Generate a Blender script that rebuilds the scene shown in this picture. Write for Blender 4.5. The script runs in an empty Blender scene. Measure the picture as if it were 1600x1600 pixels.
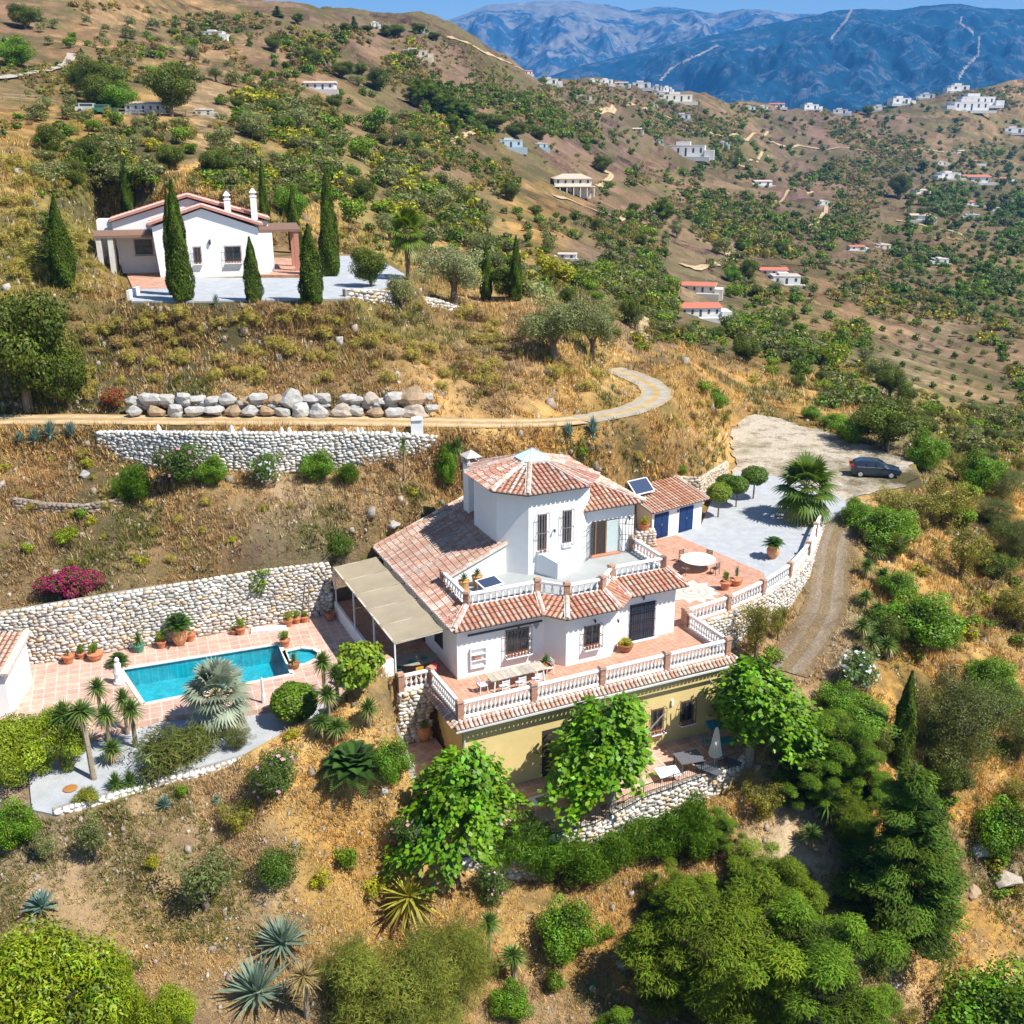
import bpy, bmesh, math, random
import numpy as np
from mathutils import Vector, geometry
random.seed(7); RNG = np.random.default_rng(11)
SC = bpy.context.scene
COL = SC.collection
# ------------------------------------------------------------------ camera
CAM_H = 29.0; PITCH = 19.5; FPX = 1650.0
cam_d = bpy.data.cameras.new('camera'); cam = bpy.data.objects.new('camera', cam_d); COL.objects.link(cam)
cam.location = (0, 0, CAM_H); cam.rotation_euler = (math.radians(90 - PITCH), 0, 0)
cam_d.sensor_width = 36; cam_d.sensor_fit = 'HORIZONTAL'; cam_d.lens = 36 * FPX / 1600
cam_d.clip_start = 0.5; cam_d.clip_end = 40000
SC.camera = cam
# ------------------------------------------------------------------ sky, sun, exposure
SUN_EL = 54.0
sun_h = Vector((0.89, -0.44)).normalized()              # horizontal direction towards the sun
w = bpy.data.worlds.new('World'); SC.world = w; w.use_nodes = True
nt = w.node_tree; nt.nodes.clear()
sk = nt.nodes.new('ShaderNodeTexSky'); sk.sky_type = 'NISHITA'; sk.sun_disc = False
sk.sun_elevation = math.radians(SUN_EL); sk.sun_rotation = math.atan2(sun_h.x, sun_h.y)
sk.altitude = 400; sk.air_density = 1.0; sk.dust_density = 0.1; sk.ozone_density = 4.0
bg = nt.nodes.new('ShaderNodeBackground'); bg.inputs[1].default_value = 0.074
ow = nt.nodes.new('ShaderNodeOutputWorld')
nt.links.new(sk.outputs[0], bg.inputs[0]); nt.links.new(bg.outputs[0], ow.inputs[0])
sd = bpy.data.lights.new('sun', 'SUN'); sd.energy = 4.7; sd.angle = math.radians(0.5); sd.color = (1.0, 0.95, 0.86)
so = bpy.data.objects.new('sun', sd); COL.objects.link(so)
dv = Vector((sun_h.x * math.cos(math.radians(SUN_EL)), sun_h.y * math.cos(math.radians(SUN_EL)), math.sin(math.radians(SUN_EL))))
so.rotation_euler = dv.to_track_quat('Z', 'Y').to_euler(); so.location = (60, -30, 120)
SC.view_settings.view_transform = 'Standard'; SC.view_settings.look = 'None'
SC.view_settings.exposure = 0.90; SC.view_settings.gamma = 1
# ------------------------------------------------------------------ projection helpers (pixels of a 1600 px picture -> the place)
CT, ST = math.cos(math.radians(PITCH)), math.sin(math.radians(PITCH))
def ray(u, v):
    a = (u - 800) / FPX; b = (800 - v) / FPX
    return (a, CT + b * ST, -ST + b * CT)
def P(u, v, z=0.0):
    d = ray(u, v); t = (z - CAM_H) / d[2]
    return (d[0] * t, d[1] * t, z)
def proj(x, y, z):
    z = z - CAM_H; D = y * CT - z * ST; U = y * ST + z * CT
    return 800 + FPX * x / D, 800 - FPX * U / D
def depth(p): return p[1] * CT - (p[2] - CAM_H) * ST
def hz(p, v):
    lo, hi = p[2] - 30, p[2] + 120
    for _ in range(50):
        m = (lo + hi) / 2
        if proj(p[0], p[1], m)[1] > v: lo = m
        else: hi = m
    return m - p[2]
# house frame: a along the facade, b towards the back
HP = (-3.09, 53.36); HA = math.radians(24.97); CA, SA = math.cos(HA), math.sin(HA)
def HW(a, b, z=0.0): return (HP[0] + a * CA - b * SA, HP[1] + a * SA + b * CA, z)
def HL(x, y):
    x -= HP[0]; y -= HP[1]
    return x * CA + y * SA, -x * SA + y * CA
# ------------------------------------------------------------------ naming
def tag(o, label=None, cat=None, group=None, kind=None):
    if label: o['label'] = label
    if cat: o['category'] = cat
    if group: o['group'] = group
    if kind: o['kind'] = kind
    return o
def empty(name, loc=(0, 0, 0), rz=0.0):
    o = bpy.data.objects.new(name, None); COL.objects.link(o); o.location = loc; o.rotation_euler = (0, 0, rz)
    o.empty_display_size = 0.3
    return o
def link(name, me, parent=None, loc=None, rz=None, sc=None):
    o = bpy.data.objects.new(name, me); COL.objects.link(o)
    if parent is not None: o.parent = parent
    if loc is not None: o.location = loc
    if rz is not None: o.rotation_euler = (0, 0, rz)
    if sc is not None: o.scale = sc
    return o
# ------------------------------------------------------------------ numpy mesh
def np_mesh(name, V, F, C=None, mats=(), smooth=False, MI=None):
    """V (n,3); F (m,k) one polygon size; C (m,3) colour per face"""
    V = np.asarray(V, np.float32); F = np.asarray(F, np.int32)
    me = bpy.data.meshes.new(name); n, k = F.shape
    me.vertices.add(len(V)); me.vertices.foreach_set('co', V.ravel())
    me.loops.add(n * k); me.loops.foreach_set('vertex_index', F.ravel())
    me.polygons.add(n); me.polygons.foreach_set('loop_start', np.arange(0, n * k, k, dtype=np.int32))
    me.polygons.foreach_set('loop_total', np.full(n, k, np.int32))
    if smooth: me.polygons.foreach_set('use_smooth', np.ones(n, bool))
    if MI is not None: me.polygons.foreach_set('material_index', np.asarray(MI, np.int32))
    if C is not None:
        at = me.color_attributes.new('Col', 'FLOAT_COLOR', 'CORNER')
        cc = np.ones((n, 4), np.float32); cc[:, :3] = C
        at.data.foreach_set('color', np.repeat(cc, k, axis=0).ravel())
    for m in mats: me.materials.append(m)
    me.update(calc_edges=True); me.validate()
    return me
class MB:
    def __init__(s): s.V = []; s.F = []; s.C = []; s.M = []
    def add(s, vs, fs, col=(.8, .8, .8), mat=0):
        o = len(s.V); s.V += [tuple(v) for v in vs]
        for f in fs: s.F.append([i + o for i in f]); s.C.append(col); s.M.append(mat)
    def box(s, x0, x1, y0, y1, z0, z1, col=(.8, .8, .8), mat=0):
        s.add([(x0, y0, z0), (x1, y0, z0), (x1, y1, z0), (x0, y1, z0), (x0, y0, z1), (x1, y0, z1), (x1, y1, z1), (x0, y1, z1)],
              [(0, 3, 2, 1), (4, 5, 6, 7), (0, 1, 5, 4), (1, 2, 6, 5), (2, 3, 7, 6), (3, 0, 4, 7)], col, mat)
    def bar(s, p, q, wd, ht, col=(.8, .8, .8), mat=0, up=(0, 0, 1)):
        p = Vector(p); q = Vector(q); d = (q - p)
        if d.length < 1e-6: return
        d.normalize(); u = Vector(up)
        if abs(d.dot(u)) > .97: u = Vector((1, 0, 0))
        r = d.cross(u).normalized() * wd / 2; u = r.cross(d).normalized() * ht / 2
        vs = [p - r - u, p + r - u, p + r + u, p - r + u, q - r - u, q + r - u, q + r + u, q - r + u]
        s.add(vs, [(0, 1, 2, 3), (7, 6, 5, 4), (0, 4, 5, 1), (1, 5, 6, 2), (2, 6, 7, 3), (3, 7, 4, 0)], col, mat)
    def prism(s, poly, z0, z1, col=(.8, .8, .8), mat=0, top=True, bottom=True):
        n = len(poly); z0s = z0 if hasattr(z0, '__len__') else [z0] * n; z1s = z1 if hasattr(z1, '__len__') else [z1] * n
        ar = sum(poly[i][0] * poly[(i + 1) % n][1] - poly[(i + 1) % n][0] * poly[i][1] for i in range(n))
        if ar < 0: poly = poly[::-1]; z0s = z0s[::-1]; z1s = z1s[::-1]
        vs = [(p[0], p[1], z) for p, z in zip(poly, z0s)] + [(p[0], p[1], z) for p, z in zip(poly, z1s)]
        fs = [(i, (i + 1) % n, n + (i + 1) % n, n + i) for i in range(n)]
        tri = geometry.tessellate_polygon([[Vector((p[0], p[1], 0)) for p in poly]])
        def orient(t):
            a, b, c = [poly[i] for i in t]
            return t if (b[0]-a[0])*(c[1]-a[1])-(b[1]-a[1])*(c[0]-a[0]) > 0 else (t[0], t[2], t[1])
        tri = [orient(t) for t in tri]
        if top: fs += [(t[0] + n, t[1] + n, t[2] + n) for t in tri]
        if bottom: fs += [(t[0], t[2], t[1]) for t in tri]
        s.add(vs, fs, col, mat)
    def tube(s, pts, rad, n=8, col=(.8, .8, .8), mat=0, cap=True):
        pts = [Vector(p) for p in pts]
        if not hasattr(rad, '__len__'): rad = [rad] * len(pts)
        vs = []
        for i, p in enumerate(pts):
            d = (pts[min(i + 1, len(pts) - 1)] - pts[max(i - 1, 0)])
            if d.length < 1e-9: d = Vector((0, 0, 1))
            d.normalize(); u = Vector((0, 0, 1)) if abs(d.z) < .9 else Vector((1, 0, 0))
            r = d.cross(u).normalized(); q = r.cross(d)
            for k in range(n):
                t = 2 * math.pi * k / n; vs.append(p + (r * math.cos(t) + q * math.sin(t)) * rad[i])
        fs = []
        for i in range(len(pts) - 1):
            for k in range(n):
                fs.append((i * n + k, i * n + (k + 1) % n, (i + 1) * n + (k + 1) % n, (i + 1) * n + k))
        if cap: fs += [tuple(range(n)), tuple((len(pts) - 1) * n + k for k in reversed(range(n)))]
        s.add(vs, fs, col, mat)
    def lathe(s, prof, c=(0, 0, 0), n=12, col=(.8, .8, .8), mat=0, cap=True):
        vs = []; 
        for r, z in prof:
            for k in range(n):
                t = 2 * math.pi * (k + .5) / n; vs.append((c[0] + r * math.cos(t), c[1] + r * math.sin(t), c[2] + z))
        fs = []
        for i in range(len(prof) - 1):
            for k in range(n): fs.append((i * n + k, i * n + (k + 1) % n, (i + 1) * n + (k + 1) % n, (i + 1) * n + k))
        if cap: fs += [tuple(reversed(range(n))), tuple((len(prof) - 1) * n + k for k in range(n))]
        s.add(vs, fs, col, mat)
    def mesh(s, name, mats, smooth=False):
        me = bpy.data.meshes.new(name); me.from_pydata([tuple(v) for v in s.V], [], s.F)
        if not hasattr(mats, '__len__'): mats = [mats]
        for m in mats: me.materials.append(m)
        me.polygons.foreach_set('material_index', s.M)
        at = me.color_attributes.new('Col', 'FLOAT_COLOR', 'CORNER')
        lt = [len(f) for f in s.F]; cc = np.ones((len(s.F), 4), np.float32); cc[:, :3] = np.array(s.C, np.float32)
        at.data.foreach_set('color', np.repeat(cc, lt, axis=0).ravel())
        if smooth: me.polygons.foreach_set('use_smooth', [True] * len(s.F))
        me.update()
        return me
    def build(s, name, mats, parent=None, smooth=False, loc=None, rz=None):
        return link(name, s.mesh(name, mats, smooth), parent, loc, rz)
def jit(c, a=.1, rng=random):
    k = 1 + rng.uniform(-a, a)
    return tuple(max(0, min(1, x * k * (1 + rng.uniform(-a, a) * .4))) for x in c)
# ------------------------------------------------------------------ materials
def mat(name, col=None, rough=.85, attr=False, nscale=3.0, namt=.25, bump=0.0, bscale=20.0, metal=0.0, trans=0.0, spec=.3, coat=0.0):
    m = bpy.data.materials.new(name); m.use_nodes = True; t = m.node_tree; N = t.nodes; L = t.links
    b = N['Principled BSDF']; b.inputs['Roughness'].default_value = rough; b.inputs['Metallic'].default_value = metal
    b.inputs['Specular IOR Level'].default_value = spec; b.inputs['Coat Weight'].default_value = coat
    tc = N.new('ShaderNodeTexCoord')
    if attr: src = N.new('ShaderNodeVertexColor'); src.layer_name = 'Col'; cs = src.outputs['Color']
    else: src = N.new('ShaderNodeRGB'); src.outputs[0].default_value = (*col, 1); cs = src.outputs[0]
    if namt > 0:
        no = N.new('ShaderNodeTexNoise'); no.inputs['Scale'].default_value = nscale; no.inputs['Detail'].default_value = 6; no.inputs['Roughness'].default_value = .65
        L.new(tc.outputs['Object'], no.inputs['Vector'])
        mr = N.new('ShaderNodeMapRange'); mr.inputs['From Min'].default_value = .3; mr.inputs['From Max'].default_value = .7
        mr.inputs['To Min'].default_value = 1 - namt; mr.inputs['To Max'].default_value = 1 + namt * .6
        L.new(no.outputs['Fac'], mr.inputs['Value'])
        hs = N.new('ShaderNodeHueSaturation'); L.new(mr.outputs[0], hs.inputs['Value']); L.new(cs, hs.inputs['Color']); cs = hs.outputs[0]
    L.new(cs, b.inputs['Base Color'])
    if bump > 0:
        n2 = N.new('ShaderNodeTexNoise'); n2.inputs['Scale'].default_value = bscale; n2.inputs['Detail'].default_value = 5
        L.new(tc.outputs['Object'], n2.inputs['Vector'])
        bp = N.new('ShaderNodeBump'); bp.inputs['Strength'].default_value = bump; bp.inputs['Distance'].default_value = .05
        L.new(n2.outputs['Fac'], bp.inputs['Height']); L.new(bp.outputs[0], b.inputs['Normal'])
    if trans > 0:
        tr = N.new('ShaderNodeBsdfTranslucent'); mx = N.new('ShaderNodeMixShader'); mx.inputs[0].default_value = trans
        hs2 = N.new('ShaderNodeHueSaturation'); hs2.inputs['Value'].default_value = 1.5; hs2.inputs['Saturation'].default_value = 1.1
        hs2.inputs['Hue'].default_value = .485; L.new(cs, hs2.inputs['Color']); L.new(hs2.outputs[0], tr.inputs['Color'])
        L.new(b.outputs[0], mx.inputs[1]); L.new(tr.outputs[0], mx.inputs[2]); L.new(mx.outputs[0], N['Material Output'].inputs['Surface'])
    return m
M = {}
M['leaf'] = mat('leaf', attr=True, rough=.5, namt=0, trans=.28, spec=.35)
M['needle'] = mat('needle', attr=True, rough=.75, namt=0, trans=.12, spec=.15)
M['bark'] = mat('bark', attr=True, rough=.95, nscale=8, namt=.4, bump=.6, bscale=30)
M['stucco'] = mat('white_stucco', (.80, .80, .79), rough=.9, nscale=.7, namt=.05, bump=.15, bscale=40)
M['yellow'] = mat('yellow_stucco', (.70, .55, .245), rough=.9, nscale=.6, namt=.12, bump=.15, bscale=40)
M['tile'] = mat('roof_tile', attr=True, rough=.85, nscale=5, namt=.3, bump=.3, bscale=30)
M['stone'] = mat('wall_stone', attr=True, rough=.95, nscale=6, namt=.3, bump=.6, bscale=18)
M['clay'] = mat('terracotta', attr=True, rough=.8, nscale=5, namt=.2)
M['paint'] = mat('paint', attr=True, rough=.6, nscale=2, namt=.08)
M['wood'] = mat('wood', attr=True, rough=.8, nscale=6, namt=.3)
M['iron'] = mat('iron', attr=True, rough=.5, namt=0, metal=.3)
M['glass'] = mat('window_glass', (.02, .03, .04), rough=.08, namt=0, spec=.8)
M['greyfloor'] = mat('grey_floor', (.34, .36, .355), rough=.8, nscale=.8, namt=.12)
M['fabric'] = mat('shade_cloth', (.34, .285, .20), rough=.9, nscale=.5, namt=.16, bump=.2, bscale=60)
M['panel'] = mat('solar_glass', (.035, .055, .11), rough=.25, namt=0, spec=.5)
M['carpaint'] = mat('car_paint', attr=True, rough=.35, namt=0, metal=.4, coat=1.0)
M['gravel'] = mat('gravel', (.41, .43, .455), rough=.95, nscale=1.2, namt=.16, bump=.8, bscale=25)
M['flower'] = mat('flower', attr=True, rough=.6, namt=0, trans=.3)
def tiled(name, c1, c2, cm, size, msz=.03, rough=.8, ang=0.0, off=0.0):
    m = bpy.data.materials.new(name); m.use_nodes = True; t = m.node_tree; N = t.nodes; L = t.links; b = N['Principled BSDF']
    b.inputs['Roughness'].default_value = rough
    tc = N.new('ShaderNodeTexCoord'); mp = N.new('ShaderNodeMapping'); mp.inputs['Rotation'].default_value[2] = ang
    L.new(tc.outputs['Object'], mp.inputs['Vector'])
    br = N.new('ShaderNodeTexBrick'); br.offset = off; br.inputs['Scale'].default_value = 1; br.inputs['Brick Width'].default_value = size
    br.inputs['Row Height'].default_value = size; br.inputs['Mortar Size'].default_value = msz; br.inputs['Mortar Smooth'].default_value = .3
    br.inputs['Color1'].default_value = (*c1, 1); br.inputs['Color2'].default_value = (*c2, 1); br.inputs['Mortar'].default_value = (*cm, 1)
    L.new(mp.outputs[0], br.inputs['Vector'])
    no = N.new('ShaderNodeTexNoise'); no.inputs['Scale'].default_value = 1.3; no.inputs['Detail'].default_value = 7; no.inputs['Roughness'].default_value = .7
    L.new(tc.outputs['Object'], no.inputs['Vector'])
    mr = N.new('ShaderNodeMapRange'); mr.inputs['From Min'].default_value = .3; mr.inputs['From Max'].default_value = .7; mr.inputs['To Min'].default_value = .72; mr.inputs['To Max'].default_value = 1.2
    L.new(no.outputs['Fac'], mr.inputs['Value']); hs = N.new('ShaderNodeHueSaturation'); L.new(br.outputs['Color'], hs.inputs['Color']); L.new(mr.outputs[0], hs.inputs['Value'])
    L.new(hs.outputs[0], b.inputs['Base Color'])
    return m
M['terrace'] = tiled('terrace_tiles', (.52, .27, .18), (.44, .22, .14), (.50, .36, .28), .33, .018, ang=-HA)
M['pooldeck'] = tiled('deck_tiles', (.56, .36, .28), (.46, .29, .23), (.62, .50, .42), .62, .03, ang=-math.radians(20))
M['patio'] = tiled('patio_tiles', (.50, .28, .20), (.56, .36, .27), (.60, .50, .42), .6, .03, ang=-HA)
# ------------------------------------------------------------------ terrain
CP = [  # u, v, distance along the view
 (0,1900,38),(400,1900,38.5),(800,1900,40),(1200,1900,42),(1600,1900,45),
 (-500,1600,42),(0,1600,43.5),(200,1600,44.2),(400,1600,44.5),(600,1600,46.5),(800,1600,48.5),(1000,1600,50),(1250,1600,51.5),(1500,1600,55.5),(1900,1600,62),
 (0,1400,48),(200,1400,48),(400,1400,48.3),(600,1400,51.3),(800,1400,53.6),(1000,1400,55),(1200,1400,56.5),(1400,1400,58),(1600,1400,62),(1900,1400,70),
 (0,1290,50),(200,1262,50.2),(400,1200,52),(500,1160,53.2),(560,1200,52.5),(1250,1250,60),(1400,1250,61.5),(1600,1250,66),(1900,1250,76),
 (600,1260,51.7),
 (1230,1120,63),(1330,1100,65),(1420,1120,66),(1600,1100,72),(1900,1100,82),
 (1260,1000,70),(1330,1000,71),(1400,1000,72),(1500,1000,76),(1600,1000,79),(1280,900,78),(1310,850,83),(1400,900,80),(1500,900,84),(1600,900,88),(1900,900,100),
 (1400,820,88),(1500,800,95),(1600,800,99),(1900,800,115),(1450,740,101),(1600,740,112),
 (-500,1000,58),(-500,800,68),(-300,1000,64),
 (0,950,64.5),(150,940,64.8),(300,915,65.2),(520,875,67),(620,830,69.5),
 (-300,800,68),(0,800,69),(300,740,71),(600,740,72),(0,740,71),(700,740,75),
 (-500,655,76),(0,655,75),(300,655,75),(650,655,76),(800,655,79),(930,650,83),(1030,632,90),(1010,595,98),(975,580,103),
 (0,690,73.2),(150,680,73.6),
 (760,720,77.5),(900,700,81),(985,725,85),(1060,700,92),(1100,670,97),(1070,620,97),(1105,600,103),
 (0,620,77.5),(200,620,77.3),(450,620,77.3),(680,620,79),(850,610,84),(950,600,92),
 (0,540,80),(200,540,81),(450,540,81),(680,540,85),(850,540,92),
 (0,450,86),(120,470,85),(880,500,104),(760,500,100),(700,510,95),
 (-500,450,86),(-500,300,100),(0,300,100),(80,300,104),(150,370,104),(60,240,112),(120,290,118),
 (150,250,140),(0,200,150),(200,300,125),(400,320,125),(400,250,160),(280,230,155),
 (0,120,200),(120,180,175),(200,180,178),(330,185,182),(400,150,230),(200,100,240),(400,100,300),(400,12,430),(200,0,350),(300,0,395),(200,-60,450),(0,0,300),(0,-80,400),
 (-500,120,200),(-500,0,300),(-500,-100,400),(300,-25,440),
 (550,430,110),(600,400,128),(600,300,180),(600,200,270),(600,100,400),(600,46,520),(500,24,480),
 (700,420,125),(720,300,230),(800,400,165),(800,300,260),(800,200,380),(800,105,590),(690,60,560),
 (900,450,140),(900,400,175),(900,300,320),(900,200,510),(900,122,740),
 (1000,540,128),(1000,480,175),(1000,400,260),(1000,300,400),(1000,200,650),(1000,137,850),
 (1150,590,132),(1200,560,160),(1200,500,220),(1200,420,330),(1200,300,600),(1200,220,850),(1200,167,1050),(1100,150,960),
 (1300,640,130),(1300,600,150),(1300,540,205),(1400,650,125),(1400,600,170),(1400,500,290),(1400,400,430),(1400,300,700),(1400,200,1000),(1400,162,1150),
 (1500,700,128),(1500,145,1300),(1600,650,170),(1600,600,223),(1600,500,332),(1600,400,467),(1600,300,800),(1600,200,1150),(1600,128,1400),
 (2000,650,160),(2000,500,300),(2000,300,800),(2000,120,1400),
 # courtyard, parking
 (1200,700,104.8),(1250,670,112),(1180,650,116),(1360,700,105),(1350,760,93),(1136,742,96.5),(1140,690,106),
]
SKY = [(-500,-100,400),(0,-80,400),(200,-60,450),(300,-25,440),(400,12,430),(500,24,480),(600,46,520),(690,60,560),(800,105,590),(900,122,740),(1000,137,850),(1100,150,960),(1200,167,1050),(1400,162,1150),(1500,145,1300),(1600,128,1400),(2000,120,1400)]
pts = []
for u, v, D in CP:
    r = ray(u, v); pts.append((r[0] / r[1], math.log(r[1] * D), r[2] / r[1]))
for u, v, D in SKY:
    r = ray(u, v); y = r[1] * D; e = r[2] / r[1]
    for k, de in ((1.18, .035), (1.6, .10), (2.2, .13)): pts.append((r[0] / r[1], math.log(y * k), min(e - de, .02)))
for az in (-.9, -.4, 0, .4, .9): pts.append((az, math.log(4200), -.012)); pts.append((az, math.log(9000), -.006)); pts.append((az, math.log(24), -1.65))
for az in (-.9, .9): pts.append((az, math.log(40), -.95)); 
pts = np.array(pts); KX = 3.0
def tps(d2): return d2 * np.log(d2 + 1e-9) * .5
X = np.stack([pts[:, 0] * KX, pts[:, 1]], 1); n = len(X)
d2 = ((X[:, None] - X[None]) ** 2).sum(-1)
A = np.zeros((n + 3, n + 3)); A[:n, :n] = tps(d2) + np.eye(n) * 4e-4; A[:n, n] = 1; A[:n, n + 1:] = X; A[n, :n] = 1; A[n + 1:, :n] = X.T
sol = np.linalg.solve(A, np.concatenate([pts[:, 2], np.zeros(3)]))
# value noise
_perm = np.random.default_rng(3).random((256, 256))
def vnoise(x, y):
    xi = np.floor(x).astype(int); yi = np.floor(y).astype(int); fx = x - xi; fy = y - yi
    fx = fx * fx * (3 - 2 * fx); fy = fy * fy * (3 - 2 * fy); g = lambda i, j: _perm[i & 255, j & 255]
    return (g(xi, yi) * (1 - fx) * (1 - fy) + g(xi + 1, yi) * fx * (1 - fy) + g(xi, yi + 1) * (1 - fx) * fy + g(xi + 1, yi + 1) * fx * fy) - .5
def fbm(x, y, o=4, g=.5):
    s = 0; a = 1
    for k in range(o): s = s + a * vnoise(x * 2 ** k + 17.3 * k, y * 2 ** k + 9.1 * k); a *= g
    return s
def poly_sd(px, py, poly):
    """signed distance, negative inside"""
    d = np.full(px.shape, 1e9); ins = np.zeros(px.shape, bool); m = len(poly)
    for i in range(m):
        x0, y0 = poly[i][:2]; x1, y1 = poly[(i + 1) % m][:2]; ex, ey = x1 - x0, y1 - y0; wx, wy = px - x0, py - y0
        t = np.clip((wx * ex + wy * ey) / (ex * ex + ey * ey + 1e-12), 0, 1)
        d = np.minimum(d, np.hypot(wx - ex * t, wy - ey * t))
        c = ((y0 > py) != (y1 > py)) & (px < (x1 - x0) * (py - y0) / ((y1 - y0) + 1e-12) + x0); ins ^= c
    return np.where(ins, -d, d)
def PX(lst, z): return [P(u, v, z) for u, v in lst]
ZD, ZG, ZP, ZN = -.7, -1.0, -4.9, 17.0
COURT_BAL = [(1077,978),(1137,953),(1191,928),(1233,901),(1262,868),(1273,838),(1283,815)]
POOL_WALL = [(-60,1048),(0,1042),(51,1037),(105,1031),(180,1017),(315,994),(413,976),(518,959)]
DECK = [(-60,1048),(0,1042),(51,1037),(105,1031),(180,1017),(315,994),(413,976),(518,959),'W1','W2',(560,1090),(505,1092),(430,1103),(390,1111),(259,1118),(150,1150),(-60,1150)]
def PXD(lst, z): return [HW(-3.3, 12.2, z) if q == 'W1' else HW(-3.3, .5, z) if q == 'W2' else P(q[0], q[1], z) for q in lst]
GARDEN = [(40,1160),(150,1150),(259,1118),(390,1111),(430,1103),(505,1092),(560,1078),(575,1100),(520,1146),(504,1153),(430,1172),(385,1187),(311,1209),(252,1223),(168,1248),(84,1272),(50,1265)]
POOL = [(190,1047),(437,1008),(455,1053),(225,1099)]
PAD_A = [HW(-3.3, .25), HW(-1.1, .25), HW(-1.1, -2.4), HW(15.3, -2.4), HW(15.3, .45)] + PX([(1128,950),(1183,924),(1225,898),(1252,868),(1263,838),(1273,812),(1300,792),(1345,775),(1400,765),(1440,748),(1428,716),(1350,690),(1250,665),(1170,645),(1142,652),(1140,700),(1134,742),(1098,792)], 0) + [HW(26.5, 17.5), HW(15.5, 13.6), HW(-3.3, 13.6)]
PAD_B = [HW(-4.2, .05), HW(-1.0, .05), HW(15.6, -2.5), HW(18, -2.2)] + PX([(1192,1150),(1152,1196),(1005,1246),(930,1286),(797,1318),(694,1346),(640,1290),(600,1170)], ZP)
PAD_N = PX([(160,372),(600,398),(640,430),(640,452),(560,460),(540,468),(300,472),(206,472),(190,420)], ZN)
PAD_C = [(p[0], p[1]) for p in PXD(DECK, ZD)]
PAD_D = [(p[0], p[1]) for p in PX(GARDEN, ZG)]
_pl = PX(POOL, ZD); _pc = np.mean(np.array(_pl), 0)
PAD_POOL = [tuple(_pc + (np.array(p) - _pc) * 1.06) for p in _pl]
PADS = [(PAD_D, ZG - .12, 1.2), (PAD_C, ZD - .3, .25), (PAD_POOL, -3.0, .2), (PAD_N, ZN - .15, 2.2), (PAD_B, ZP - .2, .3), (PAD_A, -.15, .35)]
ROADS = {'dirt_road': ([(-200,655,10.2),(-60,657,10.2),(100,656,10.2),(250,657,10.2),(400,657,10.2),(520,658,10.1),(600,659,10.0),(700,661,9.8),(780,662,9.5),(850,661,9.1),(905,657,8.8)], 2.9),
 'concrete_road': ([(905,657,8.8),(945,650,8.5),(985,642,8.2),(1012,631,8.0),(1026,617,7.9),(1018,603,7.8),(998,592,7.8),(975,583,7.8),(955,577,7.8)], 2.7),
 'driveway': ([(1335,785,-.12),(1318,810,-.35),(1302,850,-.9),(1294,900,-1.5),(1288,950,-2.1),(1262,1000,-2.7),(1225,1050,-3.1)], 3.0)}
def spline(P_, step=.8):
    out = []
    for i in range(len(P_) - 1):
        L = np.linalg.norm(P_[i + 1] - P_[i]); k = max(2, int(L / step)); p0 = P_[max(i - 1, 0)]; p1 = P_[i]; p2 = P_[i + 1]; p3 = P_[min(i + 2, len(P_) - 1)]
        for j in range(k):
            t = j / k; out.append(.5 * ((2 * p1) + (-p0 + p2) * t + (2 * p0 - 5 * p1 + 4 * p2 - p3) * t * t + (-p0 + 3 * p1 - 3 * p2 + p3) * t ** 3))
    out.append(P_[-1]); return np.array(out)
RL = {k: (spline([np.array(P(*q)) for q in v[0]]), v[1]) for k, v in ROADS.items()}
def height(x, y, pads=True):
    x = np.asarray(x, float); y = np.asarray(y, float); sh = x.shape; x = x.ravel(); y = y.ravel(); out = np.empty(x.size)
    for s in range(0, x.size, 20000):
        a = x[s:s + 20000] / y[s:s + 20000] * KX; b = np.log(y[s:s + 20000])
        q = tps((a[:, None] - X[None, :, 0]) ** 2 + (b[:, None] - X[None, :, 1]) ** 2)
        e = q @ sol[:n] + sol[n] + sol[n + 1] * a + sol[n + 2] * b
        out[s:s + 20000] = CAM_H + y[s:s + 20000] * e
    z = out
    far = np.clip((y - 110) / 250, 0, 1)
    z = z + fbm(x / 3.1, y / 3.1, 4) * .38 * (1 - far) + (fbm(x / 38 + 5, y / 38, 4) * 9) * np.clip((y - 150) / 500, 0, 1) + fbm(x / 9, y / 9, 3) * (.35 + 1.2 * far)
    # terraced banks: small steps
    st = np.clip((y - 58) / 4, 0, 1) * np.clip((84 - y) / 4, 0, 1)
    z = z + st * .10 * np.abs(vnoise(x / 5, (z * 1.6 + fbm(x / 6, y / 6, 2)) * 2.0))
    if pads:
        for pl_, wd in RL.values():
            m = (x > pl_[:, 0].min() - 5) & (x < pl_[:, 0].max() + 5) & (y > pl_[:, 1].min() - 5) & (y < pl_[:, 1].max() + 5)
            if not m.any(): continue
            idx = np.nonzero(m)[0]; dd = ((x[idx][:, None] - pl_[None, :, 0]) ** 2 + (y[idx][:, None] - pl_[None, :, 1]) ** 2); k = dd.argmin(1); d = np.sqrt(dd.min(1))
            w_ = np.clip(1 - (d - wd * .55) / 1.8, 0, 1); w_ = w_ * w_ * (3 - 2 * w_); z[idx] = z[idx] * (1 - w_) + pl_[k, 2] * w_
        for poly, zt, bl in PADS:
            xs = [p[0] for p in poly]; ys = [p[1] for p in poly]
            m = (x > min(xs) - bl) & (x < max(xs) + bl) & (y > min(ys) - bl) & (y < max(ys) + bl)
            if not m.any(): continue
            d = poly_sd(x[m], y[m], poly); w_ = np.clip(1 - d / bl, 0, 1); w_ = w_ * w_ * (3 - 2 * w_)
            z[m] = z[m] * (1 - w_) + zt * w_
    return z.reshape(sh)
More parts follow.
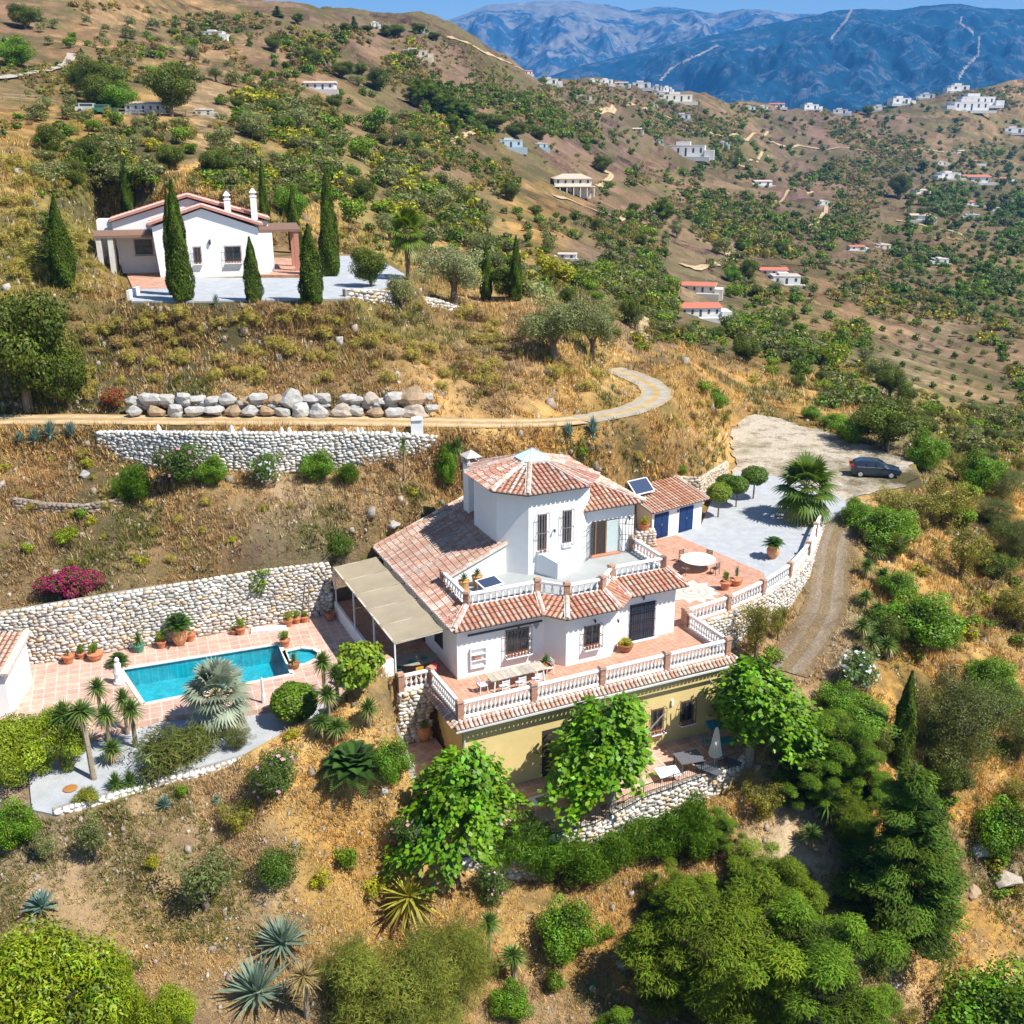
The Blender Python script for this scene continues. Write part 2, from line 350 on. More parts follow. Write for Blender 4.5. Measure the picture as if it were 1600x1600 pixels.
# grid in (azimuth tangent, log distance): dense near, sparse far
NA, NB = 620, 860
AZ = np.linspace(-.80, .80, NA); LB = np.concatenate([np.linspace(math.log(22), math.log(115), 520, endpoint=False), np.linspace(math.log(115), math.log(4200), NB - 520)])
GY = np.exp(LB)[:, None] * np.ones(NA)[None]; GX = AZ[None] * GY
GZ = height(GX, GY)
def Zt(x, y):
    a = np.clip((x / y - AZ[0]) / (AZ[1] - AZ[0]), 0, NA - 1.001); b = np.clip(np.interp(math.log(max(y, 22.1)), LB, np.arange(NB)), 0, NB - 1.001)
    i, j = int(b), int(a); f, g = b - i, a - j
    return float(GZ[i, j] * (1 - f) * (1 - g) + GZ[i + 1, j] * f * (1 - g) + GZ[i, j + 1] * (1 - f) * g + GZ[i + 1, j + 1] * f * g)
def G(u, v, ymax=4000):
    """where the sight line of that pixel meets the ground"""
    r = ray(u, v); az = r[0] / r[1]; e = r[2] / r[1]
    a = np.clip((az - AZ[0]) / (AZ[1] - AZ[0]), 0, NA - 1.001); j = int(a); g = a - j
    zc = GZ[:, j] * (1 - g) + GZ[:, j + 1] * g; yc = GY[:, 0]; ec = (zc - CAM_H) / yc
    k = np.nonzero(ec >= e)[0]
    if len(k) == 0: return None
    k = k[0]
    if k == 0: y = yc[0]
    else: t = (e - ec[k - 1]) / (ec[k] - ec[k - 1]); y = yc[k - 1] + t * (yc[k] - yc[k - 1])
    x = az * y
    return (x, y, Zt(x, y))
# ------------------------------------------------------------------ ground colours by region (pixel, radius px, albedo)
STRAW=(.56,.355,.125); ORANGE=(.56,.315,.085); SOIL=(.43,.295,.16); BROWN=(.30,.17,.09); GREY=(.31,.24,.18); OLIVE=(.25,.21,.05); PALE=(.42,.32,.20); MAUVE=(.21,.14,.11); GREENY=(.10,.11,.035); SAND=(.48,.36,.21); DUN=(.34,.225,.115)
ZC = [(100,1500,180,SOIL),(300,1350,110,SOIL),(250,1450,80,STRAW),(400,1330,70,SOIL),(480,1270,90,STRAW),(540,1330,70,ORANGE),(560,1280,60,STRAW),(560,1450,80,STRAW),(480,1580,80,SOIL),(840,1400,60,STRAW),(960,1440,70,STRAW),(940,1500,70,ORANGE),(900,1570,60,SOIL),(1130,1290,50,STRAW),(1250,1330,60,PALE),(1400,1480,90,STRAW),(1480,1380,80,ORANGE),(1540,1350,50,GREY),(1400,1560,60,SOIL),(1500,1250,80,ORANGE),(1460,900,80,STRAW),(1500,960,70,ORANGE),(1550,1000,60,STRAW),(1390,1060,40,ORANGE),(1580,760,60,ORANGE),(1260,980,80,DUN),(1300,1000,40,PALE),(1280,900,50,DUN),
 (50,1310,60,GREY),(30,1390,50,SOIL),
 (100,740,90,BROWN),(50,700,60,STRAW),(100,900,100,DUN),(200,820,90,SOIL),(350,800,90,DUN),(450,830,90,GREY),(300,870,90,BROWN),(430,870,70,MAUVE),(600,760,80,SOIL),(620,800,60,BROWN),(560,740,60,SOIL),(700,720,60,BROWN),
 (900,710,80,ORANGE),(1000,700,80,ORANGE),(1060,690,60,BROWN),(1080,650,60,STRAW),(960,690,50,BROWN),(1110,700,40,STRAW),
 (300,640,200,STRAW),(700,640,150,STRAW),(950,640,80,STRAW),(1080,590,50,ORANGE),(1180,610,60,STRAW),(1230,620,60,ORANGE),(1300,610,50,ORANGE),(1160,590,60,ORANGE),
 (200,550,120,BROWN),(350,530,110,DUN),(500,560,110,BROWN),(650,560,110,BROWN),(780,560,90,MAUVE),(600,500,100,OLIVE),(400,490,90,DUN),(250,500,80,OLIVE),(850,600,70,STRAW),(930,560,60,STRAW),(780,500,50,STRAW),
 (60,330,100,OLIVE),(130,360,80,OLIVE),(60,430,80,OLIVE),(30,280,60,STRAW),(60,190,80,ORANGE),(180,190,80,ORANGE),(250,200,60,STRAW),(100,240,70,OLIVE),
 (40,130,60,DUN),(150,40,100,STRAW),(50,20,60,BROWN),(250,60,100,STRAW),(330,100,80,STRAW),(330,150,60,SAND),(430,130,60,STRAW),(430,70,70,DUN),(500,60,100,MAUVE),(600,80,100,MAUVE),(700,90,80,MAUVE),(560,140,70,STRAW),(470,100,50,STRAW),(640,190,80,OLIVE),(560,180,60,OLIVE),(700,170,70,MAUVE),(760,130,80,MAUVE),(760,190,60,ORANGE),(850,180,80,MAUVE),(830,140,60,GREENY),(900,170,60,MAUVE),(500,260,90,OLIVE),(450,200,60,STRAW),(620,280,70,DUN),(690,240,60,MAUVE),(760,260,60,OLIVE),(520,330,60,STRAW),(600,350,60,OLIVE),(680,370,60,STRAW),(740,390,60,STRAW),(720,310,60,DUN),
 (860,340,60,ORANGE),(830,330,40,ORANGE),(950,360,70,MAUVE),(1000,330,60,STRAW),(1000,300,60,MAUVE),(1100,330,70,MAUVE),(1060,370,60,DUN),(1000,400,60,MAUVE),(1100,410,50,SAND),(1000,160,60,MAUVE),(1060,200,60,MAUVE),(1050,270,60,DUN),(1150,260,60,OLIVE),(1170,300,60,DUN),(960,250,60,MAUVE),(1150,160,60,DUN),(1130,200,50,OLIVE),
 (1250,200,80,MAUVE),(1350,190,80,DUN),(1400,240,90,MAUVE),(1300,250,90,MAUVE),(1350,300,80,MAUVE),(1250,330,80,MAUVE),(1550,145,90,STRAW),(1450,190,60,OLIVE),(1500,190,60,DUN),(1550,260,80,OLIVE),(1480,320,70,GREENY),(1560,360,80,GREENY),(1400,370,70,OLIVE),(1300,400,70,MAUVE),(1230,380,60,MAUVE),(1400,430,70,MAUVE),(1330,470,60,STRAW),(1260,440,60,ORANGE),(1250,470,50,OLIVE),(1300,500,50,BROWN),(1450,460,70,GREY),(1500,420,60,ORANGE),(1560,450,60,OLIVE),(1430,560,80,PALE),(1400,500,50,STRAW),(1520,570,70,DUN),(1580,620,60,DUN),(1480,640,60,OLIVE),(1350,560,60,GREENY),(1240,560,60,GREENY),(1150,520,60,GREENY),(1000,560,40,BROWN),(1000,530,40,MAUVE),(900,470,50,GREENY),(1120,560,40,MAUVE)]
zx = []; 
for u, v, r_, c in ZC:
    q = G(u, v)
    if q: zx.append((q[0] / q[1] * 6, math.log(q[1]) * 1.0, max(.012, r_ / 1650), c, q))
def zone_color(x, y, z):
    """blend of region colours; distance is measured in the angular frame of each region"""
    D = y * CT - (z - CAM_H) * ST; U = y * ST + (z - CAM_H) * CT
    uu = 800 + FPX * x / D; vv = 800 - FPX * U / D
    wx = fbm(x / (y * .06), y / (y * .01 + 3), 3) * 45; wy = fbm(x / (y * .06) + 40, y / 4 + 11, 3) * 35
    uu = uu + wx; vv = vv + wy
    W = np.zeros(x.shape); Cc = np.zeros(x.shape + (3,))
    for u, v, r_, c in ZC:
        w_ = np.exp(-(((uu - u) / r_) ** 2 + ((vv - v) / r_) ** 2) * 1.6) + 2e-5 / (1 + ((uu - u) ** 2 + (vv - v) ** 2) / 1e5)
        W += w_; Cc += w_[..., None] * np.array(c)
    return Cc / W[..., None]
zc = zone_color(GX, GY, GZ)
_m1 = np.clip(fbm(GX / 14, GY / 14, 5, .65) * 3.2, -1, 1)[..., None]; _m2 = np.clip(fbm(GX / 3.2 + 50, GY / 3.2, 4, .7) * 2.4, -1, 1)[..., None]; _m3 = np.clip(fbm(GX / 45 + 9, GY / 45 + 2, 4, .6) * 3, -1, 1)[..., None]
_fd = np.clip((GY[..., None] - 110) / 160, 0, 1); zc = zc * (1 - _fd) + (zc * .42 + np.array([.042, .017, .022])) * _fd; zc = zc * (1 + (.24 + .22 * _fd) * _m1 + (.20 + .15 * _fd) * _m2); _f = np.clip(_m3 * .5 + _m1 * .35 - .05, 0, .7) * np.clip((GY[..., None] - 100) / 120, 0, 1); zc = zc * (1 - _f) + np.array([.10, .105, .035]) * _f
_f = np.clip(-_m3 * .5 - _m2 * .3 - .1, 0, .6) * np.clip((GY[..., None] - 100) / 120, 0, 1); zc = np.clip(zc * (1 - _f) + np.array([.27, .18, .10]) * _f, .01, .8)
def ground_mat():
    m = bpy.data.materials.new('dry_ground'); m.use_nodes = True; t = m.node_tree; N = t.nodes; L = t.links; b = N['Principled BSDF']
    b.inputs['Roughness'].default_value = 1; b.inputs['Specular IOR Level'].default_value = .05
    vc = N.new('ShaderNodeVertexColor'); vc.layer_name = 'Col'; tc = N.new('ShaderNodeTexCoord')
    def noise(s, d=8, r=.7, dist=0):
        no = N.new('ShaderNodeTexNoise'); no.inputs['Scale'].default_value = s; no.inputs['Detail'].default_value = d; no.inputs['Roughness'].default_value = r; no.inputs['Distortion'].default_value = dist
        L.new(tc.outputs['Object'], no.inputs['Vector']); return no.outputs['Fac']
    def ramp(f, a, b_):
        mr = N.new('ShaderNodeMapRange'); mr.inputs['From Min'].default_value = a; mr.inputs['From Max'].default_value = b_; L.new(f, mr.inputs['Value']); mr.clamp = True; return mr.outputs[0]
    def mixc(f, c1, c2, mode='MIX'):
        mx = N.new('ShaderNodeMix'); mx.data_type = 'RGBA'; mx.blend_type = mode
        if hasattr(f, 'links') or hasattr(f, 'is_linked'): L.new(f, mx.inputs[0])
        else: mx.inputs[0].default_value = f
        for c, i in ((c1, 6), (c2, 7)):
            if isinstance(c, tuple): mx.inputs[i].default_value = (*c, 1)
            else: L.new(c, mx.inputs[i])
        return mx.outputs[2]
    c = vc.outputs['Color']
    c = mixc(ramp(noise(.45, 8, .75), .50, .68), c, (.15, .10, .065))
    c = mixc(ramp(noise(.9, 9, .8), .55, .68), c, (.42, .29, .14))
    c = mixc(ramp(noise(3.2, 6, .8), .58, .72), c, (.36, .31, .26))
    c = mixc(ramp(noise(.10, 7, .65), .52, .70), c, (.14, .13, .045))
    c = mixc(ramp(noise(.035, 9, .75), .50, .60), c, (.10, .085, .04))
    f = N.new('ShaderNodeMapRange'); f.inputs['From Min'].default_value = .3; f.inputs['From Max'].default_value = .7; f.inputs['To Min'].default_value = .62; f.inputs['To Max'].default_value = 1.30
    L.new(noise(5.5, 8, .85), f.inputs['Value']); hs = N.new('ShaderNodeHueSaturation'); L.new(c, hs.inputs['Color']); L.new(f.outputs[0], hs.inputs['Value'])
    L.new(hs.outputs[0], b.inputs['Base Color'])
    bp = N.new('ShaderNodeBump'); bp.inputs['Strength'].default_value = 1.0; bp.inputs['Distance'].default_value = .28
    ad = N.new('ShaderNodeMath'); ad.operation = 'ADD'; L.new(noise(1.7, 9, .75), ad.inputs[0]); L.new(noise(.25, 6, .7), ad.inputs[1])
    L.new(ad.outputs[0], bp.inputs['Height']); L.new(bp.outputs[0], b.inputs['Normal'])
    return m
M['ground'] = ground_mat()
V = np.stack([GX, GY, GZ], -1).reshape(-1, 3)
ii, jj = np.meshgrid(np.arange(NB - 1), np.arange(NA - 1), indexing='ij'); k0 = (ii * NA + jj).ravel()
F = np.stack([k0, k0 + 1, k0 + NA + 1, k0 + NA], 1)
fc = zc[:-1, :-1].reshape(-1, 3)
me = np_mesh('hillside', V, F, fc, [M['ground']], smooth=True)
tag(link('hillside', me), kind='structure')
# ------------------------------------------------------------------ far mountains
def mountain(name, prof, dist, depthm, c_lo, c_hi, seed, rock=.5, zbase=-120, track=None):
    """a range whose crest follows (u, v) heights at the given distance; slopes toward the viewer"""
    us = np.array([p[0] for p in prof], float); vs = np.array([p[1] for p in prof], float)
    nx, ny = 1000, 170; U_ = np.linspace(us[0], us[-1], nx); Vc = np.interp(U_, us, vs)
    S = np.linspace(0, 1, ny)[:, None]
    a = (U_ - 800) / FPX; b = (800 - Vc) / FPX; ry = CT + b * ST; rz = -ST + b * CT
    X0 = a / ry; crest = CAM_H + dist * rz / ry
    yy = dist - depthm * (1 - S) + 0 * U_[None]; xx = X0[None] * (dist - depthm * .35 * (1 - S))
    rel = crest[None] - zbase
    sp = 1 - np.abs(fbm(xx / (depthm * .22) + seed, yy / (depthm * .5) + seed, 5, .55)) * 1.5
    sp2 = fbm(xx / (depthm * .06) + seed, yy / (depthm * .08), 4, .6)
    zz = zbase + rel * (S ** .8) * (1 + (sp - .8) * .42 * np.sin(np.pi * S) + sp2 * .12 * np.sin(np.pi * np.clip(S, 0, .97)))
    # back face
    V = np.stack([xx, yy, zz], -1); back = V[-1].copy(); back[:, 1] += depthm; back[:, 2] = zbase
    V = np.concatenate([V, back[None]], 0); ny += 1
    ii, jj = np.meshgrid(np.arange(ny - 1), np.arange(nx - 1), indexing='ij'); k0 = (ii * nx + jj).ravel()
    F = np.stack([k0, k0 + 1, k0 + nx + 1, k0 + nx], 1)
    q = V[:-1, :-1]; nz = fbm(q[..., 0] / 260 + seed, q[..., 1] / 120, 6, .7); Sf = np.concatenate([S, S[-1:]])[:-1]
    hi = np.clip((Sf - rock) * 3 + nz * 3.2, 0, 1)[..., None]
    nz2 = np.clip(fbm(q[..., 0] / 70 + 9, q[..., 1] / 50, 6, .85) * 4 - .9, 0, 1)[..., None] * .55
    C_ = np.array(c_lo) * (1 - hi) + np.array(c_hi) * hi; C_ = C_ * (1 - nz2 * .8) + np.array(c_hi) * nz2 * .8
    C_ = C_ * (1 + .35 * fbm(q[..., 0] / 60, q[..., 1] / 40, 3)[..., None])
    if track:
        Dq = q[..., 1] * CT - (q[..., 2] - CAM_H) * ST; uu = 800 + FPX * q[..., 0] / Dq; vv = 800 - FPX * (q[..., 1] * ST + (q[..., 2] - CAM_H) * CT) / Dq
        for tr in track:
            dd = np.full(uu.shape, 1e9)
            for (x0, y0), (x1, y1) in zip(tr[:-1], tr[1:]):
                ex, ey = x1 - x0, y1 - y0; t_ = np.clip(((uu - x0) * ex + (vv - y0) * ey) / (ex * ex + ey * ey), 0, 1)
                dd = np.minimum(dd, np.hypot(uu - x0 - ex * t_, vv - y0 - ey * t_))
            C_[dd < 1.5] = (.30, .25, .20)
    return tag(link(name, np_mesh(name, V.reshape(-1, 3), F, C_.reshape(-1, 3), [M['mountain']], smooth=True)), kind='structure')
M['mountain'] = mat('mountain_side', attr=True, rough=1, nscale=.02, namt=.35, spec=.05)
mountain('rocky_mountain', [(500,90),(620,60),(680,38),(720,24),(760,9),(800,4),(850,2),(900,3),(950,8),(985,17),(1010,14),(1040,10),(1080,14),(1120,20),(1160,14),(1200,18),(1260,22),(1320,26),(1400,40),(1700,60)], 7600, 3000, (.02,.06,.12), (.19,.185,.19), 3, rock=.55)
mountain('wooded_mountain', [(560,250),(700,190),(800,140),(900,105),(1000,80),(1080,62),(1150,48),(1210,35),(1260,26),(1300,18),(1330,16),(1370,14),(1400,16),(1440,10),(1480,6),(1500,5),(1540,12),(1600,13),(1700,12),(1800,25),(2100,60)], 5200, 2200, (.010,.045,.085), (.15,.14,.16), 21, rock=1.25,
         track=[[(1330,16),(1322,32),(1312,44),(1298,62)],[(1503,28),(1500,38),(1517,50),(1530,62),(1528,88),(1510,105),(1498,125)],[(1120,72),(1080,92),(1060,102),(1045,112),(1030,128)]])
# ------------------------------------------------------------------ haze
def haze():
    mb = MB(); mb.box(-5200, 5200, -600, 9500, -420, 1120)
    m = bpy.data.materials.new('haze'); m.use_nodes = True; t = m.node_tree; t.nodes.clear()
    o = t.nodes.new('ShaderNodeOutputMaterial'); v = t.nodes.new('ShaderNodeVolumePrincipled'); v.inputs['Color'].default_value = HAZE_COL; v.inputs['Density'].default_value = HAZE_D
    v.inputs['Anisotropy'].default_value = .0; t.links.new(v.outputs[0], o.inputs['Volume'])
    tag(mb.build('haze', m), kind='stuff')
HAZE_COL = (.08, .40, 1.0, 1); HAZE_D = 0.0001
haze()
# ------------------------------------------------------------------ shared building blocks
WHITE=(.8,.8,.79); TERRA=(.50,.22,.12)
TILEC=[(.50,.27,.19),(.54,.31,.23),(.46,.23,.16),(.56,.39,.31),(.54,.45,.38),(.42,.24,.18),(.60,.50,.43),(.50,.31,.24)]
TILEP=[(.60,.47,.38),(.52,.38,.30),(.56,.34,.25),(.64,.54,.46),(.50,.30,.22),(.46,.34,.27)]
def clip_line(poly2, s):
    ts = []
    m = len(poly2)
    for i in range(m):
        (s0, t0), (s1, t1) = poly2[i], poly2[(i + 1) % m]
        if (s0 <= s < s1) or (s1 <= s < s0): ts.append(t0 + (t1 - t0) * (s - s0) / (s1 - s0))
    return (min(ts), max(ts)) if len(ts) >= 2 else None
def tile_plane(mb, poly, down, sp=.31, r=.11, L=.42, cols=TILEC, caps=True, base=True, rng=random):
    """barrel tiles laid on a planar polygon; down = direction of fall"""
    poly = [Vector(p) for p in poly]; dn = Vector(down).normalized()
    nrm = (poly[1] - poly[0]).cross(poly[2] - poly[0]).normalized()
    if nrm.z < 0: nrm = -nrm
    dn = (dn - nrm * dn.dot(nrm)).normalized(); ac = nrm.cross(dn).normalized(); o = poly[0]
    p2 = [((p - o).dot(ac), (p - o).dot(dn)) for p in poly]
    if base:
        up = [p + nrm * .01 for p in poly]; lo = [p - nrm * .10 for p in poly]; k = len(poly)
        a = (up[1] - up[0]).cross(up[2] - up[0])
        if a.z < 0: up = up[::-1]; lo = lo[::-1]
        mb.add(up + lo, [tuple(range(k)), tuple(reversed(range(k, 2 * k)))] + [(i, k + i, k + (i + 1) % k, (i + 1) % k) for i in range(k)], (.20, .10, .065))
    s0 = min(p[0] for p in p2); s1 = max(p[0] for p in p2); nn = max(1, round((s1 - s0) / sp)); sp = (s1 - s0) / nn
    for i in range(nn):
        ccol = rng.choice(cols)
        s = s0 + (i + .5) * sp; c = clip_line(p2, s)
        if not c or c[1] - c[0] < .12: continue
        t1 = c[1] + .05; t0 = c[0]; k = max(1, int(round((t1 - t0) / L))); dl = (t1 - t0) / k
        for j in range(k):
            a0 = t0 + j * dl; a1 = a0 + dl + .03; col = jit(ccol if rng.random() < .72 else rng.choice(cols), .12, rng); r0, r1 = r * .86, r
            vs = []
            for (t, rr, h) in ((a0, r0, .015), (a1, r1, .045)):
                for q in range(6):
                    th = math.pi * q / 5; vs.append(o + ac * (s + math.cos(th) * rr) + dn * t + nrm * (h + math.sin(th) * rr * .85))
            mb.add(vs, [(q, q + 1, 7 + q, 6 + q) for q in range(5)], col)
            if j == k - 1 and caps:
                mb.add(vs[6:12], [(0, 1, 2, 3, 4, 5)], (.66, .60, .54))
            elif j < k - 1: mb.add(vs[6:12], [(0, 1, 2, 3, 4, 5)], (.16, .09, .06))
def ridge(mb, p, q, r=.15, col=None):
    p = Vector(p); q = Vector(q); d = (q - p); L = d.length; d.normalize(); sd = d.cross(Vector((0, 0, 1))).normalized(); up = sd.cross(d)
    mb.bar(p + up * .02, q + up * .02, r * 2.7, .10, (.68, .63, .57), up=up)
    k = max(1, round(L / .4))
    for j in range(k):
        a0 = L * j / k; a1 = L * (j + 1) / k + .02; vs = []
        for t, rr in ((a0, r * .88), (a1, r)):
            for m_ in range(6):
                th = math.pi * m_ / 5; vs.append(p + d * t + sd * math.cos(th) * rr + up * (.05 + math.sin(th) * rr))
        mb.add(vs, [(m_, m_ + 1, 7 + m_, 6 + m_) for m_ in range(5)] + [(0, 1, 2, 3, 4, 5), (11, 10, 9, 8, 7, 6)], jit(random.choice(TILEP), .15))
def stones(mb_or_none, name, path, zb, zt, parent=None, size=(.42, .27), side=1, cols=None, thick=.5, prot=.07, seed=1, core=(.32,.29,.25)):
    """rubble wall: path of (x,y), bottoms zb and tops zt per point; stones on the 'side' face and along the top"""
    rng = np.random.default_rng(seed); cols = cols or [(.62,.58,.50),(.66,.63,.57),(.55,.52,.47),(.60,.50,.38),(.68,.66,.62),(.50,.47,.43),(.62,.47,.32),(.58,.56,.53)]
    bm = bmesh.new(); bmesh.ops.create_icosphere(bm, subdivisions=1, radius=1); B = np.array([v.co[:] for v in bm.verts]); BF = np.array([[v.index for v in f.verts] for f in bm.faces]); bm.free()
    B = np.sign(B) * np.abs(B) ** .62
    VV = []; FF = []; CC = []; off = 0
    path = [np.array(p[:2], float) for p in path]; cum = [0]
    for a, b in zip(path[:-1], path[1:]): cum.append(cum[-1] + np.linalg.norm(b - a))
    tot = cum[-1]; nrow = int(max(np.array(zt) - np.array(zb)) / (size[1] * .80)) + 2
    def at(s):
        i = min(len(path) - 2, max(0, int(np.searchsorted(cum, s) - 1))); f = (s - cum[i]) / (cum[i + 1] - cum[i] + 1e-9); d = (path[i + 1] - path[i]); d = d / (np.linalg.norm(d) + 1e-9)
        return path[i] * (1 - f) + path[i + 1] * f, d, zb[i] * (1 - f) + zb[i + 1] * f, zt[i] * (1 - f) + zt[i + 1] * f
    def put(c, t, nrm_, w_, h_, th):
        nonlocal off
        J = B * (1 + rng.uniform(-.3, .3, B.shape)); ang = rng.uniform(-.25, .25); ca, sa = math.cos(ang), math.sin(ang)
        lx = J[:, 0] * w_ / 2; lz = J[:, 2] * h_ / 2; lx, lz = lx * ca - lz * sa, lx * sa + lz * ca; ly = J[:, 1] * th
        V_ = c[None] + lx[:, None] * np.array([t[0], t[1], 0]) + ly[:, None] * nrm_[None] + lz[:, None] * np.cross(np.array([t[0], t[1], 0]), nrm_)[None] * (-1 if np.cross(np.array([t[0], t[1], 0]), nrm_)[2] < 0 else 1)
        VV.append(V_); FF.append(BF + off); off += len(B); col = np.array(cols[rng.integers(len(cols))]) * rng.uniform(.78, 1.28); CC.append(np.repeat(np.clip(col, 0, .85)[None], len(BF), 0))
    for r_ in range(nrow):
        s = rng.uniform(0, size[0] * .5)
        while s < tot:
            w_ = size[0] * rng.uniform(.55, 1.35); p, d, b0, t0 = at(min(s + w_ / 2, tot)); z = b0 + (r_ + .5) * size[1] * .80 + rng.uniform(-.05, .05)
            if z < t0 - size[1] * .2:
                nr = np.array([d[1], -d[0], 0]) * side
                put(np.array([p[0], p[1], z]) + nr * rng.uniform(-.04, .01), d, nr, w_ * 1.06, size[1] * rng.uniform(.8, 1.15), prot + .05)
            s += w_
    s = 0
    while s < tot:    # top course
        w_ = size[0] * rng.uniform(.6, 1.2); p, d, b0, t0 = at(min(s + w_ / 2, tot)); nr = np.array([d[1], -d[0], 0]) * side
        for k in range(max(1, int(thick / .3))): put(np.array([p[0], p[1], t0 - .02]) - nr * (.12 + k * .3), d, np.array([0, 0, 1.]), w_, .34, .08)
        s += w_
    o = link(name, np_mesh(name, np.concatenate(VV), np.concatenate(FF), np.concatenate(CC), [M['stone']]), parent)
    mb = MB()
    for i in range(len(path) - 1):
        a, b = path[i], path[i + 1]; d = (b - a) / np.linalg.norm(b - a); nr = np.array([d[1], -d[0]]) * side
        q = [a - nr * .01, b - nr * .01, b - nr * thick, a - nr * thick]
        mb.prism([tuple(v) for v in q], [zb[i] - .3, zb[i + 1] - .3, zb[i + 1] - .3, zb[i] - .3], [zt[i] - .02, zt[i + 1] - .02, zt[i + 1] - .02, zt[i] - .02], core)
    mb.build('core', M['stone'], o)
    return o
def sheet(name, poly, z, m, holes=None, kind='structure', th=.32, col=(.6,.5,.4)):
    """flat floor with a thin edge"""
    loops = [[Vector((p[0], p[1], 0)) for p in poly]] + [[Vector((p[0], p[1], 0)) for p in h] for h in (holes or [])]
    tri = geometry.tessellate_polygon(loops); flat = [p for l in loops for p in l]; mb = MB()
    fs = []
    for t in tri:
        a, b, c = [flat[i] for i in t]; fs.append(t if (b - a).cross(c - a).z > 0 else (t[0], t[2], t[1]))
    mb.add([(p.x, p.y, z) for p in flat], fs, col)
    k = len(poly); ar = sum(poly[i][0]*poly[(i+1)%k][1]-poly[(i+1)%k][0]*poly[i][1] for i in range(k)); pq = poly if ar > 0 else poly[::-1]
    mb.add([(p[0], p[1], z - th) for p in pq] + [(p[0], p[1], z) for p in pq], [(i, (i + 1) % k, k + (i + 1) % k, k + i) for i in range(k)])
    o = mb.build(name, m)
    return tag(o, kind=kind) if kind else o
BAL_ME = None
def baluster_mesh(h=.70):
    mb = MB(); mb.lathe([(.065,0),(.065,.06),(.04,.09),(.055,.16),(.09,.27),(.085,.34),(.045,.50),(.038,.56),(.06,.60),(.06,.70)], n=8, col=WHITE)
    return mb.mesh('baluster', M['stucco'], smooth=True)
BAL_ME = baluster_mesh()
def balustrade(root, pts, zf, posts=None, step=.25, hgt=.98, seg=None, brick=True, first=True, last=True):
    """brick posts at every point, white rails between them, one object per baluster"""
    n = 0
    for p in pts[(0 if first else 1):(len(pts) if last else len(pts) - 1)]:
        mb = MB(); x, y = p[0], p[1]; c = jit((.40, .22, .15), .1)
        mb.box(-.16, .16, -.16, .16, 0, hgt + .02, c)
        for k in range(12): mb.box(-.165, .165, -.165, .165, .03 + k * .08, .03 + k * .08 + .055, jit((.42, .23, .16), .2))
        mb.box(-.21, .21, -.21, .21, hgt + .021, hgt + .09, (.46, .30, .22)); mb.box(-.17, .17, -.17, .17, hgt + .091, hgt + .15, (.44, .27, .19))
        d = Vector((pts[min(pts.index(p) + 1, len(pts) - 1)][0] - pts[max(pts.index(p) - 1, 0)][0], pts[min(pts.index(p) + 1, len(pts) - 1)][1] - pts[max(pts.index(p) - 1, 0)][1]))
        mb.build('post', M['clay'], root, loc=(x, y, zf), rz=math.atan2(d.y, d.x))
    for p, q in zip(pts[:-1], pts[1:]):
        d = Vector((q[0] - p[0], q[1] - p[1])); L = d.length; ang = math.atan2(d.y, d.x)
        mb = MB(); mb.box(.16, L - .16, -.10, .10, hgt - .12, hgt, WHITE); mb.box(.16, L - .16, -.08, .08, hgt - .16, hgt - .12, WHITE); mb.box(.16, L - .16, -.09, .09, 0, .12, WHITE)
        rl = mb.build('rail', M['stucco'], root, loc=(p[0], p[1], zf), rz=ang)
        k = int((L - .45) / step)
        for i in range(k):
            o = link('baluster', BAL_ME, rl, loc=(.16 + (L - .32) * (i + .5) / k, 0, .12)); o.scale = (1, 1, (hgt - .28) / .70); n += 1
    return n
def frame_on_wall(mb, u0, u1, z0, z1, y, w_=.06, d_=.05, col=WHITE):
    mb.box(u0, u0 + w_, y - d_, y, z0, z1, col); mb.box(u1 - w_, u1, y - d_, y, z0, z1, col)
    mb.box(u0 + w_, u1 - w_, y - d_, y, z1 - w_, z1, col); mb.box(u0 + w_, u1 - w_, y - d_, y, z0, z0 + w_, col)
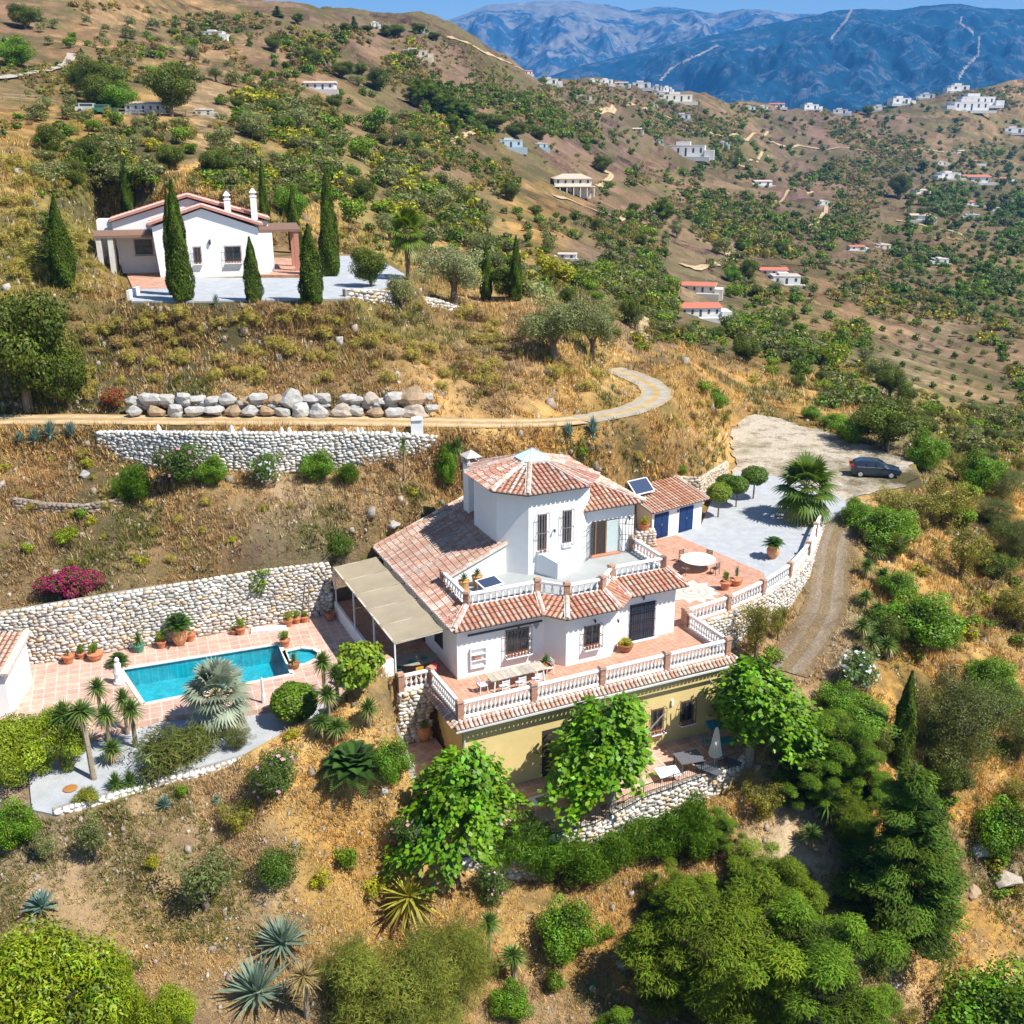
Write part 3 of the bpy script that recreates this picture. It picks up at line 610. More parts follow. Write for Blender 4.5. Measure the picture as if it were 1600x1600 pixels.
def window(parent, x, z0, wd, ht, y=0, rz=None, loc=None, grille=True, flowers=True, name='window', bars=6, gcol=(.06,.06,.07), wood=(.14,.08,.05)):
    """window on a wall lying in the x direction, facing -y, local to a small empty-less part"""
    mb = MB(); x0, x1 = x - wd / 2, x + wd / 2
    mb.box(x0 - .02, x0 + .07, y - .03, y + .02, z0, z0 + ht, wood); mb.box(x1 - .07, x1 + .02, y - .03, y + .02, z0, z0 + ht, wood)
    mb.box(x0 + .07, x1 - .07, y - .03, y + .02, z0 + ht - .08, z0 + ht, wood); mb.box(x0 + .07, x1 - .07, y - .03, y + .02, z0, z0 + .08, wood)
    mb.box(x - .035, x + .035, y - .03, y + .02, z0 + .08, z0 + ht - .08, wood)
    f = mb.build(name, M['wood'], parent, loc=loc, rz=rz)
    g = MB(); g.box(x0 + .06, x1 - .06, y - .012, y - .004, z0 + .05, z0 + ht - .05); g.build('pane', M['glass'], f)
    if grille:
        g = MB(); yo = y - .30
        for i in range(bars + 1):
            xx = x0 - .06 + (wd + .12) * i / bars; g.box(xx - .012, xx + .012, yo - .012, yo + .012, z0 - .12, z0 + ht + .08, gcol)
        for zz in (z0 - .12, z0 + ht * .5, z0 + ht + .06):
            g.box(x0 - .07, x1 + .07, yo - .010, yo + .010, zz, zz + .03, gcol)
            for xx in (x0 - .06, x1 + .06): g.box(xx - .01, xx + .01, yo, y, zz, zz + .03, gcol)
        g.build('grille', M['iron'], f)
        s = MB(); s.box(x0 - .10, x1 + .10, y - .34, y + .0, z0 - .20, z0 - .13, WHITE); s.build('sill', M['stucco'], f)
    if flowers:
        s = MB(); k = max(2, int(wd / .2))
        for i in range(k): s.lathe([(.05, 0), (.075, .14), (.085, .15)], (x0 + wd * (i + .5) / k, y - .18, z0 - .128), 8, jit((.50, .15, .08), .2))
        s.build('flower_pot', M['clay'], f)
    return f
# ------------------------------------------------------------------ the villa
villa = empty('villa', (HP[0], HP[1], 0), HA)
tag(villa, 'white villa with terracotta roofs, octagonal tower and yellow lower storey', 'house')
EZ = 3.30
# lower walls (main storey), with the bay
LW = [(0,0),(5.45,0),(6.30,-1.18),(9.25,-1.18),(10.55,0),(14.5,0),(14.5,10.8),(0,12.9)]
mb = MB(); mb.prism(LW, -.3, 3.28, WHITE); mb.build('wall', M['stucco'], villa)
# roof terrace floor
TF = 3.72
mb = MB(); mb.prism([(1.0,1.15),(5.45,1.15),(6.9,-.10),(9.4,-.10),(10.75,1.15),(14.45,1.15),(14.45,5.3),(1.0,5.3)], 3.29, TF, (.5,.5,.5)); mb.build('roof_terrace_floor', M['greyfloor'], villa)
# skirt roof along the facade
ev = [(-.42,-.62),(5.10,-.62),(6.03,-1.78),(9.52,-1.78),(10.85,-.62),(15.05,-.62)]
tp = [(1.05,1.16),(5.55,1.16),(6.85,-.08),(9.35,-.08),(10.65,1.16),(14.5,1.16)]
mb = MB()
for i in range(5):
    e0, e1, t0, t1 = ev[i], ev[i + 1], tp[i], tp[i + 1]
    poly = [(*e0, EZ), (*e1, EZ), (*t1, 3.86), (*t0, 3.86)]
    ex, ey = e1[0] - e0[0], e1[1] - e0[1]; l = math.hypot(ex, ey); dn = (ey / l, -ex / l, -.36)
    tile_plane(mb, poly, dn, L=.5, cols=[(.54,.25,.16),(.56,.29,.20),(.50,.22,.14),(.54,.33,.25),(.56,.40,.31)])
for i in (1, 2, 3, 4): ridge(mb, (*tp[i], 3.90), (*ev[i], EZ + .05), .12)
ridge(mb, (*tp[0], 3.92), (-.3, -.33, EZ + .07), .14); ridge(mb, (*tp[5], 3.92), (14.98, -.34, EZ + .07), .14)
# right hand return of the skirt
tile_plane(mb, [(15.05,-.62,EZ),(15.05,5.2,EZ),(14.5,5.2,3.5),(14.5,1.16,3.86)], (1,0,-.5), L=.4)
mb.build('skirt_roof', M['tile'], villa)
# big left roof falling to the left
SL = .405; zr = lambda a: EZ + SL * (a + .4)
mb = MB()
tile_plane(mb, [(-.4,-.5,zr(-.4)),(1.0,1.1,zr(1.0)),(1.25,5.05,zr(1.25)),(-.4,5.05,zr(-.4))], (-1,0,-SL), sp=.27)
tile_plane(mb, [(-.4,5.05,zr(-.4)),(5.35,5.05,zr(5.35)),(6.1,13.4,zr(6.1)),(-.4,13.6,zr(-.4))], (-1,0,-SL), sp=.27, cols=[(.46,.28,.21),(.42,.25,.19),(.40,.23,.17),(.52,.38,.31),(.48,.32,.25),(.46,.35,.29)])
ridge(mb, (5.4,5.02,zr(5.4)+.02), (1.2,5.02,zr(1.2)+.02), .12); ridge(mb, (6.1,13.45,zr(6.1)), (-.35,13.62,zr(-.35)), .12)
for k in range(46):    # mortared eave of pale tiles
    b_ = -.3 + k * .303; mb.box(-.50, -.34, b_, b_ + .17, EZ - .08, EZ + .10, jit((.64,.58,.52), .12))
mb.build('pitched_roof', M['tile'], villa)
mb = MB()   # wall carrying the verge above the roof terrace, gable at the back
mb.prism([(1.15,5.0),(5.3,5.0),(5.3,5.25),(1.15,5.25)], [3.3]*4, [zr(1.15)-.13, zr(5.3)-.13, zr(5.3)-.13, zr(1.15)-.13], WHITE)
mb.build('gable_wall', M['stucco'], villa); mb = MB()
mb.prism([(.02,12.85),(6.0,12.65),(6.0,12.9),(.02,13.1)], [3.0]*4, [zr(.02)-.13, zr(6.0)-.13, zr(6.0)-.13, zr(.02)-.13], WHITE)
mb.build('gable_wall', M['stucco'], villa)
# tower
tc_ = (8.2, 7.35); hw, ch = 3.22, 1.45; TT = 9.0
def octo(h, c): return [(tc_[0]-h+c,tc_[1]-h),(tc_[0]+h-c,tc_[1]-h),(tc_[0]+h,tc_[1]-h+c),(tc_[0]+h,tc_[1]+h-c),(tc_[0]+h-c,tc_[1]+h),(tc_[0]-h+c,tc_[1]+h),(tc_[0]-h,tc_[1]+h-c),(tc_[0]-h,tc_[1]-h+c)]
mb = MB(); mb.prism(octo(hw, ch), 3.2, TT, WHITE)
# low wedge shaped bay at its foot
mb.prism([(6.95,4.135),(9.75,4.135),(9.65,3.55),(7.75,2.75)], [TF+.002]*4, [5.2,5.2,4.75,4.75], WHITE)
mb.build('tower_wall', M['stucco'], villa)
mb = MB(); oe = octo(hw + .48, ch + .18); ot = octo(.75, .22); ZT = 10.05
for i in range(8):
    e0, e1, t0, t1 = oe[i], oe[(i + 1) % 8], ot[i], ot[(i + 1) % 8]; mx_, my_ = (e0[0]+e1[0])/2 - tc_[0], (e0[1]+e1[1])/2 - tc_[1]
    tile_plane(mb, [(*e0, TT+.05), (*e1, TT+.05), (*t1, ZT), (*t0, ZT)], (mx_, my_, -1.1), cols=[(.50,.25,.19),(.52,.29,.23),(.47,.23,.16),(.54,.38,.31),(.52,.43,.37)])
for i in range(8): ridge(mb, (*ot[i], ZT + .04), (*oe[i], TT + .10), .13)
mb.build('tower_roof', M['tile'], villa)
mb = MB(); o2 = octo(.95, .30); ap = (tc_[0], tc_[1], ZT + .72)
for i in range(8): mb.add([(*o2[i], ZT + .14), (*o2[(i + 1) % 8], ZT + .14), ap], [(0, 1, 2)], (.62, .74, .72))
sl = mb.build('skylight', M['paint'], villa); mb = MB(); mb.prism(o2, ZT - .02, ZT + .13, (.5, .55, .55))
for i in range(8): mb.bar((*o2[i], ZT + .15), ap, .05, .05, (.35, .42, .44))
mb.build('frame', M['paint'], sl)
# upper bedroom block right of the tower
UW = 7.0
mb = MB(); mb.prism([(10.6,5.15),(14.5,5.15),(14.5,11.2),(10.6,11.2)], 3.2, UW, WHITE); mb.build('upper_wall', M['stucco'], villa)
mb = MB(); E = [(9.9,4.62),(14.98,4.62),(14.98,11.7),(7.0,11.7)]; A1 = (11.45, 8.2, 8.45)
tile_plane(mb, [(*E[0],7.08),(*E[1],7.08),A1,(9.9,8.2,8.45)], (0,-1,-.4), cols=[(.54,.28,.19),(.56,.33,.23),(.50,.25,.17),(.55,.40,.31)])
tile_plane(mb, [(*E[1],7.08),(*E[2],7.08),A1], (1,0,-.4), cols=TILEP)
tile_plane(mb, [(*E[2],7.08),(*E[3],7.08),(8.6,8.2,8.45),A1], (0,1,-.4), cols=TILEP)
ridge(mb, A1, (14.95,4.66,7.16), .15); ridge(mb, A1, (14.95,11.65,7.16), .15); ridge(mb, (10.6,8.2,8.47), A1, .15)
mb.build('upper_roof', M['tile'], villa)
# chimney and linking wall
mb = MB(); mb.box(5.35,6.15,10.9,11.8,5.2,9.0,WHITE); mb.box(6.15,7.2,10.8,11.5,5.2,7.9,WHITE)
chm = mb.build('chimney', M['stucco'], villa)
mb = MB(); mb.box(5.25,6.25,10.8,11.9,9.0,9.15,(.55,.5,.45))
for x, y in ((5.4,10.95),(6.1,10.95),(5.4,11.75),(6.1,11.75)): mb.box(x-.08,x+.08,y-.08,y+.08,9.15,9.5,(.6,.56,.5))
mb.add([(5.2,10.75,9.5),(6.3,10.75,9.5),(6.3,11.95,9.5),(5.2,11.95,9.5),(5.75,11.35,9.9)],[(0,1,4),(1,2,4),(2,3,4),(3,0,4),(3,2,1,0)],(.62,.55,.48))
mb.build('chimney_cap', M['stone'], chm)
# windows and doors of the main storey
window(villa, 3.75, .95, 1.45, 1.5, bars=7)
window(villa, 8.0, 1.05, 1.0, 1.25, y=-1.18, bars=5)
d = MB(); d.box(11.25,13.05,-.02,.03,.02,2.45,(.03,.05,.11)); dr = d.build('french_door', M['paint'], villa)
g = MB(); g.box(11.33,12.1,-.045,-.022,.10,2.38); g.box(12.2,12.97,-.045,-.022,.10,2.38); g.build('pane', M['glass'], dr)
g = MB()
for i in range(13): g.box(11.25+i*.15-.01,11.25+i*.15+.01,-.10,-.08,.05,2.45,(.03,.05,.10))
for z in (.08,.6,1.25,1.9,2.42): g.box(11.24,13.07,-.105,-.075,z,z+.03,(.03,.05,.10))
g.build('grille', M['iron'], dr)
s = MB(); s.box(11.1,13.2,-.25,0,-.02,.06,WHITE); s.build('step', M['stucco'], dr)
mb = MB(); mb.box(.75,1.75,-.16,-.001,.55,.62,WHITE); mb.box(.75,.80,-.16,-.001,.62,1.75,WHITE); mb.box(1.70,1.75,-.16,-.001,.62,1.75,WHITE)
for z in (1.0,1.38,1.75): mb.box(.75,1.75,-.17,-.001,z,z+.05,WHITE)
mb.box(1.02,1.45,-.13,-.02,1.05,1.18,(.5,.2,.12)); mb.box(.85,1.0,-.12,-.03,1.05,1.3,(.15,.15,.15)); mb.build('wall_shelf', M['paint'], villa)
mb = MB(); mb.box(.55,5.2,-.33,-.24,2.72,2.82,(.05,.06,.09)); mb.build('awning_roll', M['paint'], villa)
for nm, x, y, z in (('wall_lamp',3.75,-.03,2.62),('wall_lamp',8.1,-1.21,2.62),('wall_lamp',12.1,-.03,2.85),('wall_lamp',10.0,-.62,2.0),('wall_lamp',8.12,4.10,6.4),('wall_lamp',14.05,5.12,6.0)):
    q = MB(); q.box(x-.03,x+.03,y-.12,y,z,z+.05,(.05,.05,.06)); q.lathe([(.04,0),(.075,.12),(.05,.22),(.01,.26)],(x,y-.16,z-.12),6,(.08,.08,.09)); q.build(nm, M['iron'], villa)
q = MB(); q.add([(4.95,-.03,2.15),(5.15,-.03,2.45),(5.10,-.03,2.55),(4.98,-.03,2.57),(4.95,-.03,2.5),(4.92,-.03,2.57),(4.80,-.03,2.55),(4.75,-.03,2.45)],[(0,1,2,3,4,5,6,7)],(.33,.33,.33)); q.build('heart_ornament', M['paint'], villa)
# tower windows
for cx in (7.35, 9.05): window(villa, cx, 5.25 if cx < 8 else 5.45, .55, 2.3 if cx < 8 else 2.1, y=tc_[1]-hw, bars=4, flowers=(cx < 8), gcol=(.28,.30,.33))
# upper French windows with open grilles
d = MB(); d.box(11.35,13.35,5.12,5.16,TF+.08,6.05,(.05,.04,.035)); dr = d.build('balcony_door', M['wood'], villa)
g = MB(); g.box(12.45,13.3,5.06,5.11,TF+.12,6.0,(.48,.56,.56)); g.box(11.62,11.70,5.08,5.12,TF+.1,6.02,(.25,.13,.07)); g.box(12.36,12.44,5.08,5.12,TF+.1,6.02,(.25,.13,.07)); g.build('curtain', M['paint'], dr)
s = MB(); s.box(11.25,13.4,4.8,5.15,TF,TF+.10,(.50,.22,.14)); s.build('step', M['clay'], dr)
def openg(x0, y0, x1, y1):
    g = MB()
    for i in range(6):
        f = i / 5; x = x0 + (x1 - x0) * f; y = y0 + (y1 - y0) * f; g.box(x-.013,x+.013,y-.013,y+.013,TF+.1,6.1,(.07,.09,.12))
    for z in (TF+.12, TF+.9, TF+1.25, 5.7, 6.08): g.bar((x0,y0,z),(x1,y1,z),.025,.025,(.07,.09,.12))
    g.build('grille', M['iron'], dr)
openg(10.65,4.45,11.4,5.0); openg(13.35,5.0,14.2,4.5)
# yellow lower storey and the tiled drip edge of the terrace above it
ty = [(-1.45,-4.12),(15.6,-4.02),(15.5,0.1),(-1.25,0.1)]
mb = MB(); mb.prism(ty, ZP - .25, -.42, (.6,.4,.1)); mb.build('lower_wall', M['yellow'], villa)
mb = MB(); mb.prism([(-1.78,-4.25),(15.95,-4.15),(15.98,.3),(-1.78,.25)], -.41, -.04, WHITE); mb.build('terrace_slab', M['stucco'], villa)
mb = MB()
tile_plane(mb, [(-2.0,-4.62,-.28),(16.25,-4.46,-.28),(15.9,-4.0,-.03),(-1.7,-4.1,-.03)], (0,-1,-.5), sp=.27, L=.26, cols=TILEP, r=.11)
tile_plane(mb, [(-2.0,-4.62,-.28),(-1.7,-4.1,-.03),(-1.7,.3,-.03),(-2.0,.35,-.28)], (-1,0,-.7), sp=.27, L=.2, cols=TILEP, r=.11)
tile_plane(mb, [(16.25,-4.46,-.28),(16.25,.3,-.28),(15.95,.3,-.03),(15.9,-4.0,-.03)], (1,0,-.7), sp=.27, L=.2, cols=TILEP, r=.11)
mb.build('drip_tiles', M['tile'], villa)
mb = MB(); mb.box(-2.0,16.25,-4.72,-4.62,-.42,-.32,(.6,.6,.6)); mb.tube([(-1.35,-4.22,-.4),(-1.35,-4.22,ZP)],.05,8,(.65,.65,.65)); mb.build('gutter', M['paint'], villa)
f_ = ty[0][1]
def lowin(x, z0, wd, ht, nm='window'):
    y = -4.12 + (x + 1.45) * .0059; return window(villa, x, z0, wd, ht, y=y - .01, name=nm, bars=5, flowers=True)
lowin(10.9, -3.8, .8, 1.4); lowin(12.95, -3.7, .85, 1.35)
mb = MB(); mb.box(3.35,4.9,-4.12,-4.0,ZP,-1.95,(.05,.04,.035)); mb.build('lower_door', M['wood'], villa)
mb = MB(); mb.box(11.8,11.96,-4.16,-4.0,-2.4,-2.05,(.75,.75,.72)); mb.build('wall_lamp', M['paint'], villa)
lnd = MB(); lnd.prism([(-4.1,-2.3),(-1.5,-2.3),(-1.5,-.15),(-4.1,-.15)], ZP - .2, -3.3, (.50,.30,.22)); tag(lnd.build('landing', M['patio'], loc=(HP[0], HP[1], 0), rz=HA), 'raised tiled landing at the foot of the stone wall', 'landing')
# ------------------------------------------------------------------ balustrades
fb = empty('front_balustrade', (0, 0, 0)); tag(fb, 'white balustrade with brick posts along the front terrace above the yellow wall', 'balustrade')
fp = [HW(-3.35,.12), HW(-1.55,.12), HW(-1.5,-4.0), HW(2.85,-3.96), HW(7.15,-3.92), HW(11.45,-3.88), HW(15.75,-3.84), HW(15.72,.30)]
balustrade(fb, fp[2:7], 0.0, step=.235)
lb_ = empty('side_balustrade'); tag(lb_, 'short white balustrade at the left corner of the terrace above the stone wall', 'balustrade'); balustrade(lb_, fp[:3], 0.0, step=.235, last=False)
rb_ = empty('side_balustrade'); tag(rb_, 'short white balustrade at the right end of the front terrace', 'balustrade'); balustrade(rb_, fp[6:], 0.0, step=.235, first=False)
cbr = empty('courtyard_balustrade'); tag(cbr, 'white balustrade with brick posts curving along the courtyard stone wall', 'balustrade')
cpts = [P(u, v, 0) for u, v in COURT_BAL]; cpts[0] = HW(15.78, .72)
balustrade(cbr, cpts, 0.0, step=.30)
rb = empty('roof_balustrade'); tag(rb, 'low white balustrade with brick posts round the roof terrace', 'balustrade')
rp = [HW(1.15,4.9), HW(1.15,1.30), HW(5.65,1.28), HW(6.95,.02), HW(9.30,.02), HW(10.62,1.28), HW(14.38,1.28), HW(14.38,5.0)]
balustrade(rb, rp, TF + .02, step=.36, hgt=.86)
# ------------------------------------------------------------------ floors
sheet('terrace_floor', [HW(-3.4,.15), HW(-1.7,.15), HW(-1.65,-4.1), HW(15.9,-3.95), HW(15.92,.45)] + [P(u, v, 0) for u, v in [(1135,957),(1190,932),(1194,895),(1056,836),(1012,846)]] + [HW(15.5,12.5), HW(-3.4,13.3)], 0.0, M['terrace'])
sheet('gravel_yard', [P(u, v, 0) for u, v in [(1194,895),(1056,836),(1095,821),(1110,786),(1137,745),(1160,735),(1215,745),(1300,770),(1330,790),(1290,812),(1284,815),(1273,838),(1262,868),(1233,903),(1192,931)]], -.004, M['gravel'])
sheet('lower_patio', [HW(-4.2,.0), HW(-1.3,.0), HW(-1.3,-3.6), HW(15.4,-3.6), HW(18,-2.4)] + PX([(1188,1152),(1150,1198),(1005,1250),(930,1290),(797,1322),(694,1351),(640,1290),(604,1165)], ZP), ZP, M['patio'])
sheet('pool_deck', PXD(DECK, ZD), ZD, M['pooldeck'], holes=[PX([(188,1046),(437,1006),(457,1054),(224,1101)], ZD), PX([(444,1018),(470,1012),(490,1014),(500,1020),(496,1030),(478,1038),(456,1042)], ZD)])
sheet('gravel_garden', PX(GARDEN, ZG), ZG, M['gravel'])
# mosaic star in the courtyard
mo = empty('floor_mosaic', P(1080, 924, 0), .3); tag(mo, 'cream star shaped stone mosaic set into the courtyard tiles', 'mosaic')
mb = MB(); st = []
for k in range(24): r_ = 2.0 if k % 2 == 0 else 1.45; st.append((r_ * math.cos(k * math.pi / 12), r_ * math.sin(k * math.pi / 12)))
mb.prism(st, .003, .010, (.66,.60,.50)); mb.build('star', M['clay'], mo)
mb = MB()
for rr, cc, z in ((1.15,(.50,.42,.33),.014),(.95,(.68,.62,.53),.018),(.62,(.40,.33,.27),.022),(.48,(.66,.60,.52),.026),(.16,(.45,.3,.2),.030)):
    mb.prism([(rr*math.cos(t*math.pi/16), rr*math.sin(t*math.pi/16)) for t in range(32)], z-.004, z, cc)
mb.build('ring', M['clay'], mo)
# ------------------------------------------------------------------ pool
pool = empty('swimming_pool', (0, 0, 0)); tag(pool, 'turquoise rectangular swimming pool with small rounded side basin', 'swimming pool')
def water_mat():
    m = bpy.data.materials.new('pool_water'); m.use_nodes = True; t = m.node_tree; N = t.nodes; L = t.links; b = N['Principled BSDF']
    b.inputs['Base Color'].default_value = (.35, .85, .90, 1); b.inputs['Roughness'].default_value = .03; b.inputs['IOR'].default_value = 1.33; b.inputs['Transmission Weight'].default_value = 1
    tc = N.new('ShaderNodeTexCoord'); no = N.new('ShaderNodeTexNoise'); no.inputs['Scale'].default_value = 1.6; no.inputs['Detail'].default_value = 3; L.new(tc.outputs['Object'], no.inputs['Vector'])
    bp = N.new('ShaderNodeBump'); bp.inputs['Strength'].default_value = .15; bp.inputs['Distance'].default_value = .1; L.new(no.outputs['Fac'], bp.inputs['Height']); L.new(bp.outputs[0], b.inputs['Normal'])
    tr = N.new('ShaderNodeBsdfTransparent'); tr.inputs[0].default_value = (.55, .93, .96, 1); mx = N.new('ShaderNodeMixShader'); gl = N.new('ShaderNodeBsdfGlossy'); gl.inputs['Roughness'].default_value = .03
    fr = N.new('ShaderNodeFresnel'); fr.inputs[0].default_value = 1.33; L.new(bp.outputs[0], gl.inputs['Normal']); L.new(bp.outputs[0], fr.inputs['Normal'])
    L.new(fr.outputs[0], mx.inputs[0]); L.new(tr.outputs[0], mx.inputs[1]); L.new(gl.outputs[0], mx.inputs[2]); L.new(mx.outputs[0], N['Material Output'].inputs['Surface'])
    return m
M['water'] = water_mat(); M['poolin'] = tiled('pool_mosaic', (.03,.40,.48), (.02,.34,.43), (.06,.44,.52), .3, .02, rough=.5, ang=.2)
p1 = PX([(188,1046),(437,1006),(457,1054),(224,1101)], ZD); p2 = PX([(444,1018),(470,1012),(490,1014),(500,1020),(496,1030),(478,1038),(456,1042)], ZD)
mb = MB()
for pp, dz in ((p1, 1.2), (p2, .22)):
    k = len(pp); ar = sum(pp[i][0]*pp[(i+1)%k][1]-pp[(i+1)%k][0]*pp[i][1] for i in range(k)); pp = pp if ar > 0 else pp[::-1]
    vs = [(x, y, ZD - dz) for x, y, _ in pp] + [(x, y, ZD + .005) for x, y, _ in pp]
    mb.add(vs, [tuple(range(k))] + [((i + 1) % k, i, k + i, k + (i + 1) % k) for i in range(k)])
mb.build('basin', M['poolin'], pool)
for pp in (p1, p2):
    mb = MB(); k = len(pp); ar = sum(pp[i][0]*pp[(i+1)%k][1]-pp[(i+1)%k][0]*pp[i][1] for i in range(k)); pp = pp if ar > 0 else pp[::-1]
    mb.add([(x, y, ZD - .08) for x, y, _ in pp], [tuple(range(k))]); mb.build('water', M['water'], pool)
mb = MB()
for pp in (p1, p2):
    for i in range(len(pp)): mb.bar((pp[i][0], pp[i][1], ZD + .02), (pp[(i+1)%len(pp)][0], pp[(i+1)%len(pp)][1], ZD + .02), .26, .06, (.70,.62,.54))
mb.build('coping', M['clay'], pool)
# ------------------------------------------------------------------ stone walls
def zpath(lst, z): return [P(u, v, z)[:2] for u, v in lst]
pw = [P(u, v, ZD) for u, v in POOL_WALL]
tops = [hz(p, v) + ZD for p, v in zip(pw, (969, 961, 953, 944, 931, 909, 892, 880))]
pwall = empty('pool_retaining_wall'); tag(pwall, 'long pale rubble retaining wall behind the swimming pool', 'stone wall')
ow_ = stones(None, 'stonework', [p[:2] for p in pw], [ZD] * 8, tops, pwall, size=(.40,.25), seed=5)
rw = empty('road_retaining_wall'); tag(rw, 'white rubble wall holding up the dirt road above the bank', 'stone wall')
RW = [(150,676,690),(200,676,716),(300,677,733),(420,678,736),(520,678,728),(600,678,718),(650,680,706),(682,682,690)]
gp = []
for u, vt, vb in RW:
    q = G(u, vb + 2); zt = q[2] + hz(q, vt); gp.append((q, max(zt, q[2] + .25)))
stones(None, 'stonework', [q[0][:2] for q in gp], [q[0][2] - .15 for q in gp], [q[1] for q in gp], rw, size=(.38,.24), seed=8, thick=.7, cols=[(.66,.64,.60),(.60,.58,.54),(.70,.68,.66),(.60,.54,.46),(.55,.53,.50)])
for k, i in enumerate((1,2,2,3,3,3,4,4,4,5)):      # upright marker stones along its top
    f = random.random(); a, b = gp[i], gp[min(i + 1, 7)]; x = a[0][0]*(1-f)+b[0][0]*f; y = a[0][1]*(1-f)+b[0][1]*f+.3; z = a[1]*(1-f)+b[1]*f
    mb = MB(); s = random.uniform(.28,.42); mb.lathe([(s*.5,-.05),(s*.55,.1),(s*.35,s*.9),(s*.08,s*1.3)], (0,0,0), 6, jit((.72,.68,.62),.1)); mb.build('marker_stone', M['stone'], rw, loc=(x,y,z))
cwl = empty('courtyard_retaining_wall'); tag(cwl, 'curving pale rubble wall below the courtyard balustrade', 'stone wall')
cw = [HW(16.1,.2)] + [P(u, v, 0) for u, v in [(1140,957),(1193,933),(1236,906),(1266,872),(1277,840),(1287,817)]]
cz = [Zt(p[0] + .9, p[1] - .9) - .1 for p in cw]; cz = [min(z, -.5) for z in cz]; cz[0] = -2.6
stones(None, 'stonework', [p[:2] for p in cw], cz, [-.06] * 7, cwl, size=(.40,.26), seed=9, thick=.4)
lw = empty('patio_retaining_wall'); tag(lw, 'low rubble wall carrying the iron railing of the lower patio', 'stone wall')
lp = PX([(603,1172),(640,1292),(692,1353),(797,1324),(930,1291),(1005,1251),(1150,1199),(1172,1178)], ZP)
stones(None, 'stonework', [p[:2] for p in lp], [Zt(p[0] - .1, p[1] - 1.0) - .2 for p in lp], [ZP + .12] * 8, lw, size=(.40,.25), seed=10, thick=.4)
sw = empty('stair_stone_wall'); tag(sw, 'stone wall under the corner balustrade beside the garden steps', 'stone wall')
a_, b_ = HW(-3.5,-.02), HW(-1.78,-.02); c_ = HW(-3.5, 3.0)
stones(None, 'stonework', [c_[:2], a_[:2], b_[:2]], [-1.2, ZP, ZP], [-.04] * 3, sw, size=(.42,.27), seed=12, thick=.4)
tw = empty('neighbour_terrace_wall'); tag(tw, 'rubble embankment below the gravel drive of the upper white house', 'stone wall')
q = [P(u, v, ZN) for u, v in [(540,452),(600,462),(660,474),(735,488)]]
tq = [G(540,466), G(610,474), G(680,482), G(735,490)]
stones(None, 'stonework', [p[:2] for p in tq], [p[2] - .3 for p in tq], [p[2] + hh for p, hh in zip(tq, (.7,1.0,.9,.3))], tw, size=(.5,.34), seed=13, thick=.6)
gw = empty('garage_retaining_wall'); tag(gw, 'buff retaining wall behind the garage and topiary trees', 'stone wall')
a0, a1 = P(1092,794,0), P(1136,744,0); a2 = P(1020,800,0)
stones(None, 'stonework', [(a0[0]-3.2,a0[1]-.2), a0[:2], a1[:2]], [-.1,-.1,-.1], [2.9, 2.6, 1.4], gw, size=(.5,.3), seed=14, thick=.35, cols=[(.52,.42,.30),(.50,.42,.32),(.56,.47,.36)])
# white stones edging the gravel garden
eg = empty('garden_stone_edging'); tag(eg, 'row of small white stones edging the gravel garden', 'stone edging')
ge = PX([(84,1272),(168,1248),(252,1223),(311,1209),(385,1187),(430,1172),(504,1153),(530,1146)], ZG)
stones(None, 'stonework', [p[:2] for p in ge], [ZG - .25] * 8, [ZG + .08] * 8, eg, size=(.34,.24), seed=15, thick=.5, cols=[(.72,.71,.68),(.66,.64,.6)])
# boulder wall along the road
bw = empty('boulder_wall'); tag(bw, 'two-course wall of big pale boulders above the dirt road', 'boulder wall')
bm = bmesh.new(); bmesh.ops.create_icosphere(bm, subdivisions=2, radius=1); IB = [v.co.copy() for v in bm.verts]; IF = [[v.index for v in f.verts] for f in bm.faces]; bm.free()
BOUL = []
for k in range(6):
    mb = MB(); ph = [random.uniform(0, 6) for _ in range(6)]
    vs = []
    for c in IB:
        f = 1 + .16 * math.sin(c.x * 3 + ph[0]) + .14 * math.sin(c.y * 4 + ph[1]) + .14 * math.sin(c.z * 3.5 + ph[2]) + random.uniform(-.11, .11)
        f *= 1 - .25 * max(0, c.dot(Vector((math.sin(ph[3]), math.cos(ph[3]), math.sin(ph[4]) * .6)))) - .2 * max(0, c.dot(Vector((math.cos(ph[5]), math.sin(ph[4]), .5))))
        vs.append((math.copysign(abs(c.x) ** .95, c.x) * f, math.copysign(abs(c.y) ** .95, c.y) * f, math.copysign(abs(c.z) ** .95, c.z) * f))
    mb.add(vs, IF, [(.42,.40,.37),(.47,.46,.43),(.40,.34,.28),(.38,.37,.35),(.38,.27,.17),(.44,.42,.40)][k]); BOUL.append(mb.mesh('boulder', M['stone']))
row = [(210,642,22),(246,643,24),(276,642,24),(305,642,26),(337,642,26),(364,642,22),(392,643,26),(418,642,20),(444,644,22),(470,643,28),(498,644,30),(536,642,30),(560,643,20),(586,644,24),(616,646,26),(648,643,36),(672,638,20)]
row2 = [(207,626,20),(236,623,30),(263,624,26),(288,622,26),(309,624,22),(330,626,24),(355,623,28),(385,626,24),(402,622,24),(456,625,38),(430,624,20),(488,624,26),(508,621,22),(540,622,24),(555,624,20),(578,622,24),(612,622,28),(600,628,20),(640,620,40),(668,619,22)]
row3 = [(214 + k * 21 + random.uniform(-6, 6), 633 + random.uniform(-3, 3), random.uniform(12, 20)) for k in range(22)]
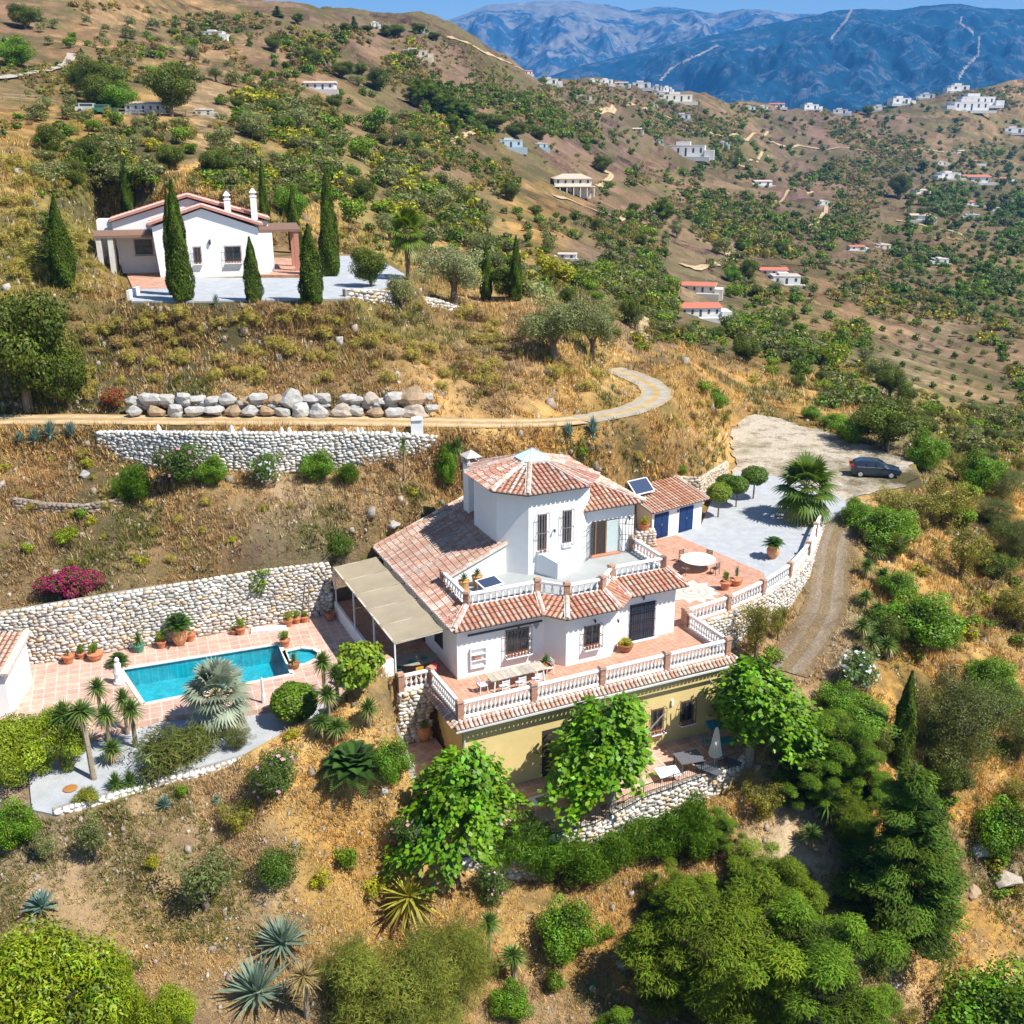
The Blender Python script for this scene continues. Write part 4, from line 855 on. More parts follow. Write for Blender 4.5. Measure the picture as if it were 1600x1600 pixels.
for lst, up in ((row, 0), (row2, 1), (row3, 1)):
    for u, v, wpx in lst:
        base = G(u, 652 if not up else 650); s = wpx / FPX * depth(base) / 2
        link('boulder', random.choice(BOUL), bw, loc=(base[0], base[1] + (.4 if up else 0), base[2] + hz(base, v) - (.12 if up else 0)), rz=random.uniform(-.35, .35) + (math.pi if random.random() < .5 else 0), sc=(s * 1.25, s * 1.05, s * random.uniform(.72, 1.0)))
dw_ = empty('old_terrace_wall'); tag(dw_, 'ruined low dark dry-stone wall on the bank above the bougainvillea', 'stone wall'); gq = [G(u, v) for u, v in ((20,792),(70,800),(130,803),(190,792))]
stones(None, 'stonework', [q[:2] for q in gq], [q[2] - .3 for q in gq], [q[2] + .55 for q in gq], dw_, size=(.38,.22), seed=31, thick=.5, cols=[(.27,.21,.16),(.22,.17,.13),(.33,.27,.21)])
for u, v, wpx, hh, lb in ((1568,1372,46,.45,'big flat brown rock outcrop at the right edge'),(1530,1330,34,.6,'grey rock above the flat outcrop'),(1358,1478,22,.6,'pale rock below the fir'),(132,742,16,.9,'upright pale rock on the bank left of the road wall'),(615,820,22,.6,'pale rock above the left roof of the villa'),(1345,1500,16,.7,'small pale rock near the bottom right pines'),(1520,1395,28,.6,'rock at the lower side of the outcrop')):
    q = G(u, v); s = wpx / FPX * depth(q) / 2; tag(link('rock', BOUL[(2,3,4)[(u + v) % 3]], None, (q[0], q[1], q[2] + s * .1), u * .1, (s * 1.2, s, s * hh)), lb, 'rock')
# ------------------------------------------------------------------ roads (ribbons laid on the ground)
def ribbon(name, pxs, wd, m, z=.06, n=7, label=None):
    pts_ = [G(u, v) for u, v in pxs]; pts_ = [p for p in pts_ if p]
    P_ = [np.array(p[:2]) for p in pts_]; out = []
    for i in range(len(P_) - 1):
        L = np.linalg.norm(P_[i + 1] - P_[i]); k = max(2, int(L / max(.8, .012 * P_[i][1])))
        p0 = P_[max(i - 1, 0)]; p1 = P_[i]; p2 = P_[i + 1]; p3 = P_[min(i + 2, len(P_) - 1)]
        for j in range(k):
            t = j / k; out.append(.5 * ((2 * p1) + (-p0 + p2) * t + (2 * p0 - 5 * p1 + 4 * p2 - p3) * t * t + (-p0 + 3 * p1 - 3 * p2 + p3) * t ** 3))
    out.append(P_[-1]); vs = []
    for i, p in enumerate(out):
        d = out[min(i + 1, len(out) - 1)] - out[max(i - 1, 0)]; d = d / (np.linalg.norm(d) + 1e-9); nr = np.array([-d[1], d[0]])
        ww = wd * .40 * (1 + .3 * float(fbm(np.array([i * .31]), np.array([p[0] * .05]), 3)[0]))
        row_ = [p + nr * ww * (k / (n - 1) - .5) for k in range(n)]
        zz = [Zt(q[0], q[1]) for q in row_]; zm = max(zz) if wd < 5 and p[1] < 120 else None
        for q, z_ in zip(row_, zz): vs.append((q[0], q[1], z_ + z + (0 if p[1] < 150 else .25)))
    F = [];  C_ = []
    for i in range(len(out) - 1):
        for k in range(n - 1):
            F.append((i * n + k, i * n + k + 1, (i + 1) * n + k + 1, (i + 1) * n + k)); C_.append((.46,.37,.25) if k in (1, 4) else (.40,.29,.16) if k in (2, 3) else (.42,.28,.13))
    return link(name, np_mesh(name, vs, F, np.array(C_), [m], smooth=True))
M['dirt'] = mat('dirt_road', attr=True, rough=1, nscale=1.2, namt=.25, bump=.6, bscale=8)
M['concrete'] = mat('old_concrete', (.38,.34,.285), rough=.95, nscale=1.0, namt=.25, bump=.4, bscale=12)
M['dun'] = mat('driveway_earth', (.33,.255,.175), rough=1, nscale=.5, namt=.4, bump=.7, bscale=9)
def road(name, m, cols=None):
    pl_, wd = RL[name]; n = 9; vs = []; F = []; C_ = []
    for i, p in enumerate(pl_):
        d = pl_[min(i + 1, len(pl_) - 1)] - pl_[max(i - 1, 0)]; d = d[:2] / (np.linalg.norm(d[:2]) + 1e-9); nr = np.array([-d[1], d[0]])
        for k in range(n):
            e = .12 * float(fbm(np.array([p[0] * .9 + k]), np.array([p[1] * .9]), 3)[0]) * (1 if k in (0, n - 1) else .3)
            q = p[:2] + nr * wd * (k / (n - 1) - .5 + e); vs.append((q[0], q[1], p[2] + .07 - .03 * abs(k / (n - 1) - .5)))
    for i in range(len(pl_) - 1):
        for k in range(n - 1):
            F.append((i * n + k, (i + 1) * n + k, (i + 1) * n + k + 1, i * n + k + 1)[::-1]); C_.append(jit((cols or [(.40,.255,.115),(.50,.385,.23),(.50,.39,.24),(.42,.28,.125)])[min(k, n - 2 - k)], .04))
    return tag(link(name, np_mesh(name, vs, F, np.array(C_), [m], smooth=True)), kind='structure')
road('dirt_road', M['dirt']); road('concrete_road', M['dirt'], [(.40,.32,.20),(.36,.325,.27),(.37,.335,.28),(.44,.31,.14)]); road('driveway', M['ground'], [(.25,.18,.10),(.29,.22,.15),(.31,.25,.19),(.26,.19,.11)])
M['pale'] = mat('parking_gravel', (.40,.345,.27), rough=1, nscale=.35, namt=.38, bump=.7, bscale=10)
def ragged(poly, amp=.5, step=1.0, sd=4):
    out = []; rg_ = random.Random(sd)
    for i in range(len(poly)):
        a = Vector(poly[i][:2]); b = Vector(poly[(i + 1) % len(poly)][:2]); k = max(1, int((b - a).length / step)); nr = Vector((-(b - a).y, (b - a).x)).normalized()
        for j in range(k): q = a.lerp(b, j / k) + nr * rg_.uniform(-amp, amp) * (0 if j == 0 else 1); out.append((q.x, q.y))
    return out
sheet('parking_ground', ragged(PX([(1137,744),(1150,715),(1138,690),(1152,662),(1180,647),(1225,655),(1262,668),(1310,675),(1350,692),(1385,706),(1418,714),(1436,745),(1400,762),(1345,772),(1305,790),(1285,812),(1235,770),(1200,748),(1160,737)], 0), .45, .9), -.008, M['ground'], th=.06, col=(.55,.48,.38))
for nm, pxs, wd in (('upper_road', [(-40,135),(0,125),(40,119),(80,110),(108,97),(112,86)], 5.0), ('dirt_track', [(706,226),(722,215),(745,206),(765,202)], 5), ('dirt_track', [(866,308),(905,320),(940,334),(985,342),(1010,343)], 4),
                    ('dirt_track', [(1066,416),(1100,418),(1132,412),(1143,402),(1136,392),(1125,386)], 5), ('dirt_track', [(1010,535),(1005,515),(1015,495),(1022,480),(1012,470)], 4), ('dirt_track', [(965,158),(985,163),(1010,170),(1035,180),(1062,188)], 9),
                    ('dirt_track', [(1150,262),(1172,252),(1200,243)], 5), ('dirt_track', [(1130,300),(1180,306),(1230,300),(1270,300)], 4), ('dirt_track', [(700,60),(760,85),(820,112)], 4), ('dirt_track', [(1100,205),(1150,210),(1200,206)], 5), ('dirt_track', [(1400,345),(1440,352),(1480,360),(1510,375)], 4), ('dirt_track', [(930,178),(945,172),(960,168)], 8), ('dirt_track', [(1290,330),(1292,318),(1285,340),(1265,358)], 6), ('dirt_track', [(930,290),(950,282),(955,272),(940,268)], 5), ('dirt_track', [(1200,222),(1260,230),(1350,236),(1440,233),(1475,238)], 6), ('dirt_track', [(1200,135),(1165,262),(1150,258),(1140,262)][1:], 7)):
    tag(ribbon(nm, pxs, wd, M['concrete'] if nm in ('upper_road', 'drive') else M['dirt'], z=.15), kind='structure')
sheet('neighbour_yard', PX([(205,470),(206,448),(262,449),(262,433),(425,434),(470,434),(470,398),(585,400),(632,428),(625,444),(560,458),(540,466),(300,470)], ZN), ZN - .02, M['gravel'])
sheet('neighbour_patio', PX([(192,415),(260,412),(270,450),(208,452)], ZN), ZN, M['terrace'])
sheet('neighbour_porch_floor', PX([(400,402),(468,404),(470,430),(405,430)], ZN), ZN + .02, M['terrace'])
# ------------------------------------------------------------------ plants
def unit(a): return a / (np.linalg.norm(a, axis=-1, keepdims=True) + 1e-9)
def leaf_cards(Pc, Nn, L, W, col, rng, var=.22, hue=.10, up=0.0, along=None, bend=0.0):
    """diamond leaves; returns V, F (quads), C"""
    n = len(Pc); N_ = unit(Nn + rng.normal(0, .45, (n, 3)) + np.array([0, 0, up]))
    T = rng.normal(0, 1, (n, 3)) if along is None else along + rng.normal(0, .35, (n, 3))
    T = unit(T - N_ * (T * N_).sum(1, keepdims=True)); B = np.cross(N_, T)
    l = L * rng.uniform(.65, 1.25, (n, 1)); w_ = W * rng.uniform(.7, 1.25, (n, 1))
    V = np.stack([Pc - T * l / 2, Pc + B * w_ / 2 + T * l * .05, Pc + T * l / 2 - N_ * l * bend, Pc - B * w_ / 2 + T * l * .05], 1).reshape(-1, 3)
    F = np.arange(4 * n).reshape(n, 4)
    c = np.array(col)[None] if np.ndim(col) == 1 else np.array(col); C_ = c * (1 + rng.normal(0, var, (n, 1))) * (1 + rng.normal(0, hue, (n, 3)))
    if np.mean(c[..., 1]) > np.mean(c[..., 0]) and np.mean(c) < .4: C_ = C_ * np.array([1.14, 1.07, .70])
    return V, F, np.clip(C_, .004, .8)
def blob_points(blobs, n, rng, shell=.78):
    """points near the surfaces of a union of blobs; returns points, normals, blob index"""
    b = np.array(blobs, float); ar = (b[:, 3] * b[:, 4]); k = rng.choice(len(b), n, p=ar / ar.sum()); d = unit(rng.normal(0, 1, (n, 3)))
    f = rng.uniform(shell, 1.06, (n, 1)) ; q = b[k, :3] + d * b[k, 3:4] * np.array([1, 1, 1]) * f; q[:, 2] = b[k, 2] + d[:, 2] * b[k, 4] * f[:, 0]
    return q, d, k
def crown_blobs(rng, n, R, H, z0, rb, top=1.0, hollow=.42):
    """clump centres spread over an ellipsoid crown of radius R, height H, starting at z0"""
    out = []
    for i in range(n):
        d = unit(rng.normal(0, 1, 3)); f = rng.uniform(hollow, .86); r = rb * rng.uniform(.65, 1.3)
        x, y, z = d * f * (1 + .22 * math.sin(3 * math.atan2(d[1], d[0]) + n) + rng.uniform(-.12, .16)); out.append((x * R, y * R, z0 + H / 2 + z * H / 2 * top, r, r * rng.uniform(.6, .9)))
    out.append((0, 0, z0 + H * .5, R * .55, H * .38))
    return out
def cat_arrays(parts):
    V = []; F = []; C_ = []; o = 0
    for v, f, c in parts: V.append(v); F.append(f + o); C_.append(c); o += len(v)
    return np.concatenate(V), np.concatenate(F), np.concatenate(C_)
def limb_mesh(rng, H, r, spread, n=5, col=(.20,.15,.11), lean=0, z0=0.45):
    mb = MB(); p = [(0, 0, -.4), (lean * .3, 0, H * z0 * .5), (lean, .05, H * z0)]
    mb.tube(p, [r * 1.25, r, r * .8], 7, col)
    for i in range(n):
        a = 2 * math.pi * i / n + rng.uniform(-.4, .4); s = spread * rng.uniform(.5, .9); hh = H * rng.uniform(.7, .92)
        mb.tube([(lean, .05, H * z0 * .92), (lean + math.cos(a) * s * .45, math.sin(a) * s * .45, H * z0 + (hh - H * z0) * .45), (lean + math.cos(a) * s, math.sin(a) * s, hh)], [r * .55, r * .35, r * .12], 5, jit(col, .15))
    return mb.mesh('trunk', M['bark'])
PROTO = {}
def proto(key, name, parts, W, H, cat): PROTO[key] = dict(name=name, parts=parts, W=W, H=H, cat=cat)
def pal(rng, n, k, base, kv=.22, tint=(.0, .0, .0)):
    """colour per clump: some clumps are lighter new growth"""
    f = 1 + rng.normal(0, kv, (k.max() + 1, 1)); c = np.array(base)[None] * f; c += np.array(tint)[None] * rng.uniform(0, 1, (len(c), 1)); return c[k]
def bush_proto(key, seed, col, R=.5, H=.8, n=1500, leaf=(.09, .05), nb=14, name='shrub', flowers=None, fn=120, mat_='leaf', trunk=False, up=.2, tint=(.04,.03,0), cat='shrub', shell=.6, rb=.36, sparse=1.0):
    rng = np.random.default_rng(seed); bl = crown_blobs(rng, nb, R * .85, H * .8, H * .08, R * rb)
    q, d, k = blob_points(bl, int(n * sparse), rng, shell); q[:, 2] = np.abs(q[:, 2]) * 1.0
    V, F, C_ = leaf_cards(q, d, leaf[0], leaf[1], pal(rng, n, k, col, tint=tint), rng, up=up)
    parts = [('crown', np_mesh('crown', V, F, C_, [M[mat_]]))]
    if trunk: parts.append(('trunk', limb_mesh(rng, H * .8, R * .07, R * .7, 4)))
    if flowers:
        q, d, k = blob_points(bl, fn, rng, 1.0); q[:, 2] = np.abs(q[:, 2]); V, F, C_ = leaf_cards(q + d * .02, d, leaf[0] * 1.1, leaf[0] * 1.0, flowers, rng, var=.15)
        parts.append(('blossom', np_mesh('blossom', V, F, C_, [M['flower']])))
    proto(key, name, parts, 2 * R, H, cat)
G1=(.12,.215,.014); G2=(.065,.145,.012); G3=(.18,.26,.015); GO=(.15,.18,.08); GD=(.035,.075,.016); GY_=(.26,.27,.02); GS=(.19,.22,.14); DRY=(.30,.23,.055); DR2=(.24,.17,.075)
for i, (c, nm) in enumerate(((G1,'green'),(G2,'dark'),(G3,'bright'),(GO,'grey'),(GY_,'yellow'))):
    for j in range(2): bush_proto(f'bush_{nm}{j}', 20 + i * 3 + j, c, R=.5, H=.75, n=1300, leaf=(.075, .042), nb=13, mat_='leaf')
for j in range(3): bush_proto(f'dry{j}', 50 + j, (.27,.235,.05) if j < 2 else (.27,.19,.075), R=.5, H=.55, n=1100, leaf=(.12, .018), nb=9, mat_='needle', up=.9, name='dry_scrub', tint=(.10,.06,.01))
bush_proto('oleander', 61, (.05,.11,.025), R=1.2, H=2.2, n=5200, leaf=(.17, .04), nb=22, up=.5, flowers=(.75,.38,.50), fn=60)
bush_proto('oleander_white', 62, (.05,.13,.02), R=1.2, H=2.2, n=4200, leaf=(.16, .045), nb=20, up=.5, flowers=(.8,.8,.78), fn=260)
bush_proto('bougainvillea', 63, (.07,.13,.02), R=1.7, H=2.2, n=4500, leaf=(.11, .06), nb=17, rb=.26, flowers=(.36,.012,.11), fn=2300, name='bougainvillea')
bush_proto('ball', 64, (.045,.11,.012), R=1.0, H=1.9, n=5500, leaf=(.09, .05), nb=18, shell=.85, rb=.45, name='clipped_bush')
bush_proto('spiky', 65, (.07,.10,.025), R=1.5, H=1.3, n=3000, leaf=(.38, .035), nb=22, up=1.2, name='spiky_shrub')
bush_proto('carob', 66, (.07,.115,.016), R=3, H=5, n=17000, leaf=(.17, .11), nb=50, rb=.27, trunk=True, name='carob_tree', cat='tree', tint=(.04,.03,.0))
bush_proto('lime', 67, (.15,.235,.012), R=3, H=4.6, n=24000, leaf=(.20, .065), nb=60, rb=.24, trunk=True, name='broadleaf_tree', cat='tree', up=.5, tint=(.06,.04,0))
bush_proto('greycrown', 68, (.085,.115,.04), R=3, H=6, n=30000, leaf=(.13, .035), nb=60, rb=.24, trunk=True, name='olive_tree', cat='tree', up=.3)
bush_proto('casuarina', 69, (.10,.13,.028), R=3, H=5.5, n=34000, leaf=(.22, .022), nb=60, rb=.25, trunk=True, name='olive_tree', cat='tree', up=.8, mat_='needle')
bush_proto('dense', 70, (.09,.21,.014), R=2.2, H=3.6, n=15000, leaf=(.15, .09), nb=40, rb=.3, trunk=True, name='broadleaf_tree', cat='tree')
bush_proto('reddish', 71, (.14,.12,.03), R=.8, H=1.2, n=1500, leaf=(.10, .05), nb=12, flowers=(.35,.05,.03), fn=500)
bush_proto('vine', 72, (.15,.24,.02), R=1.4, H=2.4, n=3600, leaf=(.19, .15), nb=20, rb=.28, name='climbing_vine', cat='vine', up=.6, shell=.5)
bush_proto('climber', 73, (.08,.15,.02), R=.8, H=2.6, n=900, leaf=(.13, .07), nb=14, rb=.22, name='climber', cat='vine')
bush_proto('mound', 74, (.07,.16,.01), R=1.5, H=2.2, n=9000, leaf=(.22, .035), nb=26, name='shrub', up=-.6, tint=(.03,.03,0))
bush_proto('grasstuft', 75, (.14,.17,.03), R=.7, H=.9, n=700, leaf=(.55, .03), nb=6, up=0, mat_='needle', name='grass_tuft', cat='grass')
bush_proto('thicket', 76, (.15,.16,.04), R=1.6, H=2.4, n=5500, leaf=(.12, .04), nb=30, rb=.22, trunk=True, tint=(.10,.08,.0), sparse=.9)
def olive_proto(key, seed, col, n=2600, R=1.6, H=3.0):
    rng = np.random.default_rng(seed); bl = crown_blobs(rng, 22, R * .85, H * .68, H * .26, R * .34)
    q, d, k = blob_points(bl, n, rng, .6); V, F, C_ = leaf_cards(q, d, .20, .07, pal(rng, n, k, col, tint=(.05,.05,.04)), rng, up=.3)
    proto(key, 'olive_tree', [('crown', np_mesh('crown', V, F, C_, [M['leaf']])), ('trunk', limb_mesh(rng, H * .75, R * .10, R * .7, 4, z0=.35))], 2 * R, H, 'olive tree')
olive_proto('olive0', 80, GO); olive_proto('olive1', 81, (.11,.145,.055)); olive_proto('olive_silver', 82, (.20,.235,.15), 9000, 2.6, 4.6); olive_proto('olive_big', 83, (.13,.165,.075), 12000, 2.8, 4.8)
def pinus(key, seed, R=2.2, H=8, col=(.042,.09,.012), n=60000):
    rng = np.random.default_rng(seed); bl = []
    lev = 15
    for i in range(26): bl.append((rng.normal(0, .22), rng.normal(0, .22), H * rng.uniform(.15, .9), .42, .35))
    for i in range(lev):
        h = .12 + .86 * i / lev; rr = R * (1 - h) ** .75 * 1.05 + .12
        nb = max(3, int(7 * (1 - h) + 3))
        for j in range(nb):
            a = rng.uniform(0, 6.28); s = rr * rng.uniform(.45, 1.0); bl.append((math.cos(a) * s, math.sin(a) * s, H * h - .12 * s, .30 * rr + .22, .20))
    q, d, k = blob_points(bl, n, rng, .5); out = unit(np.stack([q[:, 0], q[:, 1], np.full(len(q), .35)], 1))
    V, F, C_ = leaf_cards(q, d, .22, .05, pal(rng, n, k, col, kv=.3, tint=(.03,.035,0)), rng, up=.9, along=out)
    mb = MB(); mb.tube([(0,0,-.5),(0,0,H*.5),(0,0,H*.97)],[.2,.12,.03],7,(.16,.11,.07)); rng2 = random.Random(seed)
    for b in bl[::2]: mb.tube([(0,0,b[2]-.1),(b[0],b[1],b[2])],[.05,.02],4,(.16,.11,.07),cap=False)
    proto(key, 'conifer', [('crown', np_mesh('crown', V, F, C_, [M['needle']])), ('trunk', mb.mesh('trunk', M['bark']))], 2 * R, H, 'conifer')
pinus('fir', 90); pinus('fir_small', 91, 1.4, 4, (.05,.09,.02), 6000)
def pine_round(key, seed, R=2.6, H=5.5, col=(.075,.125,.010), n=60000):
    rng = np.random.default_rng(seed); bl = crown_blobs(rng, 95, R * .9, H * .92, .1, R * .17, hollow=.5)
    q, d, k = blob_points(bl, n, rng, .45); V, F, C_ = leaf_cards(q, d, .17, .03, pal(rng, n, k, col, kv=.35, tint=(.03,.035,.0)), rng, up=1.0, along=d)
    proto(key, 'pine_tree', [('crown', np_mesh('crown', V, F, C_, [M['needle']])), ('trunk', limb_mesh(rng, H * .8, .18, R * .7, 6))], 2 * R, H, 'pine')
pine_round('pine', 92); pine_round('pine_b', 93, col=(.06,.12,.010))
def cypress(key, seed, H=9, R=.85, n=15000):
    rng = np.random.default_rng(seed); h = rng.uniform(0, 1, n) ** 1.2; th = rng.uniform(0, 6.283, n)
    pv = rng.uniform(-.1, .1, 7); prof = np.interp(h, [0, .04, .15, .35, .6, .85, 1], np.array([.45, .8, 1, .97, .72, .34, .03]) * (1 + pv)); wob = 1 + .14 * np.sin(th * 3 + h * 9 + seed) + .10 * np.sin(th * 5 - h * 21)
    r = R * prof * wob * rng.uniform(.82, 1.04, n); q = np.stack([r * np.cos(th), r * np.sin(th), h * H + .05], 1); d = np.stack([np.cos(th), np.sin(th), np.full(n, .25)], 1)
    col = np.array((.045,.085,.012))[None] * (1 + .3 * np.sin(th * 4 + h * 14)[:, None]) + np.array([.03,.03,0])[None] * rng.uniform(0, 1, (n, 1)); C0 = col
    V, F, C_ = leaf_cards(q, d, .30, .075, C0, rng, along=np.tile([0, 0, 1.], (n, 1)), var=.25)
    mb = MB(); mb.tube([(0,0,-.5),(0,0,H*.25),(0,0,H*.9)],[.16,.13,.03],7,(.18,.12,.08))
    proto(key, 'cypress_tree', [('crown', np_mesh('crown', V, F, C_, [M['needle']])), ('trunk', mb.mesh('trunk', M['bark']))], 2 * R, H, 'cypress')
cypress('cyp0', 95); cypress('cyp1', 96); cypress('cyp2', 97)
def bigleaf(key, seed, R=2.5, H=5.6, col=(.085,.22,.010)):
    rng = np.random.default_rng(seed); Ps = []; Ds = []; Kk = []
    lob = [(rng.uniform(0, 6.28), rng.uniform(.75, 1.15)) for _ in range(5)]
    for i in range(190):
        a = rng.uniform(0, 6.28); lf = max(f * math.exp(-((math.atan2(math.sin(a - b), math.cos(a - b))) ** 2) * 2.2) for b, f in lob); s = R * math.sqrt(rng.uniform(.02, 1)) * (.45 + .68 * lf); pk = H * (1.0 - .50 * (s / R) ** 1.6) * rng.uniform(.50, 1.0); m = 62
        t = rng.uniform(0, 1, m); rr = s * (.45 + .55 * t ** .8); zz = pk * (.86 + .14 * np.sin(t * 2.4)) - (t ** 2.2) * rng.uniform(.5, 1.3)
        aa = a + rng.normal(0, .05, m) + (t - .5) * rng.uniform(-.3, .3); q = np.stack([rr * np.cos(aa), rr * np.sin(aa), zz], 1) + rng.normal(0, .13, (m, 3)); q[:, 2] = np.maximum(q[:, 2], .5)
        Ps.append(q); Ds.append(np.stack([np.cos(aa) * .5, np.sin(aa) * .5, np.full(m, .5)], 1)); Kk.append(np.full(m, i))
    q = np.concatenate(Ps); d = np.concatenate(Ds); k = np.concatenate(Kk); n = len(q); dn = np.stack([q[:, 0] * .4, q[:, 1] * .4, np.full(n, -1.2)], 1)
    V, F, C_ = leaf_cards(q, d, .23, .16, pal(rng, n, k, col, kv=.16, tint=(.05,.045,0)), rng, up=.7, along=dn, bend=.12)
    proto(key, 'mulberry_tree', [('crown', np_mesh('crown', V, F, C_, [M['leaf']])), ('trunk', limb_mesh(rng, H * .85, .16, R * .75, 7, col=(.33,.29,.24), z0=.35))], 2 * R, H, 'tree')
bigleaf('mul0', 97); bigleaf('mul1', 98); bigleaf('mul2', 99)
def ballparts(key, seed, name, trunk_h, R, col, n=4500, fruit=None, H2=None, cat='tree'):
    rng = np.random.default_rng(seed); d = unit(rng.normal(0, 1, (n, 3))); r = R * rng.uniform(.78, 1.03, (n, 1)) * (1 + .06 * np.sin(d[:, 0:1] * 7) * np.sin(d[:, 2:3] * 6)); q = d * r; q[:, 2] = q[:, 2] * .95 + trunk_h + R * .9
    V, F, C_ = leaf_cards(q, d, .15 * max(R, .7), .09 * max(R, .7), col, rng, up=.3); parts = [('crown', np_mesh('crown', V, F, C_, [M['leaf']]))]
    mb = MB(); mb.tube([(0,0,-.3),(0.02,0,trunk_h*.6),(0,0,trunk_h+R*.8)],[.07,.055,.04],7,(.22,.17,.12)); parts.append(('trunk', mb.mesh('trunk', M['bark'])))
    if fruit:
        mb = MB()
        for i in range(14):
            e = unit(rng.normal(0, 1, 3)); e[2] = abs(e[2]) * .5 - .3; mb.lathe([(.01,-.07),(.055,-.03),(.06,.02),(.01,.07)], (e[0]*R, e[1]*R, trunk_h+R*.9+e[2]*R), 6, fruit)
        parts.append(('fruit', mb.mesh('fruit', M['flower'])))
    proto(key, name, parts, 2 * R, trunk_h + 1.87 * R, cat)
ballparts('topiary', 101, 'topiary_tree', 1.5, .95, (.085,.16,.014)); ballparts('topiary_light', 102, 'topiary_tree', 1.5, .9, (.16,.24,.018)); ballparts('lemon', 103, 'lemon_tree', .3, 1.25, (.11,.20,.014), 7500, (.7,.5,.03))
# ------------------------------------------------------------------ blades: yucca, agave, palms
def blade(V, F, C_, o, d, L, w, col, droop=.3, seg=4, side=None, fold=0.0):
    d = np.array(d, float); d /= np.linalg.norm(d); s = np.cross(d, [0, 0, 1.]) if side is None else np.array(side, float)
    if np.linalg.norm(s) < .05: s = np.array([1., 0, 0])
    s /= np.linalg.norm(s); b0 = len(V); p = np.array(o, float)
    ws = [.55, 1.0, .85, .5, .04] if seg == 4 else [.8, 1, .05]
    for i in range(seg + 1):
        t = i / seg; q = p + d * L * t + np.array([0, 0, -1.]) * droop * L * t * t; ww = w * ws[i] * .5
        V.append(q - s * ww); V.append(q + s * ww)
    for i in range(seg): F.append((b0 + 2 * i, b0 + 2 * i + 1, b0 + 2 * i + 3, b0 + 2 * i + 2)); C_.append(col)
def rosette(rng, n, L, w, col, emin, emax, droop, colv=.2, tip=None, o=(0, 0, 0), dead=0.0):
    V = []; F = []; C_ = []
    for i in range(n):
        f = i / n; a = i * 2.39996 + rng.uniform(-.1, .1); e = math.radians(emax + (emin - emax) * f + rng.uniform(-7, 7)); d = (math.cos(e) * math.cos(a), math.cos(e) * math.sin(a), math.sin(e))
        c = np.array(col) * (1 + rng.normal(0, colv)); 
        if dead and f > 1 - dead: c = np.array((.34,.26,.10)) * rng.uniform(.7, 1.2)
        blade(V, F, C_, o, d, L * rng.uniform(.8, 1.1) * (1 - .25 * (1 - f)), w, np.clip(c, .01, .8), droop * (.4 + f))
    return np.array(V), np.array(F), np.array(C_)
def yucca_proto(key, seed, th, L=.75, n=130, col=(.10,.17,.03), w=.07, dead=.18, lean=.0):
    rng = np.random.default_rng(seed); A_ = rosette(rng, n, L, w, col, -55, 85, .18, o=(lean, 0, th), dead=dead)
    mb = MB(); mb.tube([(0,0,-.3),(lean*.4,0,th*.5),(lean,0,th+.05)],[.11,.09,.08],7,(.30,.24,.17))
    proto(key, 'yucca', [('leaf_rosette', np_mesh('leaf_rosette', *A_, [M['leaf']])), ('stem', mb.mesh('stem', M['bark']))], 2 * L, th + L * .8, 'yucca')
yucca_proto('yucca_t', 110, 1.9); yucca_proto('yucca_m', 111, 1.0); yucca_proto('yucca_s', 112, .25, dead=.05); yucca_proto('yucca_l', 113, 3.2, lean=.8); yucca_proto('yucca_dead', 114, 2.0, n=70, col=(.27,.20,.11), dead=1.0)
yucca_proto('yucca_yellow', 115, .4, L=1.3, n=80, col=(.36,.34,.05), w=.12, dead=.1)
def agave_proto(key, seed, L=1.3, n=42, w=.20, col=(.15,.24,.20)):
    rng = np.random.default_rng(seed); A_ = rosette(rng, n, L, w, col, 2, 84, .06, colv=.16, o=(0, 0, .15), dead=.06)
    mb = MB(); mb.lathe([(.25,-.2),(.28,.05),(.15,.3)], n=8, col=(.2,.24,.16)); proto(key, 'agave', [('leaf_rosette', np_mesh('leaf_rosette', *A_, [M['leaf']])), ('heart', mb.mesh('heart', M['bark']))], 2 * L, L * 1.05, 'agave')
agave_proto('agave', 120); agave_proto('agave_thin', 121, n=90, w=.11, col=(.20,.27,.20)); agave_proto('aloe', 122, L=.6, n=26, w=.10, col=(.10,.20,.09))
